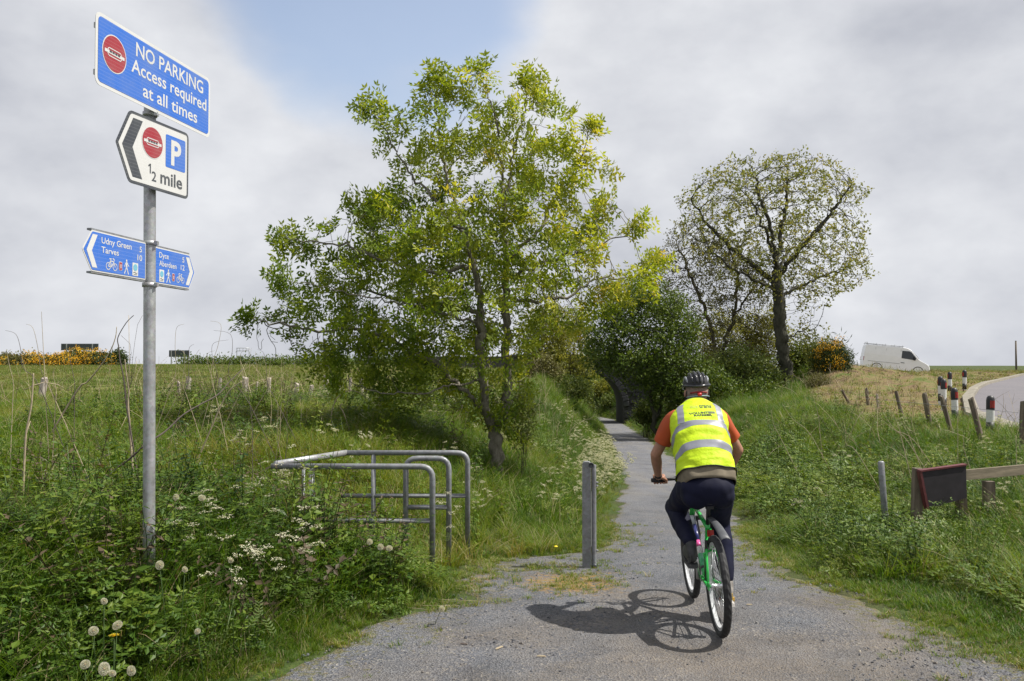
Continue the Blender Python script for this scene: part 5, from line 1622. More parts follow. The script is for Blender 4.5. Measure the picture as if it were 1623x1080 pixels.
M['rail_wood'] = wood('pale_rail_wood', (0.13, 0.11, 0.08), (0.30, 0.25, 0.18), 18, (0.12, 1, 1))
M['maroon'] = plain('faded_maroon_paint', (0.10, 0.022, 0.025), 0.6, var=0.3)
M['darkboard'] = plain('dark_board_face', (0.018, 0.014, 0.018), 0.75, var=0.35, scale=8)
YB = 9.3
A = PX(1456, 748, YB); Bq = PX(1539, 741, YB + 0.25)
bf = empty('board_fence', (A.x, YB, tz(A.x, YB))); tag(bf, 'broken rail fence with wooden posts leaning in the weeds at the right', 'fence')
z0 = tz(A.x, YB)
def bl_(p): return Vector(p) - Vector((A.x, YB, z0))
a = MB(); a.box((0.02, 0.10, 0.28), (0.09, 0.09, 1.02), Matrix.Rotation(R(2), 3, 'Y')); a.build('post', M['brown_wood'], bf)
a = MB(); a.box((0.62, 0.30, 0.25), (0.09, 0.09, 0.95), Matrix.Rotation(R(-2), 3, 'Y')); a.build('post', M['brown_wood'], bf)
r0 = bl_(PX(1462, 752, YB + .18)); r1 = bl_(PX(1720, 729, YB + .9))
d = r1 - r0
a = MB(); a.box((0, 0, 0), (d.length, 0.03, 0.115)); o = a.build('rail', M['rail_wood'], bf); o.location = (r0 + r1) / 2 + Vector((0, 0, -0.05)); o.rotation_euler = Vector((1, 0, 0)).rotation_difference(d).to_euler()
a = MB(); a.box((d.length * .42, 0.45, 0.1), (0.1, 0.1, 1.0)); a.build('post', M['brown_wood'], bf)
bdz = bl_(A)
bd = empty('dark_board', A + Vector((0, -0.02, 0)), (R(3), R(4.5) * 0, R(14))); tag(bd, 'small dark board with worn maroon edges fixed to the broken fence', 'board')
a = MB(); a.prism([(0.0, 0.0), (0.58, 0.050), (0.60, -0.30), (0.10, -0.40)], -0.02, 0.02); a.build('face', M['darkboard'], bd)
a = MB(); a.prism([(-0.012, 0.004), (0.585, 0.056), (0.585, 0.074), (-0.012, 0.022)], -0.03, 0.03)
a.prism([(-0.016, 0.004), (0.012, 0.004), (0.115, -0.40), (0.088, -0.41)], -0.027, 0.027); a.build('edge_trim', M['maroon'], bd)

# ------------------------------------------------------------------ wooden fence posts
def fence_post(label, px, pytop, Y, w, lean, mat, group, hmin=0.75, tiltf=0.0, split=False):
    t = PX(px, pytop, Y); z0 = tz(t.x, Y)
    h = max(t.z - z0, 0.3)
    o_ = empty('fence_post', (t.x - math.tan(R(lean)) * h, Y, z0), (R(tiltf), R(lean), rng.uniform(-.5, .5))); tag(o_, label, 'fence post', group)
    bm = bmesh.new()
    n = 8; L = h / math.cos(R(lean)); ring = []
    for k_, zz in enumerate((-0.25, L * 0.35, L * 0.75, L)):
        rr = []
        for i in range(n):
            an = 2 * math.pi * i / n + .4; j = rng.uniform(.82, 1.12)
            rr.append(bm.verts.new((math.cos(an) * w / 2 * j, math.sin(an) * w / 2 * j, zz + (rng.uniform(-.05, .035) if k_ == 3 else 0))))
        ring.append(rr)
    for a_, b_ in zip(ring[:-1], ring[1:]):
        for i in range(n): bm.faces.new((a_[i], a_[(i + 1) % n], b_[(i + 1) % n], b_[i]))
    bm.faces.new(ring[-1])
    me_ = bpy.data.meshes.new('post'); bm.to_mesh(me_); bm.free()
    link('post', me_, o_, mat)
    m2 = MB(); m2.tube([(w * .52, -w * .1, L * .8), (w * .62, -w * .3, L * .8 + .01), (w * .52, -w * .4, L * .78)], 0.004, 4); m2.build('staple', M['galvd'], o_)
    return o_
GL = 'grey split stumps of the old field fence'
for i, (px_, pt, Y, w, le, lb) in enumerate((
    (70, 599, 22.5, .17, 6, 'grey fence stump at the far left behind tall grass'),
    (299, 598, 24, .16, 3, 'broad split fence stump just right of the sign post'),
    (283, 606, 24.6, .09, -4, 'narrow stump beside the broad split one right of the sign post'),
    (349, 600, 24, .10, 4, 'thin fence stump between the broad split ones'),
    (389, 599, 23.5, .16, 1, 'tall pale fence stump with a tapering foot'),
    (408, 606, 24.5, .07, 8, 'thin tilted stake among dry stems'),
    (427, 599, 24, .12, 2, 'fence stump with a chipped rounded top'),
    (471, 608, 23.5, .13, 5, 'short pale stump standing clear in the grass'),
    (494, 612, 22.5, .11, 9, 'low leaning stump left of the tall pointed one'),
    (516, 596, 22, .12, -2, 'tall pointed grey stump near the ash branches'),
    (536, 607, 23, .10, 2, 'dark square fence post among the grey stumps'),
    (556, 598, 25, .09, 3, 'grey stump half hidden by ash leaves'),
    (573, 597, 25.5, .10, -3, 'last visible grey stump under the ash branches'))):
    fence_post(lb, px_, pt, Y, w, le, M['brown_wood'] if 'dark' in lb else M['grey_wood'], GL)
GR = 'leaning brown posts of the roadside fence'
for (px_, pt, Y, w, le, lb) in (
    (1331, 618, 28, .12, -34, 'brown post tilted far over to the left at the straw mound'),
    (1373, 615, 27, .13, -6, 'upright brown post in front of the straw mound'),
    (1389, 625, 26, .10, -8, 'slim grey post between two darker brown ones'),
    (1421, 621, 22, .12, -12, 'brown post leaning left below the van'),
    (1463, 624, 19, .15, -11, 'thick brown post leaning left with a flat top'),
    (1489, 627, 17.6, .11, -17, 'crooked grey brown post beside the striped markers'),
    (1541, 632, 16, .14, -12, 'dark brown post at the corner of the road'),
    (1622, 638, 15, .12, 2, 'dark post cut by the right picture edge')):
    fence_post(lb, px_, pt, Y, w * .8, le, M['grey_wood'] if 'slim' in lb else M['brown_wood'], GR)
wm = MB()
pts_ = [PX(a_, b_, Y_) for a_, b_, Y_ in ((1373, 632, 27), (1421, 636, 22), (1463, 640, 19), (1493, 643, 17.5), (1546, 648, 16), (1622, 655, 15))]
wm.tube(pts_, 0.004, 4); tag(wm.build('fence_wire', M['galvd']), 'single strand of wire strung between the leaning brown posts', 'wire')

# striped marker posts
M['mk_white'] = plain('marker_white', (0.6, 0.6, 0.58), 0.5, var=0.08); M['mk_black'] = plain('marker_black', (0.015, 0.015, 0.018), 0.5)
M['mk_red'] = plain('reflector_red', (0.28, 0.02, 0.015), 0.25, var=0.4, scale=60)
def marker():
    root = empty('marker_post'); r = 0.078
    a = MB(); a.lathe([(0, -0.3), (r, -0.3), (r, 0.22)], 18); a.build('white_band', M['mk_white'], root)
    a = MB(); a.lathe([(r, 0.22), (r + .001, 0.22), (r + .001, 0.45), (r, 0.45)], 18); a.build('black_band', M['mk_black'], root)
    a = MB(); a.lathe([(r, 0.45), (r, 0.70)], 18); a.build('white_band', M['mk_white'], root)
    a = MB(); a.lathe([(r + .002, 0.70), (r + .003, 0.74), (r + .003, 0.90), (r * .92, 0.955), (r * .6, 0.99), (0, 1.0)], 18); a.build('cap', M['mk_black'], root)
    for s in (-1, 1):
        a = MB()
        for q_ in (-1, 0, 1):
            an = R(-90 + s * 0 + q_ * 24) if s < 0 else R(90 + q_ * 24)
            a.box((math.cos(an) * (r + .004), math.sin(an) * (r + .004), 0.82), (0.032, 0.010, 0.15), Matrix.Rotation(an + math.pi / 2, 3, 'Z'))
        a.build('reflector', M['mk_red'], root)
    return root
mk = marker()
for i, (px_, pt, Y, lb) in enumerate((
    (1568, 627, 17.6, 'striped marker with red reflector standing alone in front of the road'),
    (1513.5, 614.5, 21, 'nearest of the clustered striped markers showing its full black band'),
    (1495, 601, 25, 'front marker of the overlapping pair behind the crooked post'),
    (1490.5, 596.5, 27, 'rear marker of the overlapping pair mostly hidden by the front one'),
    (1505.5, 589.5, 34, 'small far striped marker left of the farthest one on the grass'),
    (1528, 586.5, 34.5, 'farthest right striped marker on the mown slope'))):
    o = mk if i == 0 else copy_tree(mk)
    t = PX(px_, pt, Y); o.location = (t.x, Y, t.z - 1.0); o.rotation_euler = (0, R(1.5) * (-1) ** i, R(20 * i)); tag(o, lb, 'marker post', 'black and white striped marker posts along the road')

# ------------------------------------------------------------------ white van
def make_van():
    root = empty('panel_van')
    paint = plain('van_white_paint', (0.82, 0.83, 0.85), 0.3, var=0.03, scale=3); glass = plain('van_glass', (0.03, 0.035, 0.04), 0.08, var=0.1); blk = plain('van_black_plastic', (0.02, 0.02, 0.022), 0.6)
    # side profile (x forward, z up), rear at x=0
    prof = [(0.02, 0.45), (0.0, 0.9), (0.03, 1.7), (0.12, 2.42), (0.22, 2.50), (3.4, 2.52), (3.85, 2.46), (4.15, 2.30), (4.85, 1.52), (5.05, 1.38), (5.62, 1.12), (5.80, 0.95), (5.86, 0.62), (5.84, 0.36), (5.3, 0.32), (0.4, 0.34)]
    def halfw(z): return 0.98 - 0.12 * max(0, (z - 1.1) / 1.4) ** 1.5
    m_ = MB(); n = len(prof)
    rows = []
    for s in (-1, -0.93, 0.93, 1):
        rr = []
        for x, z in prof:
            k_ = 1 if abs(s) < 1 else 0
            ins_ = 0 if k_ else 0.05
            cx, cz = 2.9, 1.3
            rr.append((x + (cx - x) * ins_ * .4, s / abs(s) * halfw(z) * (1.0 if not k_ else 0.955) if not k_ else s / abs(s) * halfw(z) * 0.955, z + (cz - z) * ins_ * .4))
        rows.append(rr)
    vs = [p for r_ in rows for p in r_]; fs = []
    for k_ in range(3):
        for i in range(n):
            j = (i + 1) % n; fs.append((k_ * n + i, k_ * n + j, (k_ + 1) * n + j, (k_ + 1) * n + i))
    fs.append(tuple(reversed(range(n)))) ; fs.append(tuple(range(3 * n, 4 * n)))
    m_.add(vs, fs); m_.build('body', paint, root)
    for s in (-1, 1):
        def side(poly, off, nm, mt, thick=0.012):
            a = MB(); pts = [(x, s * (halfw(z) + off), z) for x, z in poly]; q = [(x, s * (halfw(z) + off - thick), z) for x, z in poly]; k_ = len(poly)
            a.add(pts + q, [tuple(range(k_)), tuple(reversed(range(k_, 2 * k_)))] + [(i, (i + 1) % k_, (i + 1) % k_ + k_, i + k_) for i in range(k_)]); return a.build(nm, mt, root)
        side([(3.32, 1.50), (4.55, 1.42), (4.60, 1.62), (4.15, 2.12), (3.98, 2.20), (3.34, 2.20)], 0.008, 'side_window', glass)
        side([(3.28, 1.05), (3.62, 1.05), (3.62, 1.10), (3.28, 1.10)], 0.02, 'door_handle', blk)
        for x in (1.0, 1.95, 3.22): side([(x, .55), (x + .02, .55), (x + .02, 2.3), (x, 2.3)], 0.006, 'panel_gap', blk if x > 3 else plain('shadow_line', (.35, .36, .38)))
        side([(0.4, 0.95), (3.2, 0.95), (3.2, 0.99), (0.4, 0.99)], 0.006, 'moulding', plain('rub_strip', (.4, .41, .42)))
        a = MB(); a.box((4.42, s * 1.12, 1.55), (0.10, 0.18, 0.32)); a.build('mirror', blk, root)
        a = MB(); a.box((5.42, s * 0.80, 0.98), (0.40, 0.20, 0.20), Matrix.Rotation(R(18), 3, 'Y')); a.build('headlight', plain('lamp_glass', (.5, .52, .55), 0.1), root)
        a = MB(); a.box((0.03, s * 0.92, 1.15), (0.06, 0.08, 0.4)); a.build('tail_light', M['mk_red'], root)
        for x in (1.25, 4.85):
            w_o = MB(); w_o.lathe([(0.20, -0.11), (0.31, -0.12), (0.35, -0.08), (0.35, 0.08), (0.31, 0.12), (0.20, 0.11)], 28)
            o = w_o.build('wheel', blk, root); o.location = (x, s * 0.86, 0.35); o.rotation_euler = (R(90), 0, 0)
            rm = MB(); rm.lathe([(0, 0.06 * -s), (0.08, 0.09 * -s), (0.2, 0.10 * -s), (0.21, 0.0)], 20); rm.build('rim', M['galvd'], o)
            ar = MB(); ar.tube([(x + 0.46 * math.cos(t_), s * (halfw(.6) + .004), 0.38 + 0.44 * math.sin(t_)) for t_ in np.linspace(-.1, math.pi + .1, 14)], 0.035, 6); ar.build('wheel_arch', blk, root)
    a = MB(); p0, p1 = (4.22, 2.24), (4.86, 1.56)
    a.add([(p0[0], -.78, p0[1] + .01), (p0[0], .78, p0[1] + .01), (p1[0] + .02, .90, p1[1] + .02), (p1[0] + .02, -.90, p1[1] + .02)], [(0, 1, 2, 3)]); a.build('windscreen', glass, root)
    a = MB(); a.box((5.80, 0, 0.48), (0.22, 1.92, 0.30)); a.box((5.3, 0, 0.36), (1.0, 1.9, 0.14)); a.build('bumper', blk, root)
    a = MB(); a.box((5.84, 0, 0.86), (0.06, 1.1, 0.20)); a.build('grille', blk, root)
    rk = MB()
    for x in (0.25, 1.05, 1.85, 2.65, 3.35):
        rk.tube([(x, -.82, 2.42), (x, -.82, 2.72)], 0.016, 6); rk.tube([(x, .82, 2.42), (x, .82, 2.72)], 0.016, 6); rk.tube([(x, -.82, 2.60), (x, .82, 2.60)], 0.022, 6)
    for s in (-.82, .82): rk.tube([(0.15, s, 2.60), (3.45, s, 2.60)], 0.022, 6)
    rk.tube([(0.25, -.82, 2.72), (.25, .82, 2.72)], .02, 6)
    rk.build('roof_rack', M['galvd'], root)
    return root
van = make_van(); v0 = PX(1366, 588, 74)
van.location = (v0.x + 0.1, 74.5, 0.98); van.rotation_euler = (0, R(6.0), R(-14)); van.scale = (0.91, 0.91, 0.91)
van.location.z = PX(1400, 586, 74).z - 0.06
tag(van, 'white panel van with a roof rack parked behind the straw mound', 'van')

# ------------------------------------------------------------------ far things
def board(px0, py0, px1, py1, Y, label, posts):
    a0 = PX(px0, py0, Y); a1 = PX(px1, py1, Y); W = a1.x - a0.x; H = a0.z - a1.z
    gz_ = tz((a0.x + a1.x) / 2, Y)
    root = empty('sign_board', ((a0.x + a1.x) / 2, Y, gz_)); tag(root, label, 'sign', 'backs of large road signs beyond the field')
    zc = (a0.z + a1.z) / 2 - gz_
    m_ = MB(); m_.box((0, 0, zc), (W, 0.06, H)); m_.build('panel', plain('sign_back_dull', (0.055, 0.065, 0.075), 0.7, var=.2, scale=1), root)
    for p in posts:
        x = PX(p, py0, Y).x - (a0.x + a1.x) / 2
        m_ = MB(); m_.box((x, -0.09, (zc + H / 2) / 2), (0.14, 0.10, zc + H / 2)); m_.build('post', M['galv'], root)
    m_ = MB(); m_.box((0, -0.05, zc + H * .3), (W * .98, .04, .05)); m_.box((0, -0.05, zc - H * .3), (W * .98, .04, .05)); m_.build('rail', plain('sign_rail_dull', (0.08, 0.09, 0.1), 0.6), root)
board(97, 545, 156, 555.5, 125, 'larger dark back of a road sign behind the gorse', (106, 147))
board(268, 555.5, 300, 566, 130, 'smaller dark back of a road sign right of the sign post', (272, 292))
# road bridge parapet far away
P0 = PX(362, 574, 135); P1 = PX(836, 573, 135)
op = empty('road_barrier', ((P0.x + P1.x) / 2, 135, 0.6)); tag(op, 'long dark barrier rail on pale concrete across the far side of the field', 'barrier')
W = P1.x - P0.x
a = MB(); a.box((0, 0, P0.z + .10 - .6), (W, 0.2, 0.34)); a.build('rail', plain('barrier_dark', (0.045, 0.05, 0.065), 0.6), op)
a = MB(); a.box((4.5, 0.3, 0.78), (W - 9, 0.4, 0.55)); a.build('concrete', plain('barrier_concrete', (0.45, 0.47, 0.5), 0.8), op)
for i in range(16):
    a = MB(); a.box((-W / 2 + W * (i + .5) / 16, 0.02, 0.65), (0.14, 0.14, 1.3)); a.build('post', M['galvd'], op)
# coach beyond
cz_ = PX(375, 580, 128)
cc = empty('coach', (cz_.x, 128, cz_.z - 0.95)); tag(cc, 'distant white coach with dark windows left of the barrier rail', 'coach')
wp = plain('coach_white', (0.65, 0.66, 0.67), 0.4); dg_ = plain('coach_glass', (0.04, 0.045, 0.06), 0.2)
a = MB(); a.prism([(-1.9, 0.35), (1.9, 0.35), (1.95, 1.0), (1.75, 1.72), (1.5, 1.84), (-1.75, 1.84), (-1.9, 1.6)], -0.9, 0.9); a.build('body', wp, cc)
for i in range(5):
    a = MB(); a.box((-1.45 + i * .68, -0.91, 1.45), (0.56, 0.04, 0.36)); a.build('window', dg_, cc)
for x in (-1.2, 1.15):
    a = MB(); a.lathe([(0, -.1), (.34, -.1), (.34, .1), (0, .1)], 16); o = a.build('wheel', S_BLACK, cc); o.location = (x, -.82, .34); o.rotation_euler = (R(90), 0, 0)
# lattice gantry
g_ = PX(385, 573, 132)
gg = empty('gantry', (g_.x, 132, tz(g_.x, 132))); tag(gg, 'small grey frame gantry standing over the far barrier', 'gantry')
hz = PX(385, 552, 132).z - tz(g_.x, 132)
a = MB()
for x in (-.95, .95): a.tube([(x, 0, 0), (x, 0, hz)], .05, 6)
a.build('leg', M['galvd'], gg)
a = MB()
for z in (hz, hz - .45): a.tube([(-1.0, 0, z), (1.0, 0, z)], .045, 6)
for x in (-.5, 0, .5): a.tube([(x, 0, hz), (x, 0, hz - .45)], .03, 5)
a.build('crossbeam', M['galv'], gg)
a = MB(); a.box((-.35, 0, hz - 1.55), (.75, .3, .55)); a.build('box', S_BACK, gg)
# slim black topped post
q = PX(313.5, 564, 118); z_ = tz(q.x, 118)
bo = empty('road_post', (q.x, 118, z_)); tag(bo, 'tiny white post with a black top right of the smaller sign board', 'post')
a = MB(); a.lathe([(0, 0), (.09, 0), (.09, q.z - z_ - .4)], 10); a.build('shaft', M['mk_white'], bo)
a = MB(); a.lathe([(.11, q.z - z_ - .4), (.11, q.z - z_), (0, q.z - z_ + .15)], 10); a.build('cap', M['mk_black'], bo)
# pole at the right skyline
q = PX(1610, 541, 100); z_ = tz(q.x, 100)
po = empty('utility_pole', (q.x, 100, z_)); tag(po, 'lone dark wooden pole on the skyline at the far right', 'pole')
a = MB(); a.tube([(0, 0, -.3), (0, 0, q.z - z_)], [.12, .09], 8); a.build('shaft', M['brown_wood'], po)
a = MB(); a.tube([(0, 0, q.z - z_), (0, 0, q.z - z_ + .06)], [.10, .05], 8); a.build('cap', S_BACK, po)
# ------------------------------------------------------------------ bicycle  (local: y forward, x right, origin at rear contact point)
BX, BY = 1.405, 5.80
BZ = tz(BX, BY) + 0.014
PITCHB = math.atan2(tz(BX + .04, BY + 1.06) - tz(BX, BY), 1.06)
BMAT = Matrix.Translation((BX, BY, BZ)) @ Matrix.Rotation(R(-2.0), 4, 'Z') @ Matrix.Rotation(PITCHB, 4, 'X') @ Matrix.Rotation(R(-2.6), 4, 'Y')
bike = empty('bicycle'); bike.matrix_world = BMAT
tag(bike, 'green mountain bicycle with black tyres ridden away along the gravel path', 'bicycle')
GREEN = plain('bright_green_enamel', (0.02, 0.40, 0.06), 0.25, var=0.05, spec=0.6)
RUB = plain('black_rubber', (0.018, 0.018, 0.019), 0.75, var=0.3, scale=60); SATB = plain('satin_black', (0.02, 0.02, 0.022), 0.4)
CHROME = plain('polished_alloy', (0.62, 0.63, 0.64), 0.28, 0.85, var=0.06); ALLOY = plain('rim_alloy', (0.66, 0.67, 0.68), 0.35, 0.5, var=0.05)
WR = 0.338; WB = 1.06
RA = Vector((0, 0, WR)); FA = Vector((0, WB, WR)); BB = Vector((0, 0.43, 0.295)); SC = Vector((0, 0.235, 0.715)); HT = Vector((0, 0.83, 0.80)); HB = Vector((0, 0.868, 0.68))
def wheel(c, nm='wheel'):
    r = MB(); n = 56
    # rim in its own plane (y,z), axle along x
    vs = []; fs = []; prof = [(-0.0125, 0.268), (0.0125, 0.268), (0.0135, 0.292), (0.0, 0.286), (-0.0135, 0.292)]
    for i in range(n):
        a = 2 * math.pi * i / n
        for x, rr in prof: vs.append((x, rr * math.cos(a), rr * math.sin(a)))
    m = len(prof)
    for i in range(n):
        for j in range(m): fs.append((i * m + j, i * m + (j + 1) % m, ((i + 1) % n) * m + (j + 1) % m, ((i + 1) % n) * m + j))
    r.add(vs, fs, 0, False)
    w = r.build(nm, ALLOY, bike); w.location = c
    t = MB(); vs = []; fs = []; n = 72; k_ = 10
    for i in range(n):
        a = 2 * math.pi * i / n
        for j in range(k_):
            b = 2 * math.pi * j / k_; rr = 0.311 + 0.0262 * math.cos(b); 
            if j in (0, 1, 9) and (i + (j == 1) + 2 * (j == 9)) % 2: rr -= 0.0035
            vs.append((0.026 * math.sin(b), rr * math.cos(a), rr * math.sin(a)))
    for i in range(n):
        for j in range(k_): fs.append((i * k_ + j, ((i + 1) % n) * k_ + j, ((i + 1) % n) * k_ + (j + 1) % k_, i * k_ + (j + 1) % k_))
    t.add(vs, fs, 0, False); t.build('tyre', RUB, w)
    s = MB()
    for i in range(32):
        a = 2 * math.pi * i / 32; sx = 0.03 if i % 2 else -0.03; off = 0.55 if (i // 2) % 2 else -0.55
        s.tube([(sx, 0.02 * math.cos(a + off), 0.02 * math.sin(a + off)), (0, 0.27 * math.cos(a), 0.27 * math.sin(a))], 0.0011, 4)
    s.build('spokes', CHROME, w)
    h = MB(); h.tube([(-0.055, 0, 0), (-0.034, 0, 0), (-0.03, 0, 0), (0.03, 0, 0), (0.034, 0, 0), (0.055, 0, 0)], [0.008, 0.022, 0.016, 0.016, 0.022, 0.008], 14); h.build('hub', CHROME, w)
    return w
wheel(RA); fw = wheel(FA)
fr = MB()
fr.tube([BB, SC], 0.0165, 14); fr.tube([SC + Vector((0, .0, -.03)), HT - Vector((0, .0, .015))], 0.0155, 14); fr.tube([HT + Vector((0, -.006, .02)), HB - Vector((0, -.004, .01))], 0.021, 14)
for s in (-1, 1):
    fr.tube([SC + Vector((s * .012, -.005, -.03)), Vector((s * .042, .12, .50)), Vector((s * .062, 0.0, WR))], [.009, .0095, .009], 10)
    fr.tube([BB + Vector((s * .03, -.01, 0)), Vector((s * .038, .26, .305)), Vector((s * .062, 0.0, WR))], [.011, .011, .010], 10)
    fr.box((s * .062, 0.0, WR), (.006, .05, .05))
    fr.tube([Vector((s * .052, .13, .498)), Vector((s * .058, .135, .53)), Vector((s * 0.0, .165, .545))], 0.007, 8)
fr.tube([BB - Vector((.036, 0, 0)), BB + Vector((.036, 0, 0))], 0.023, 14)
fr.build('frame', GREEN, bike)
# down tube carries coloured bands
dt = HB - BB
cols = [('down_tube', 0.00, 0.13, (0.03, 0.50, 0.13)), ('down_tube', 0.13, 0.17, (0.02, 0.02, 0.03)), ('down_tube', 0.17, 0.36, (0.10, 0.50, 0.24)), ('down_tube', 0.36, 0.47, (0.75, 0.72, 0.70)), ('down_tube', 0.47, 0.57, (0.72, 0.10, 0.32)), ('down_tube', 0.57, 0.83, (0.03, 0.035, 0.14)), ('down_tube', 0.83, 1.0, (0.45, 0.46, 0.5))]
for nm, a0, a1, c in cols:
    m_ = MB(); m_.tube([BB + dt * a0, BB + dt * a1], 0.0205, 14); m_.build(nm, plain('frame_band', c, 0.3, var=0.03), bike)
fk = MB()
stt = HB + Vector((0, .008, -.02))
for s in (-1, 1): fk.tube([stt + Vector((s * .025, 0, 0)), Vector((s * .058, .955, .52)), Vector((s * .06, WB, WR))], [.017, .016, .013], 12)
fk.box(stt + Vector((0, 0, -.0)), (.13, .04, .03)); fk.build('fork', SATB, bike)
st = MB(); st.tube([HT + Vector((0, -.004, .02)), HT + Vector((0, -.022, .10))], 0.016, 12); st.tube([HT + Vector((0, -.018, .09)), HT + Vector((0, .055, .155))], 0.015, 12); st.build('stem', SATB, bike)
HBR = HT + Vector((0, .055, .155))
hb = MB(); hb.tube([HBR + Vector((-.29, -.045, .012)), HBR + Vector((-.12, -.01, .012)), HBR + Vector((-.04, 0, 0)), HBR + Vector((.04, 0, 0)), HBR + Vector((.12, -.01, .012)), HBR + Vector((.29, -.045, .012))], 0.0125, 12); hb.build('handlebar', SATB, bike)
for s in (-1, 1):
    g = MB(); g.tube([HBR + Vector((s * .185, -.024, .012)), HBR + Vector((s * .305, -.048, .012))], 0.0165, 12); g.build('grip', RUB, bike)
    g = MB(); g.tube([HBR + Vector((s * .17, -.01, .005)), HBR + Vector((s * .19, .035, -.012)), HBR + Vector((s * .26, .045, -.018))], 0.006, 8); g.build('brake_lever', SATB, bike)
cb = MB()
for s in (-1, 1): cb.tube([HBR + Vector((s * .17, 0, .0)), HBR + Vector((s * .10, .09, .02)), HBR + Vector((s * .02, .10, -.08)), HB + Vector((s * .02, .03, 0))], 0.0028, 6)
cb.tube([HB + Vector((.01, -.01, .02)), BB + Vector((.02, .05, .05)), Vector((.045, .2, .33)), RA + Vector((.075, -.03, -.02))], 0.0028, 6); cb.build('cable', SATB, bike)
sp_ = MB(); sdir = (SC - BB).normalized(); sp_.tube([SC - sdir * .02, SC + sdir * .20], 0.0142, 14); sp_.build('seat_post', SATB, bike)
ST = SC + sdir * .21 + Vector((0, .045, 0))
sa = MB()
rows = [(-.125, .052, .0), (-.10, .064, .010), (-.05, .060, .012), (0.0, .045, .006), (.06, .026, .002), (.12, .020, .0), (.145, .012, -.012)]
vs = []; fs = []
for y, w, z in rows:
    for i in range(12):
        a = 2 * math.pi * i / 12; vs.append((ST.x + w * math.cos(a), ST.y + y + .01, ST.z + z + (0.016 if math.sin(a) > 0 else 0.034) * math.sin(a)))
for k_ in range(len(rows) - 1):
    for i in range(12): fs.append((k_ * 12 + i, k_ * 12 + (i + 1) % 12, (k_ + 1) * 12 + (i + 1) % 12, (k_ + 1) * 12 + i))
fs.append(tuple(range(12))); sa.add(vs, fs, 0, True); sa.build('saddle', RUB, bike)
rl = MB()
for s in (-1, 1): rl.tube([ST + Vector((s * .03, -.10, -.018)), ST + Vector((s * .02, -.04, -.038)), ST + Vector((s * .018, .05, -.038)), ST + Vector((0, .12, -.01))], 0.0035, 6)
rl.build('saddle_rail', CHROME, bike)
bg = MB(); bg.box(ST + Vector((0, -.06, -.050)), (.05, .05, .04)); bg.build('saddle_bag', RUB, bike)
# clip-on mudguard
mg = MB(); p0 = SC + Vector((0.015, -.02, -.02)); vs = []; fs = []
for i in range(9):
    t = i / 8; c = Vector((0.012 + .02 * t, 0.21 - .42 * t, 0.76 - 0.085 * t + .02 * math.sin(t * 3.1))); w = .022 + .012 * t
    for j in range(7):
        a = math.pi * j / 6; vs.append((c.x + w * math.cos(a), c.y, c.z + w * .55 * math.sin(a)))
for i in range(8):
    for j in range(6): fs.append((i * 7 + j, i * 7 + j + 1, (i + 1) * 7 + j + 1, (i + 1) * 7 + j))
mg.add(vs, fs, 0, True); o = mg.build('mudguard', plain('grey_plastic', (0.075, 0.078, 0.085), 0.5), bike)
md = o.modifiers.new('thick', 'SOLIDIFY'); md.thickness = 0.003
# drivetrain
CL = 0.172; cth = R(112)   # left crank angle from +y, nearly upright
lp_ = BB + Vector((0, CL * math.cos(cth), CL * math.sin(cth))); rp_ = BB - Vector((0, CL * math.cos(cth), CL * math.sin(cth)))
cr = MB(); cr.tube([BB + Vector((-.055, 0, 0)), Vector((-.068, lp_.y, lp_.z))], [.014, .011], 10); cr.build('crank', CHROME, bike)
cr = MB(); cr.tube([BB + Vector((.06, 0, 0)), Vector((.072, rp_.y, rp_.z))], [.014, .011], 10); cr.build('crank', CHROME, bike)
cg = MB()
for rr, x in ((.078, .048), (.062, .042)):
    vs = []; n = 44
    for xx in (x - .0012, x + .0012):
        for i in range(n): a = 2 * math.pi * i / n; q_ = rr + (0.003 if i % 2 else 0); vs.append((xx, BB.y + q_ * math.cos(a), BB.z + q_ * math.sin(a)))
    cg.add(vs, [tuple(range(n)), tuple(reversed(range(n, 2 * n)))] + [(i, (i + 1) % n, n + (i + 1) % n, n + i) for i in range(n)])
cg.build('chainring', SATB, bike)
ca = MB()
for k_, rr in enumerate((.05, .043, .036, .030, .026)):
    ca.tube([RA + Vector((.034 + k_ * .004, 0, 0)), RA + Vector((.036 + k_ * .004, 0, 0))], rr, 20)
ca.build('cassette', CHROME, bike)
cn = MB(); cn.tube([BB + Vector((.046, 0, .078)), RA + Vector((.045, 0.0, .045))], .0035, 5); cn.tube([BB + Vector((.046, 0, -.078)), RA + Vector((.05, .03, -.12))], .0035, 5); cn.tube([RA + Vector((.05, .03, -.12)), RA + Vector((.05, -.03, -.09)), RA + Vector((.048, .03, -.05)), RA + Vector((.045, -.03, -.03))], .0035, 5); cn.build('chain', SATB, bike)
dr = MB(); dr.box(RA + Vector((.058, .012, -.075)), (.014, .045, .11), Matrix.Rotation(R(-12), 3, 'X')); dr.build('derailleur', CHROME, bike)
for s, p in ((-1, lp_), (1, rp_)):
    pd = MB(); pd.box((s * .118, p.y, p.z), (.086, .075, .020)); pd.build('pedal', SATB, bike)
    rf = MB(); rf.box((s * .118, p.y - .040, p.z), (.05, .005, .014)); rf.build('pedal_reflector', plain('amber_reflector', (0.45, 0.10, 0.02), 0.3), bike)
bk = MB()
for s in (-1, 1): bk.box((s * .034, .155, .575), (.014, .02, .085)); bk.box((s * .018, .16, .61), (.03, .012, .012))
bk.build('brake_caliper', SATB, bike)
rf = MB(); rf.box((0.0, .150, .665), (.045, .012, .045)); rf.build('rear_reflector', M['mk_red'], bike)

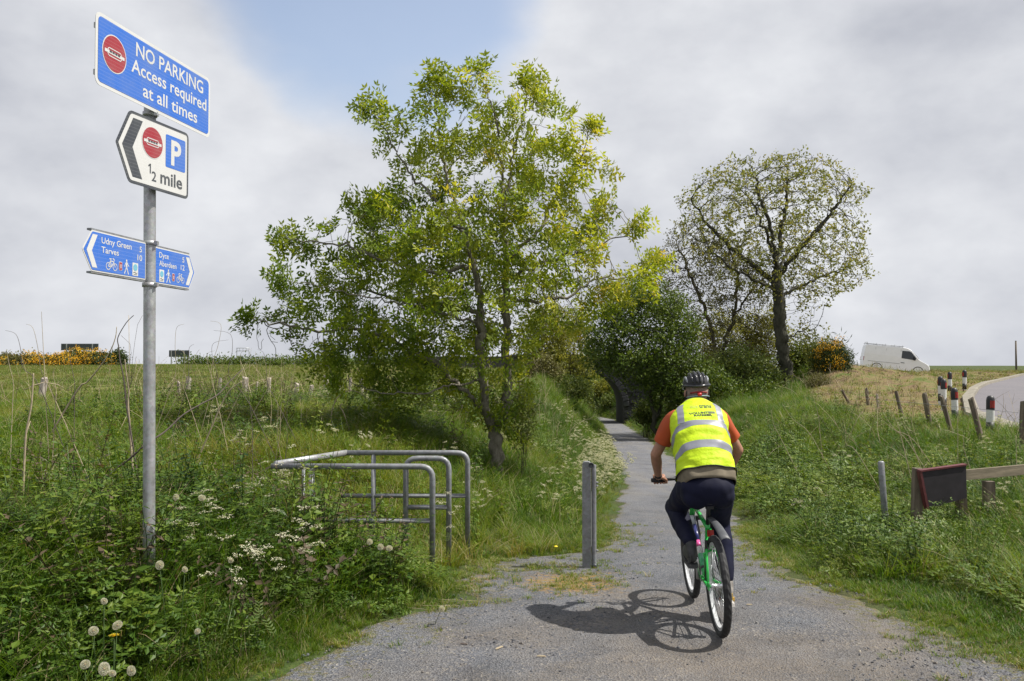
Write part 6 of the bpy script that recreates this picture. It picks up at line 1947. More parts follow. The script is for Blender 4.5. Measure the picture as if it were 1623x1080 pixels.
# ------------------------------------------------------------------ rider
man = empty('person'); man.matrix_world = BMAT
tag(man, 'cyclist seen from behind in yellow vest, orange shirt, dark trousers and black helmet', 'person')
SKIN = plain('sunned_skin', (0.33, 0.165, 0.105), 0.55, var=0.12, scale=40)
def fused(name, mb, voxel, smooth_it, mat, parent, fold=0.0, fscale=10, fstretch=(1, 1, 1), seed=0.0):
    me = mb.mesh('tmp'); o = bpy.data.objects.new('tmp', me); COL.objects.link(o)
    m_ = o.modifiers.new('r', 'REMESH'); m_.mode = 'VOXEL'; m_.voxel_size = voxel; m_.use_smooth_shade = True
    s_ = o.modifiers.new('s', 'SMOOTH'); s_.iterations = smooth_it; s_.factor = 0.5
    dg = bpy.context.evaluated_depsgraph_get(); dg.update()
    m2 = bpy.data.meshes.new_from_object(o.evaluated_get(dg)); m2.name = name
    bpy.data.objects.remove(o)
    if fold:
        n = len(m2.vertices)
        for v in m2.vertices:
            q = Vector((v.co.x * fstretch[0], v.co.y * fstretch[1], v.co.z * fstretch[2])) * fscale + Vector((seed, seed, seed))
            k_ = mnoise.noise(q) + 0.5 * mnoise.noise(q * 2.3)
            v.co += v.normal * fold * k_
    m2.polygons.foreach_set('use_smooth', [True] * len(m2.polygons)); m2.update()
    return link(name, m2, parent, mat)

HL, HR = Vector((-.095, .24, .985)), Vector((.095, .24, .985))
LF = Vector((-.122, lp_.y, lp_.z + .045)); RF = Vector((.142, rp_.y, rp_.z + .045))
LA = LF + Vector((0, -.105, .075)); RAk = RF + Vector((.01, -.085, .085))
def knee(h, a, l1, l2, out):
    d = a - h; L = min(d.length, l1 + l2 - 1e-3); m_ = (l1 * l1 - l2 * l2 + L * L) / (2 * L); hh = math.sqrt(max(l1 * l1 - m_ * m_, 0))
    u = d.normalized(); f = Vector((out, 1, .25)); f = (f - u * f.dot(u)).normalized(); return h + u * m_ + f * hh
LK = knee(HL, LA, .45, .43, -.12); RK = knee(HR, RAk, .45, .43, .10)
SHL, SHR = Vector((-.160, .50, 1.445)), Vector((.178, .50, 1.445))
GL_ = HBR + Vector((-.245, -.036, .012)); GR_ = HBR + Vector((.245, -.036, .012))
WL, WRs = GL_ + Vector((-.015, -.085, .035)), GR_ + Vector((.015, -.085, .035))
def elbow(s, w, l1, l2, out):
    d = w - s; L = min(d.length, l1 + l2 - 1e-3); m_ = (l1 * l1 - l2 * l2 + L * L) / (2 * L); hh = math.sqrt(max(l1 * l1 - m_ * m_, 0))
    u = d.normalized(); f = Vector((out, -.15, -.35)); f = (f - u * f.dot(u)).normalized(); return s + u * m_ + f * hh
EL, ER = elbow(SHL, WL, .30, .265, -.45), elbow(SHR, WRs, .30, .27, .6)
HC = Vector((0.045, .640, 1.640))
b = MB()
b.capsule(Vector((0, .25, 1.0)), Vector((0, .33, 1.2)), .13, .125); b.capsule(Vector((0, .33, 1.2)), Vector((0, .46, 1.42)), .125, .12)
b.capsule(SHL, SHR, .050, .050); b.capsule(Vector((0.01, .50, 1.46)), Vector((0.035, .585, 1.575)), .062, .058)
for S_, E_, W_ in ((SHL, EL, WL), (SHR, ER, WRs)):
    b.capsule(S_, E_, .047, .040); b.capsule(E_, E_ + (W_ - E_) * .35, .040, .041); b.capsule(E_ + (W_ - E_) * .35, W_, .041, .026)
for H_, K_, A_ in ((HL, LK, LA), (HR, RK, RAk)):
    b.capsule(H_, K_, .075, .048); b.capsule(K_, A_, .046, .032)
# head: skull, jaw, nose, brow, lips, ears
hr = Matrix.Rotation(R(-14), 3, 'X')
def hp_(x, y, z): return HC + hr @ Vector((x, y, z))
b.sphere(hp_(0, -.012, .025), (.076, .094, .092), 24, 16, rot=hr); b.sphere(hp_(0, .035, -.045), (.058, .062, .068), 20, 12, rot=hr); b.sphere(hp_(0, -.03, -.05), (.064, .06, .06), 20, 12, rot=hr)
b.capsule(hp_(0, .092, .010), hp_(0, .112, -.030), .009, .014, 10); b.capsule(hp_(-.045, .078, .025), hp_(.045, .078, .025), .012, .012, 10)
b.capsule(hp_(-.02, .088, -.062), hp_(.02, .088, -.062), .009, .009, 8); b.sphere(hp_(0, .075, -.098), .022, 12, 8)
for s in (-1, 1): b.sphere(hp_(s * .082, -.008, -.012), (.011, .020, .033), 12, 10, rot=hr @ Matrix.Rotation(s * R(-18), 3, 'Z'))
# hands: palm over the grip, four curled fingers and a thumb under it
def hand(W_, G_, s):
    pc = G_ + Vector((0, -.012, .024))
    b.capsule(W_, pc + Vector((0, -.028, .004)), .026, .023)
    for k_ in range(4):
        x = -s * (-.036 + .024 * k_)   # from outer (little) to inner (index)
        L = (.78, .93, 1.0, .95)[k_]
        k0 = pc + Vector((x, -.022, .004)); k1 = pc + Vector((x, .020, .012)); k2 = G_ + Vector((x, .034 * L + .002, -.004)); k3 = G_ + Vector((x, .018, -.026 * L)); k4 = G_ + Vector((x, -.006, -.027))
        b.capsule(k0, k1, .0125, .0110, 10); b.capsule(k1, k2, .0105, .0095, 10); b.capsule(k2, k3, .0095, .0088, 10); b.capsule(k3, k4, .0088, .0080, 10)
    t0 = W_ + (pc - W_) * .5 + Vector((-s * .022, .0, -.006)); t1 = G_ + Vector((-s * .050, -.026, .002)); t2 = G_ + Vector((-s * .058, -.004, -.022)); t3 = G_ + Vector((-s * .050, .018, -.026))
    b.capsule(t0, t1, .015, .012, 10); b.capsule(t1, t2, .0115, .0105, 10); b.capsule(t2, t3, .0105, .009, 10)
hand(WL, GL_, -1); hand(WRs, GR_, 1)
body = fused('body', b, 0.0052, 3, SKIN, man)
ey = MB()
for s in (-1, 1): ey.sphere(hp_(s * .031, .080, .006), .0115, 12, 8)
ey.build('eyes', plain('eye_white', (0.7, 0.68, 0.65), 0.2), man)
# grey cropped hair
h = MB(); h.sphere(hp_(0, -.030, -.012), (.0795, .082, .078), 20, 12, rot=hr); h.sphere(hp_(0, -.016, .03), (.080, .096, .094), 20, 12, rot=hr)
fused('hair', h, 0.006, 2, plain('cropped_grey_hair', (0.20, 0.15, 0.12), 0.9, var=0.4, scale=150), man, fold=.002, fscale=90)

# trousers
NAVY = NT('navy_trousers'); v = NAVY.coord('Object'); NAVY.bsdf(NAVY.ramp(NAVY.noise(v, 5, 4), [(0.3, (0.003, 0.0038, 0.015)), (0.7, (0.006, 0.0075, 0.030))]), 0.75, normal=NAVY.bump(NAVY.noise(v, 500, 2), 0.2, 0.001), spec=0.25); NAVY = NAVY.mat
tr = MB()
tr.sphere((0, .235, 1.00), (.188, .145, .135), 28, 16); tr.sphere((0, .150, .975), (.190, .125, .125), 28, 16); tr.sphere((-.09, .155, .93), (.10, .10, .10), 20, 14); tr.sphere((.09, .155, .93), (.10, .10, .10), 20, 14); tr.sphere((0, .14, .935), (.10, .10, .075), 16, 12)
tr.capsule(Vector((0, .25, 1.0)), Vector((0, .29, 1.09)), .150, .145)
for H_, K_, A_, r4 in ((HL, LK, LA, .054), (HR, RK, RAk, .056)):
    tr.capsule(H_ + Vector((0, -.01, 0)), H_ + (K_ - H_) * .5, .112, .098, 20); tr.capsule(H_ + (K_ - H_) * .5, K_, .098, .076, 20)
    tr.capsule(K_, K_ + (A_ - K_) * .4, .075, .074, 20); end = A_ + (K_ - A_) * .08
    tr.capsule(K_ + (A_ - K_) * .4, end, .074, r4 - .004, 18)
fused('trousers', tr, 0.0085, 3, NAVY, man, fold=.011, fscale=8, fstretch=(1, 1, .7), seed=3.3)

# shoes
def shoe(F_, A_, s, soled):
    root_m = MB(); d = Vector((0.03 * s, 1, 0)); d.normalize()
    tiltm = Matrix.Rotation(R(8 if s < 0 else 4), 3, 'X')
    c = F_ + Vector((0, -.035, -.010))
    def q(x, y, z): return c + tiltm @ Vector((x, y, z))
    m_ = MB()
    m_.capsule(q(0, -.095, .008), q(0, .04, .004), .036, .043, 14); m_.capsule(q(0, .04, 0), q(0, .125, -.006), .043, .034, 14); m_.capsule(q(0, -.095, .03), A_ + Vector((0, 0, -.005)), .037, .040, 14); m_.capsule(q(0, -.03, .035), q(0, .07, .014), .034, .032)
    so = fused('shoe', m_, 0.006, 2, plain('shoe_upper', (0.035, 0.035, 0.037) if s < 0 else (0.22, 0.20, 0.18), 0.6, var=.4, scale=30), man)
    sl = MB(); pts = [(-.034, -.135), (0, -.146), (.034, -.135), (.040, -.05), (.046, .06), (.036, .14), (0, .168), (-.036, .14), (-.046, .06), (-.040, -.05)]
    vs = [q(x, y, -.030 + (.012 if y > .1 else 0)) for x, y in pts] + [q(x * 1.05, y * 1.03, -.052 + (.016 if y > .1 else 0)) for x, y in pts]; n = len(pts)
    sl.add(vs, [tuple(range(n)), tuple(reversed(range(n, 2 * n)))] + [(i, (i + 1) % n, n + (i + 1) % n, n + i) for i in range(n)]); sl.build('sole', plain('shoe_sole', (0.045, 0.045, 0.047) if s < 0 else (0.42, 0.40, 0.38), 0.7), so)
    st_ = MB(); st_.box(q(.0 + s * .02, -.137, .02), (.006, .006, .05)); st_.box(q(s * .03, -.128, .0), (.012, .01, .03)); st_.build('stripe', plain('shoe_stripe', (0.05, .05, .05) if s < 0 else (0.75, 0.5, 0.12), .5), so)
    an = MB(); 
    return so
shoe(LF, LA, -1, True); shoe(RF, RAk, 1, True)

# torso surface for vest, strips and print -------------------------------------------------
# rows: centre y, z, half width, half depth
TR_ = [(-.06, .175, .985, .196, .155), (0.0, .205, 1.035, .202, .160), (.16, .255, 1.115, .198, .158), (.32, .300, 1.20, .194, .152), (.48, .352, 1.285, .197, .148), (.62, .402, 1.355, .200, .140), (.74, .440, 1.410, .203, .128), (.82, .462, 1.447, .202, .112), (.88, .482, 1.478, .180, .096), (.94, .510, 1.508, .140, .082), (1.0, .548, 1.540, .088, .070)]
TA = np.array(TR_)
def torso(u, v, off=0.0, wr=1.0):
    """u in radians, 0 at the back, positive to the right; v 0 hem .. 1 collar"""
    cy, cz, a_, b_ = [float(np.interp(v, TA[:, 0], TA[:, k_])) for k_ in (1, 2, 3, 4)]
    dv = 0.03; y0, z0_ = float(np.interp(v - dv, TA[:, 0], TA[:, 1])), float(np.interp(v - dv, TA[:, 0], TA[:, 2])); y1, z1_ = float(np.interp(v + dv, TA[:, 0], TA[:, 1])), float(np.interp(v + dv, TA[:, 0], TA[:, 2]))
    t = Vector((0, y1 - y0, z1_ - z0_)).normalized()
    back = Vector((0, -t.z, t.y))
    e = 0.80
    su, cu = math.sin(u), math.cos(u)
    sx = math.copysign(abs(su) ** e, su); sy = math.copysign(abs(cu) ** e, cu)
    fold = 0.0
    if wr:
        q = Vector((u * 2.2 * a_ * 5, v * 9, 0.7))
        fold = (mnoise.noise(q) * .011 + mnoise.noise(Vector((u * 1.1 + v * 3.0, v * 17, 4.1))) * .0065 * (1 - .6 * max(0, v - .5))) * wr * (0.35 if v > .72 else 1.0)
        fold += .006 * math.exp(-((v - .02) / .05) ** 2) * math.sin(u * 7 + 1)
    aa, bb = a_ + off + fold, b_ + off + fold
    p = Vector((.006 + .012 * max(0, v - .5) * 2, cy, cz)) + Vector((1, 0, 0)) * (aa * sx) + back * (bb * sy)
    return p
def torso_sheet(us, vs_, off, name, mat, parent, thick=0.002):
    m_ = MB(); n = len(us); k_ = len(vs_); closed = abs((us[-1] - us[0]) - 2 * math.pi) < .02
    vv = [torso(u, v, off) for v in vs_ for u in us]
    m_.add(vv, [(j * n + i, j * n + i + 1, (j + 1) * n + i + 1, (j + 1) * n + i) for j in range(k_ - 1) for i in range(n - 1)], 0, True)
    o = m_.build(name, mat, parent); s_ = o.modifiers.new('cloth', 'SOLIDIFY'); s_.thickness = thick; s_.offset = 1; return o
YEL = NT('fluorescent_yellow_cloth'); v = YEL.coord('Object'); YEL.bsdf(YEL.ramp(YEL.noise(v, 9, 4), [(0.3, (0.40, 0.56, 0.004)), (0.7, (0.52, 0.69, 0.008))]), 0.6, normal=YEL.bump(YEL.noise(v, 16, 5, 0.6), 0.55, 0.02), spec=0.3); YEL = YEL.mat
REF = plain('grey_reflective_tape', (0.20, 0.205, 0.24), 0.45, 0.0, var=0.10, scale=20); BIND = plain('black_binding', (0.015, .015, .018), .7)
ORG = plain('orange_shirt', (0.36, 0.055, 0.008), 0.75, var=0.12, scale=12); KHA = plain('khaki_hem', (0.15, 0.125, 0.085), 0.85, var=0.15)
us = [R(a_) for a_ in np.linspace(-180, 180, 97)]
# khaki jacket or shirt tail under the vest
torso_sheet(us, list(np.linspace(-.06, .10, 8)), -.004, 'shirt_tail', KHA, man)
vest = torso_sheet(us, list(np.linspace(0.03, 1.0, 60)), .006, 'vest', YEL, man)
m_ = MB(); m_.tube([torso(u, .03, .010) for u in us[:-1]], .0035, 6, closed=True); m_.build('hem_binding', BIND, vest)
m_ = MB(); m_.tube([torso(u, .998, .006) for u in us[:-1]], .004, 6, closed=True); m_.build('collar_binding', YEL, vest)
def strip_(vfun, u0, u1, hw, name='reflective_strip'):
    m_ = MB(); n = 49; rows_ = 5
    uu = [u0 + (u1 - u0) * i / (n - 1) for i in range(n)]
    vv = [torso(u, vfun(u) + hw * (2 * j / (rows_ - 1) - 1), .0092) for j in range(rows_) for u in uu]
    m_.add(vv, [(j * n + i, j * n + i + 1, (j + 1) * n + i + 1, (j + 1) * n + i) for j in range(rows_ - 1) for i in range(n - 1)], 0, True)
    return m_.build(name, REF, vest)
strip_(lambda u: .60 - .055 * min(1.6, abs(u)) ** 2, R(-170), R(170), .043)
strip_(lambda u: .335 - .05 * min(1.6, abs(u)) ** 2, R(-170), R(170), .043)
for s in (-1, 1):
    m_ = MB(); vs_ = np.linspace(.62, .93, 20); k_ = 5; vv = []
    for v in vs_:
        a_ = float(np.interp(v, TA[:, 0], TA[:, 3]))
        for j in range(k_):
            xx = s * (.118 + .045 * (j / (k_ - 1))) * (1 - .12 * (v - .62))
            if v > .88: xx *= (1 - (v - .88) * 2.2)
            sn = min(.985, abs(xx) / (a_ + .006)); u = math.copysign(math.asin(sn ** (1 / .80)), xx); vv.append(torso(u, v, .0098))
    m_.add(vv, [(j * k_ + i, j * k_ + i + 1, (j + 1) * k_ + i + 1, (j + 1) * k_ + i) for j in range(len(vs_) - 1) for i in range(k_ - 1)], 0, True)
    m_.build('reflective_strip', REF, vest)
def printed(txt, w, h_, cx, vc, name, mat, bold=0.01, slope=0.0):
    X, Z, F_ = text_geo(txt, w, h_, 0, 0, bold=bold)
    vs_ = []
    for x, z in zip(X, Z):
        x2 = x + cx; v = vc + z / .62 + slope * x2; a_ = float(np.interp(v, TA[:, 0], TA[:, 3])); sn = min(.97, abs(x2) / a_); u = math.copysign(math.asin(sn ** (1 / .80)), x2)
        vs_.append(torso(u, v, .0093))
    m_ = MB(); m_.add(vs_, F_, 0); m_.build(name, mat, vest)
INK = plain('black_print', (0.03, 0.035, 0.02), .6); FADE = plain('faded_print', (0.45, 0.52, 0.06), .6)
printed('VOLUNTEER', .185, .024, .014, .775, 'lettering', INK, .05, .05); printed('RANGER', .125, .024, .014, .722, 'lettering', INK, .05, .05)
printed('sus', .055, .022, -.035, .878, 'lettering', FADE, .02); printed('trans', .085, .026, .042, .878, 'lettering', INK, .02)
# sleeves
def sleeve(S_, E_, s):
    d = (E_ - S_).normalized(); m_ = MB(); L = (E_ - S_).length; end = S_ + d * L * .66
    pts = [S_ - d * .06 + Vector((-s * .035, 0, .0)), S_ - d * .03 + Vector((-s * .012, 0, 0)), S_ + d * .03, S_ + d * .09, S_ + d * .14, end - d * .015, end]
    rr = [.055, .072, .074, .071, .069, .068, .067]
    n = 20; vs_ = []; u_ = d.cross(Vector((0, 1, 0))).normalized(); w_ = d.cross(u_)
    for i, p in enumerate(pts):
        for j in range(n):
            a_ = 2 * math.pi * j / n; k_ = rr[i] * (1 + .05 * math.sin(a_ * 3 + i * 1.3) + .03 * math.sin(a_ * 5 - i))
            vs_.append(p + u_ * k_ * math.cos(a_) + w_ * k_ * 1.08 * math.sin(a_))
    m_.add(vs_, [(i * n + j, i * n + (j + 1) % n, (i + 1) * n + (j + 1) % n, (i + 1) * n + j) for i in range(len(pts) - 1) for j in range(n)], 0, True)
    o = m_.build('sleeve', ORG, man); q_ = o.modifiers.new('c', 'SOLIDIFY'); q_.thickness = .003; q_ = o.modifiers.new('ss', 'SUBSURF'); q_.levels = 1; q_.render_levels = 1
sleeve(SHL, EL, -1); sleeve(SHR, ER, 1)
m_ = MB(); m_.tube([torso(u, .985, -.004) + Vector((0, .006, .006)) for u in us[:-1]], .010, 8, closed=True); m_.build('shirt_collar', KHA, man)
# watch band
d = (WL - EL).normalized(); m_ = MB(); m_.tube([WL - d * .028, WL - d * .008], .030, 18); m_.build('wrist_band', BIND, man)

# helmet
hm = MB(); HCt = hp_(0, -.008, .045)
def hpt(th, ph, r=1.0):
    """th: from top, ph: around (0 = forward)"""
    return HCt + hr @ Vector((.098 * r * math.sin(th) * math.sin(ph), .128 * r * math.sin(th) * math.cos(ph) * (1.03 if math.cos(ph) < 0 else 1.0), .098 * r * math.cos(th)))
def lim(ph): return R(92) + R(20) * max(0, -math.cos(ph)) ** 1.5
nt, nph = 12, 40; vs_ = []; fs = []
for i in range(nt + 1):
    for j in range(nph):
        ph = 2 * math.pi * j / nph; vs_.append(hpt(lim(ph) * i / nt, ph, .95))
for i in range(nt):
    for j in range(nph): fs.append((i * nph + j, (i + 1) * nph + j, (i + 1) * nph + (j + 1) % nph, i * nph + (j + 1) % nph))
hm.add(vs_, fs, 0, True)
helmet = hm.build('helmet', plain('helmet_liner_black', (0.012, 0.012, 0.014), 0.7), man); q_ = helmet.modifiers.new('t', 'SOLIDIFY'); q_.thickness = .006
GLOSS = plain('helmet_shell', (0.022, 0.023, 0.028), 0.22, var=.1); GREYR = plain('helmet_grey_rib', (0.22, 0.23, 0.25), 0.3, var=.1)
for k_, xo in enumerate((-.078, -.047, -.016, .016, .047, .078)):
    rb = MB(); pts = []
    for t in np.linspace(-1.35, 1.62, 22):
        y = -math.sin(t) * -1; a_ = t
        r2 = math.sqrt(max(0.02, 1 - (xo / .099) ** 2))
        pts.append(HCt + hr @ Vector((xo * (1.0 if abs(a_) < 1.1 else 1 - (abs(a_) - 1.1) * .35), -.132 * r2 * math.sin(a_), .103 * r2 * math.cos(a_))))
    rb.tube(pts, [.0125 if 2 < i < 19 else .009 for i in range(22)], 8, flat=.75); rb.build('rib', GREYR if k_ in (0, 5) else GLOSS, helmet)
rb = MB(); rb.tube([hpt(lim(2 * math.pi * j / 36) * .97, 2 * math.pi * j / 36, 1.0) for j in range(36)], .0105, 8, closed=True); rb.build('rim', GLOSS, helmet)
def bandpt(a_, z, r_=1.0): return HC + hr @ Vector((.084 * r_ * math.sin(a_), -.012 - .100 * r_ * math.cos(a_), z))
bd_ = MB(); bd_.tube([bandpt(a_, -.050 - .006 * math.cos(a_ * 1.5)) for a_ in np.linspace(-1.25, 1.25, 21)], .0085, 8, flat=.6); bd_.build('retention_band', plain('teal_grey_band', (0.20, 0.30, 0.32), .5), helmet)
bd_ = MB(); bd_.tube([bandpt(a_, -.046, 1.05) for a_ in (-.16, 0, .16)], .013, 10); bd_.build('adjuster', plain('red_plastic', (0.42, 0.02, 0.02), .4), helmet)
bd_ = MB(); bd_.tube([bandpt(a_, -.026) for a_ in np.linspace(-.8, .8, 13)], .007, 8); bd_.build('red_pad', plain('dark_red_pad', (0.20, 0.015, 0.015), .7), helmet)
for s in (-1, 1):
    bd_ = MB(); bd_.tube([hp_(s * .083, -.045, .0), hp_(s * .088, -.01, -.05), hp_(s * .072, .02, -.085), hp_(s * .03, .05, -.115)], .004, 6); bd_.tube([hp_(s * .086, .05, .01), hp_(s * .088, -.01, -.05)], .004, 6); bd_.build('strap', BIND, helmet)
# ------------------------------------------------------------------ single plants near the camera
ORD = ['first', 'second', 'third', 'fourth', 'fifth', 'sixth', 'seventh', 'eighth', 'ninth', 'tenth', 'eleventh', 'twelfth', 'thirteenth', 'fourteenth', 'fifteenth', 'sixteenth', 'seventeenth', 'eighteenth', 'nineteenth', 'twentieth', 'twenty first', 'twenty second', 'twenty third', 'twenty fourth', 'twenty fifth', 'twenty sixth']
def rank(v, vals): return ORD[sorted(vals).index(v)]

def plant_thing(name, label, cat, geo, mats, loc, scale, rotz, group, parts):
    """geo faces split by material index into named parts"""
    root = empty(name, loc, (rng.normal(0, .08), rng.normal(0, .08), rotz)); root.scale = (scale,) * 3; tag(root, label, cat, group)
    V_, F_, A_, MI = geo
    for mi, pn in enumerate(parts):
        k_ = np.where(MI == mi)[0]
        if not len(k_): continue
        for q in ([k_] if pn != 'flower_head' else [k_[i:i + 72] for i in range(0, len(k_), 72)]):
            f = F_[q]; used, inv = np.unique(f, return_inverse=True)
            me = np_mesh(pn, V_[used], inv.reshape(f.shape), attrs={'tint': A_[used]})
            link(pn, me, root, mats[mi])
    return root
PL_LEAF = leaf_mat('stem_leaf_green', [(0, (0.04, 0.075, 0.015)), (1, (0.12, 0.16, 0.035))], .3, .6)
PL_WHITE = leaf_mat('umbel_white', [(0, (0.44, 0.42, 0.29)), (1, (0.66, 0.64, 0.52))], .3, .6)
PL_DRY = leaf_mat('single_dry_stalk', [(0, (0.26, 0.20, 0.12)), (1, (0.52, 0.44, 0.30))], .1, .75)
PL_BR = leaf_mat('dark_bramble', [(0, (0.05, 0.03, 0.025)), (1, (0.13, 0.085, 0.06))], .1, .75)
# photo positions of the white heads: (px, py of the top head, distance)
prot = []
cp = [(388, 748, 6.9), (430, 722, 7.0), (478, 712, 7.3), (470, 742, 7.0), (425, 742, 6.7), (415, 765, 6.5), (345, 775, 6.0), (378, 775, 6.2), (352, 800, 5.8), (330, 795, 5.8), (430, 768, 6.3), (470, 818, 5.9), (478, 836, 5.7), (405, 836, 5.4), (452, 800, 6.1), (715, 775, 8.0), (712, 790, 7.9), (752, 735, 10.5), (760, 740, 11.2), (335, 860, 5.0), (392, 868, 5.0), (500, 800, 6.4), (320, 770, 6.3), (440, 858, 5.3), (300, 800, 5.6), (760, 728, 12)]
cpos = []
for i, (px_, py_, Y) in enumerate(cp):
    t = PX(px_, py_, Y); z0 = tz(t.x, Y); h = max(t.z - z0, 0.28)
    g = umbel_geo(1.0, heads=int(rng.integers(2, 5)), size=0.042 / max(h, .5))
    if i in (15, 16): lab = 'upper white flower head leaning against the steel hoop' if i == 15 else 'lower white flower head leaning against the steel hoop'
    else:
        vals = [c[0] + c[1] * .001 for j, c in enumerate(cp) if j not in (15, 16)]
        lab = '%s cow parsley with creamy heads, %s counted rightwards from the sign post' % ('distant' if Y > 9 else 'tall' if h > .75 else 'short' if h < .5 else 'medium', rank(px_ + py_ * .001, vals))
    root = plant_thing('cow_parsley', lab, 'cow parsley', g, [PL_LEAF, PL_WHITE], (t.x, Y, z0 - .02), h / 1.03, rng.uniform(0, 6.28), 'cow parsley flowering on the left bank' if i not in (15, 16) else 'flower heads by the steel hoop', ['stem', 'flower_head'])

# dandelion clocks
M['fluff'] = leaf_mat('seed_fluff', [(0, (0.38, 0.37, 0.35)), (1, (0.60, 0.59, 0.56))], .5, .8)
def clock_mesh():
    V_ = []; F_ = []; A_ = []
    for i in range(170):
        z = 1 - 2 * (i + .5) / 170; a_ = i * 2.39996; r_ = math.sqrt(1 - z * z); d = np.array([r_ * math.cos(a_), r_ * math.sin(a_), z])
        s_ = unit(np.cross(d, rng.normal(0, 1, 3))); w = np.cross(d, s_)
        b_ = len(V_); V_.extend([d * .15, d * .8 + s_ * .02, d * .8 - s_ * .02]); F_.append((b_, b_ + 1, b_ + 2, b_ + 2)); A_ += [.3] * 3
        for k_ in range(2):
            an = k_ * 1.57 + rng.uniform(0, 1.5); u_ = s_ * math.cos(an) + w * math.sin(an)
            b_ = len(V_); V_.extend([d * .80, d + u_ * .17, d * .98, d - u_ * .17]); F_.append((b_, b_ + 1, b_ + 2, b_ + 3)); A_ += [.7] * 4
    V_ = np.array(V_); me = bpy.data.meshes.new('seed_head'); me.from_pydata([tuple(v) for v in V_], [], [tuple(dict.fromkeys(f)) for f in F_]); me.update()
    at = me.attributes.new('tint', 'FLOAT', 'POINT'); at.data.foreach_set('value', np.array(A_, dtype=np.float32)); me.materials.append(M['fluff']); return me
cm = clock_mesh()
dand = [(253, 893, 4.6, 'round white dandelion clock alone below the sign post'), (186, 988, 4.2, 'dandelion clock just above the yellow dandelion flower'), (279, 786, 5.7, 'dandelion clock right of the sign post foot'), (320, 787, 5.7, 'dandelion clock among the cow parsley heads'), (586, 857, 6.4, 'left dandelion clock of the three near the gate'), (603, 865, 6.3, 'middle dandelion clock of the three near the gate'), (617, 867, 6.3, 'right dandelion clock of the three near the gate'), (165, 1057, 4.0, 'larger dandelion clock of the bottom pair in the corner'), (178, 1064, 4.0, 'smaller dandelion clock of the bottom pair in the corner'), (135, 1050, 4.05, 'dandelion clock left of the bottom pair'), (293, 900, 4.7, 'small dandelion clock right of the lone one'), (165, 950, 4.4, 'half blown dandelion clock above the yellow flower'), (313, 998, 4.5, 'faint dandelion clock in the shaded grass near the gravel'), (208, 1060, 4.1, 'partly blown dandelion clock right of the bottom pair'), (148, 997, 4.2, 'tattered dandelion clock left of the yellow flower'), (366, 886, 5.1, 'dim dandelion clock low among the weeds'), (700, 963, 6.1, 'fallen dandelion clock lying at the gravel edge')]
for (px_, py_, Y, lb) in dand:
    t = PX(px_, py_, Y); z0 = tz(t.x, Y); h = max(t.z - z0, .03)
    r_ = empty('dandelion_clock', (t.x, Y, z0 - .01)); tag(r_, lb, 'dandelion', 'dandelion clocks on the left bank')
    bx, by = rng.normal(0, .05, 2)
    m_ = MB(); m_.tube([(bx, by, 0), (bx * .4, by * .4, h * .6), (0, 0, h)], .0022, 6); m_.build('stem', PL_LEAF, r_)
    sc_ = .0235 if 'larger' not in lb else .031
    if 'small' in lb or 'dim' in lb or 'faint' in lb or 'half' in lb: sc_ = .017
    o = link('seed_head', cm, r_); o.location = (0, 0, h); o.scale = tuple(sc_ * rng.uniform(.8, 1.08) for _ in range(3)); o.rotation_euler = tuple(rng.uniform(0, 3, 3))
    m_ = MB(); m_.sphere((0, 0, h), .006, 8, 6); m_.build('core', PL_DRY, r_)
t = PX(181, 1009, 4.2); z0 = tz(t.x, 4.2)
r_ = empty('dandelion_flower', (t.x, 4.2, z0)); tag(r_, 'single bright yellow dandelion flower in the bottom left grass', 'dandelion')
h = t.z - z0; m_ = MB(); m_.tube([(0, 0, 0), (0, 0, h)], .0025, 6); m_.build('stem', PL_LEAF, r_)
m_ = MB()
for i in range(60):
    a_ = i * 2.4; rr = .008 + .018 * (i / 60); el = 1.2 - 1.0 * i / 60
    d = Vector((math.cos(a_) * math.cos(el), math.sin(a_) * math.cos(el), math.sin(el))); s_ = d.cross(Vector((0, 0, 1))).normalized() * .003
    p = Vector((0, 0, h)); m_.add([p, p + d * rr * .9 - s_, p + d * rr * 1.1, p + d * rr * .9 + s_], [(0, 1, 2, 3)])
m_.build('petals', plain('dandelion_yellow', (0.88, 0.66, 0.02), .6), r_)
# small yellow flower near the steel post
t = PX(881, 858, 8.9); 
r_ = empty('dandelion_flower', (t.x, 8.9, tz(t.x, 8.9))); tag(r_, 'tiny yellow flower at the grass edge left of the lone steel post', 'dandelion')
m_ = MB(); m_.tube([(0, 0, 0), (0, 0, .12)], .0025, 5); m_.build('stem', PL_LEAF, r_)
m_ = MB(); m_.sphere((0, 0, .125), (.02, .02, .008), 10, 6); m_.build('petals', plain('flower_yellow', (0.8, 0.6, 0.02), .6), r_)

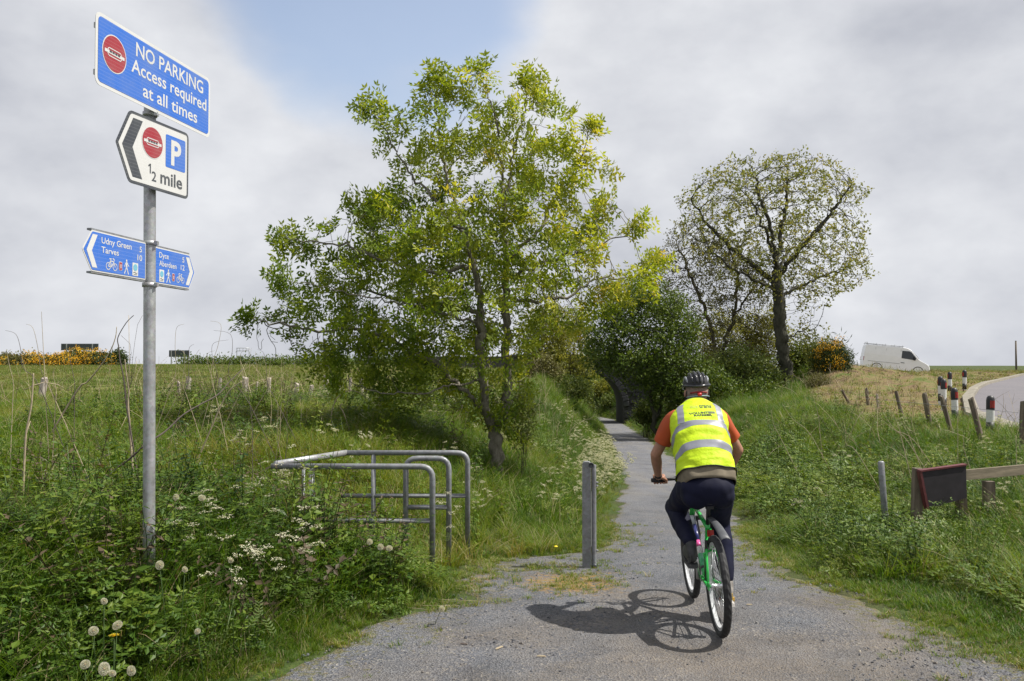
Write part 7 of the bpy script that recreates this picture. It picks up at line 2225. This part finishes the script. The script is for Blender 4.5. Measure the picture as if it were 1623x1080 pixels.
# big dry stalks and brambles, drawn along their run in the photograph
def stalk_thing(name, label, cat, pts, rads, mat, group=None, twigs=()):
    P_ = [PX(a_, b_, c_) for a_, b_, c_ in pts]
    base_ = P_[0].copy(); zg = tz(base_.x, base_.y)
    r_ = empty(name, (base_.x, base_.y, zg)); tag(r_, label, cat, group)
    o_ = Vector((base_.x, base_.y, zg))
    dn = (P_[0] - P_[1]); dn = dn * ((base_.z - zg + .05) / max(-dn.z, .05)) if dn.z < -.01 else Vector((0, 0, zg - .03 - base_.z)); dn.x = max(-.5, min(.5, dn.x)); L = [base_ + dn - o_] + [p - o_ for p in P_]
    # smooth the run
    sm = []
    for i in range(len(L) - 1):
        p0, p1, p2, p3 = L[max(i - 1, 0)], L[i], L[i + 1], L[min(i + 2, len(L) - 1)]
        for k_ in range(5):
            t = k_ / 5; sm.append(.5 * ((2 * p1) + (p2 - p0) * t + (2 * p0 - 5 * p1 + 4 * p2 - p3) * t * t + (3 * p1 - p0 - 3 * p2 + p3) * t ** 3))
    sm.append(L[-1])
    m_ = MB(); m_.tube(sm, list(np.linspace(rads[0], rads[1], len(sm))), 6); m_.build('stem', mat, r_)
    if twigs:
        for tw in twigs:
            m_ = MB(); q = [PX(a_, b_, c_) - o_ for a_, b_, c_ in tw]; m_.tube(q, [rads[1] * .9] + [rads[1] * .5] * (len(q) - 1), 5)
            m_.build('side_stem', mat, r_)
    return r_
DRY = plain('pale_dry_stem', (0.33, 0.27, 0.18), .8, var=.25, scale=25); DARKS = plain('dark_thin_stem', (0.09, 0.07, 0.06), .8, var=.3)
stalk_thing('dry_stalk', 'thick pale dry hogweed stalk standing at the far left', 'dry stalk', [(36, 790, 6.4), (38, 745, 6.4), (41, 690, 6.4), (46, 662, 6.4), (50, 640, 6.4), (52, 612, 6.4), (53, 592, 6.4)], (.009, .005), DRY, None, [[(42, 688, 6.4), (48, 668, 6.45), (56, 690, 6.5)], [(50, 612, 6.4), (70, 606, 6.5), (92, 610, 6.6), (102, 616, 6.7)], [(52, 612, 6.4), (44, 616, 6.4), (38, 618, 6.4)]])
stalk_thing('dry_stalk', 'long straight dry stalk slanting up to the right left of the post', 'dry stalk', [(122, 620, 12), (138, 606, 12), (158, 582, 12), (175, 556, 12), (183, 535, 12), (185, 518, 12)], (.014, .004), DRY)
stalk_thing('dry_stalk', 'dark forked dead stems just left of the sign post', 'dead stems', [(204, 665, 8), (200, 640, 8), (196, 600, 8), (190, 570, 8), (188, 550, 8), (187, 535, 8), (200, 512, 8), (212, 500, 8)], (.008, .003), DARKS, None, [[(208, 600, 8), (210, 570, 8), (214, 540, 8), (218, 515, 8), (226, 500, 8)], [(206, 660, 8), (204, 620, 8), (212, 585, 8), (216, 565, 8)], [(202, 655, 8), (199, 610, 8), (208, 560, 8), (206, 545, 8), (192, 532, 8)]])
stalk_thing('dry_stalk', 'pale straight stems behind the dark forked ones', 'dry stalk', [(205, 668, 8.5), (203, 640, 8.5), (204, 618, 8.5), (200, 590, 8.5), (198, 570, 8.5)], (.011, .005), DRY, None, [[(203, 620, 8.5), (214, 590, 8.5), (217, 572, 8.5)], [(204, 630, 8.5), (205, 560, 8.5), (204, 500, 8.5)]])
stalk_thing('bramble', 'dark bramble stem slanting behind the sign post', 'bramble', [(180, 748, 6.9), (205, 728, 6.9), (232, 704, 6.9), (262, 684, 7.0), (290, 658, 7.1), (320, 640, 7.2), (345, 626, 7.3), (365, 604, 7.4), (385, 585, 7.5)], (.010, .004), DARKS)
stalk_thing('dry_stalk', 'pale stalk curving up among the fence stumps', 'dry stalk', [(330, 690, 10), (345, 655, 10), (362, 622, 10), (384, 604, 10)], (.010, .006), DRY)
stalk_thing('dry_stalk', 'arched pale stalk in front of the shaded hollow', 'dry stalk', [(527, 690, 13.5), (525, 660, 13.5), (532, 635, 13.5), (546, 622, 13.5), (562, 620, 13.5), (580, 628, 13.5)], (.011, .006), DRY)
stalk_thing('dry_stalk', 'short bent stalk beside the arched one', 'dry stalk', [(553, 680, 13.4), (545, 655, 13.4), (539, 645, 13.4), (543, 640, 13.4)], (.010, .007), DRY)
G_D = 'bare stalks rising above the field skyline'
LST = ((288, 640, 300, 552, 6, 11), (300, 640, 292, 560, -8, 11), (275, 640, 312, 560, 4, 12), (318, 640, 338, 545, 20, 11), (345, 640, 350, 515, -14, 10.5), (330, 640, 328, 562, 10, 12), (395, 640, 365, 530, -22, 10), (372, 640, 382, 560, 12, 11), (410, 640, 430, 570, 9, 12), (440, 640, 418, 560, -8, 11), (262, 640, 280, 520, 10, 11), (455, 640, 462, 590, 5, 13), (66, 620, 25, 530, -14, 9), (72, 620, 66, 500, 0, 9), (90, 640, 52, 520, -9, 9), (118, 640, 110, 560, 4, 9), (88, 640, 84, 590, 3, 9), (20, 640, 12, 560, 5, 9), (400, 720, 392, 600, 3, 9.5), (438, 720, 446, 640, 3, 10), (445, 725, 440, 640, -4, 10), (452, 730, 455, 650, 2, 10))
for i, (x0, y0, x1, y1, bend_, Y) in enumerate(LST):
    vals = [c[0] + c[1] * .001 for c in LST if (c[0] > 238) == (x0 > 238)]
    if x0 <= 238: vals = [-v for v in vals]
    lab = '%s dry stalk leaning %s, %s to the %s of the sign post' % ('pale' if i % 3 else 'dark', 'leftwards' if x1 < x0 - 6 else 'rightwards' if x1 > x0 + 6 else 'hardly', rank((x0 + y0 * .001) * (1 if x0 > 238 else -1), vals), 'right' if x0 > 238 else 'left')
    stalk_thing('dry_stalk', lab, 'dry stalk', [(x0, y0, Y), (x0 * .6 + x1 * .4 + bend_ * .9, y0 * .6 + y1 * .4, Y), (x0 * .25 + x1 * .75 + bend_ * .2, y0 * .25 + y1 * .75, Y), (x1, y1, Y), (x1 + bend_ * 1.2, y1 - 6, Y)], (.0042, .0014), DRY if i % 3 else DARKS, G_D)
G_R = 'dry stalks leaning over the right bank'
RST = ((1430, 700, 1412, 650, 3, 12), (1450, 700, 1395, 662, -6, 13), (1446, 705, 1428, 668, 2, 12), (1440, 702, 1400, 655, -4, 12.5), (1518, 720, 1516, 640, 1, 13), (1535, 735, 1527, 690, -3, 12), (1611, 740, 1609, 690, 1, 11), (1360, 720, 1340, 690, -8, 12), (1585, 665, 1590, 625, 3, 17), (1600, 668, 1594, 640, -3, 17), (1240, 700, 1222, 650, -4, 14), (1285, 690, 1240, 640, -6, 15), (1300, 690, 1290, 630, 2, 16))
for i, (x0, y0, x1, y1, bd__, Y) in enumerate(RST):
    lab = 'thin dry stalk over the right bank weeds, %s counted rightwards from the cyclist' % rank(x0 + y0 * .001, [c[0] + c[1] * .001 for c in RST])
    stalk_thing('dry_stalk', lab, 'dry stalk', [(x0, y0, Y), ((x0 + x1) / 2 + bd__, (y0 + y1) / 2, Y), (x1, y1, Y)], (.0055, .002), DRY, G_R)
# litter on the gravel: pale straws and wood chips, dark leaf bits
for i, (px_, py_, L, an, c_, lb) in enumerate(((792, 1024, .09, 60, 'wood_chip', 'pale splinter of wood lying on the gravel'), (858, 1038, .06, 5, 'wood_chip', 'flat tan chip on the gravel left of the shadow'), (735, 1018, .05, 0, 'wood_chip', 'small dark leaf scrap on the gravel'), (1188, 953, .05, 10, 'wood_chip', 'bright scrap on the gravel right of the rear wheel'), (700, 955, .30, 15, 'straw_stem', 'dry straw stem on the mossy edge'), (672, 962, .25, -8, 'straw_stem', 'second dry straw lying at the foot of the weeds'), (730, 945, .35, 6, 'straw_stem', 'long dry straw at the corner of the weeds'))):
    Y = CAM_Z * FPX / (py_ - 575); t = PX(px_, py_, Y)
    m_ = MB(); w_ = .012 if c_ == 'wood_chip' else .003
    m_.box((0, 0, 0), (L, w_, .006 if c_ == 'wood_chip' else .003), taper=.7)
    o = m_.build(c_, DARKS if 'dark' in lb else DRY); o.location = (t.x, Y, tz(t.x, Y) + .016); o.rotation_euler = (0, R(4), R(an)); tag(o, lb, 'litter')
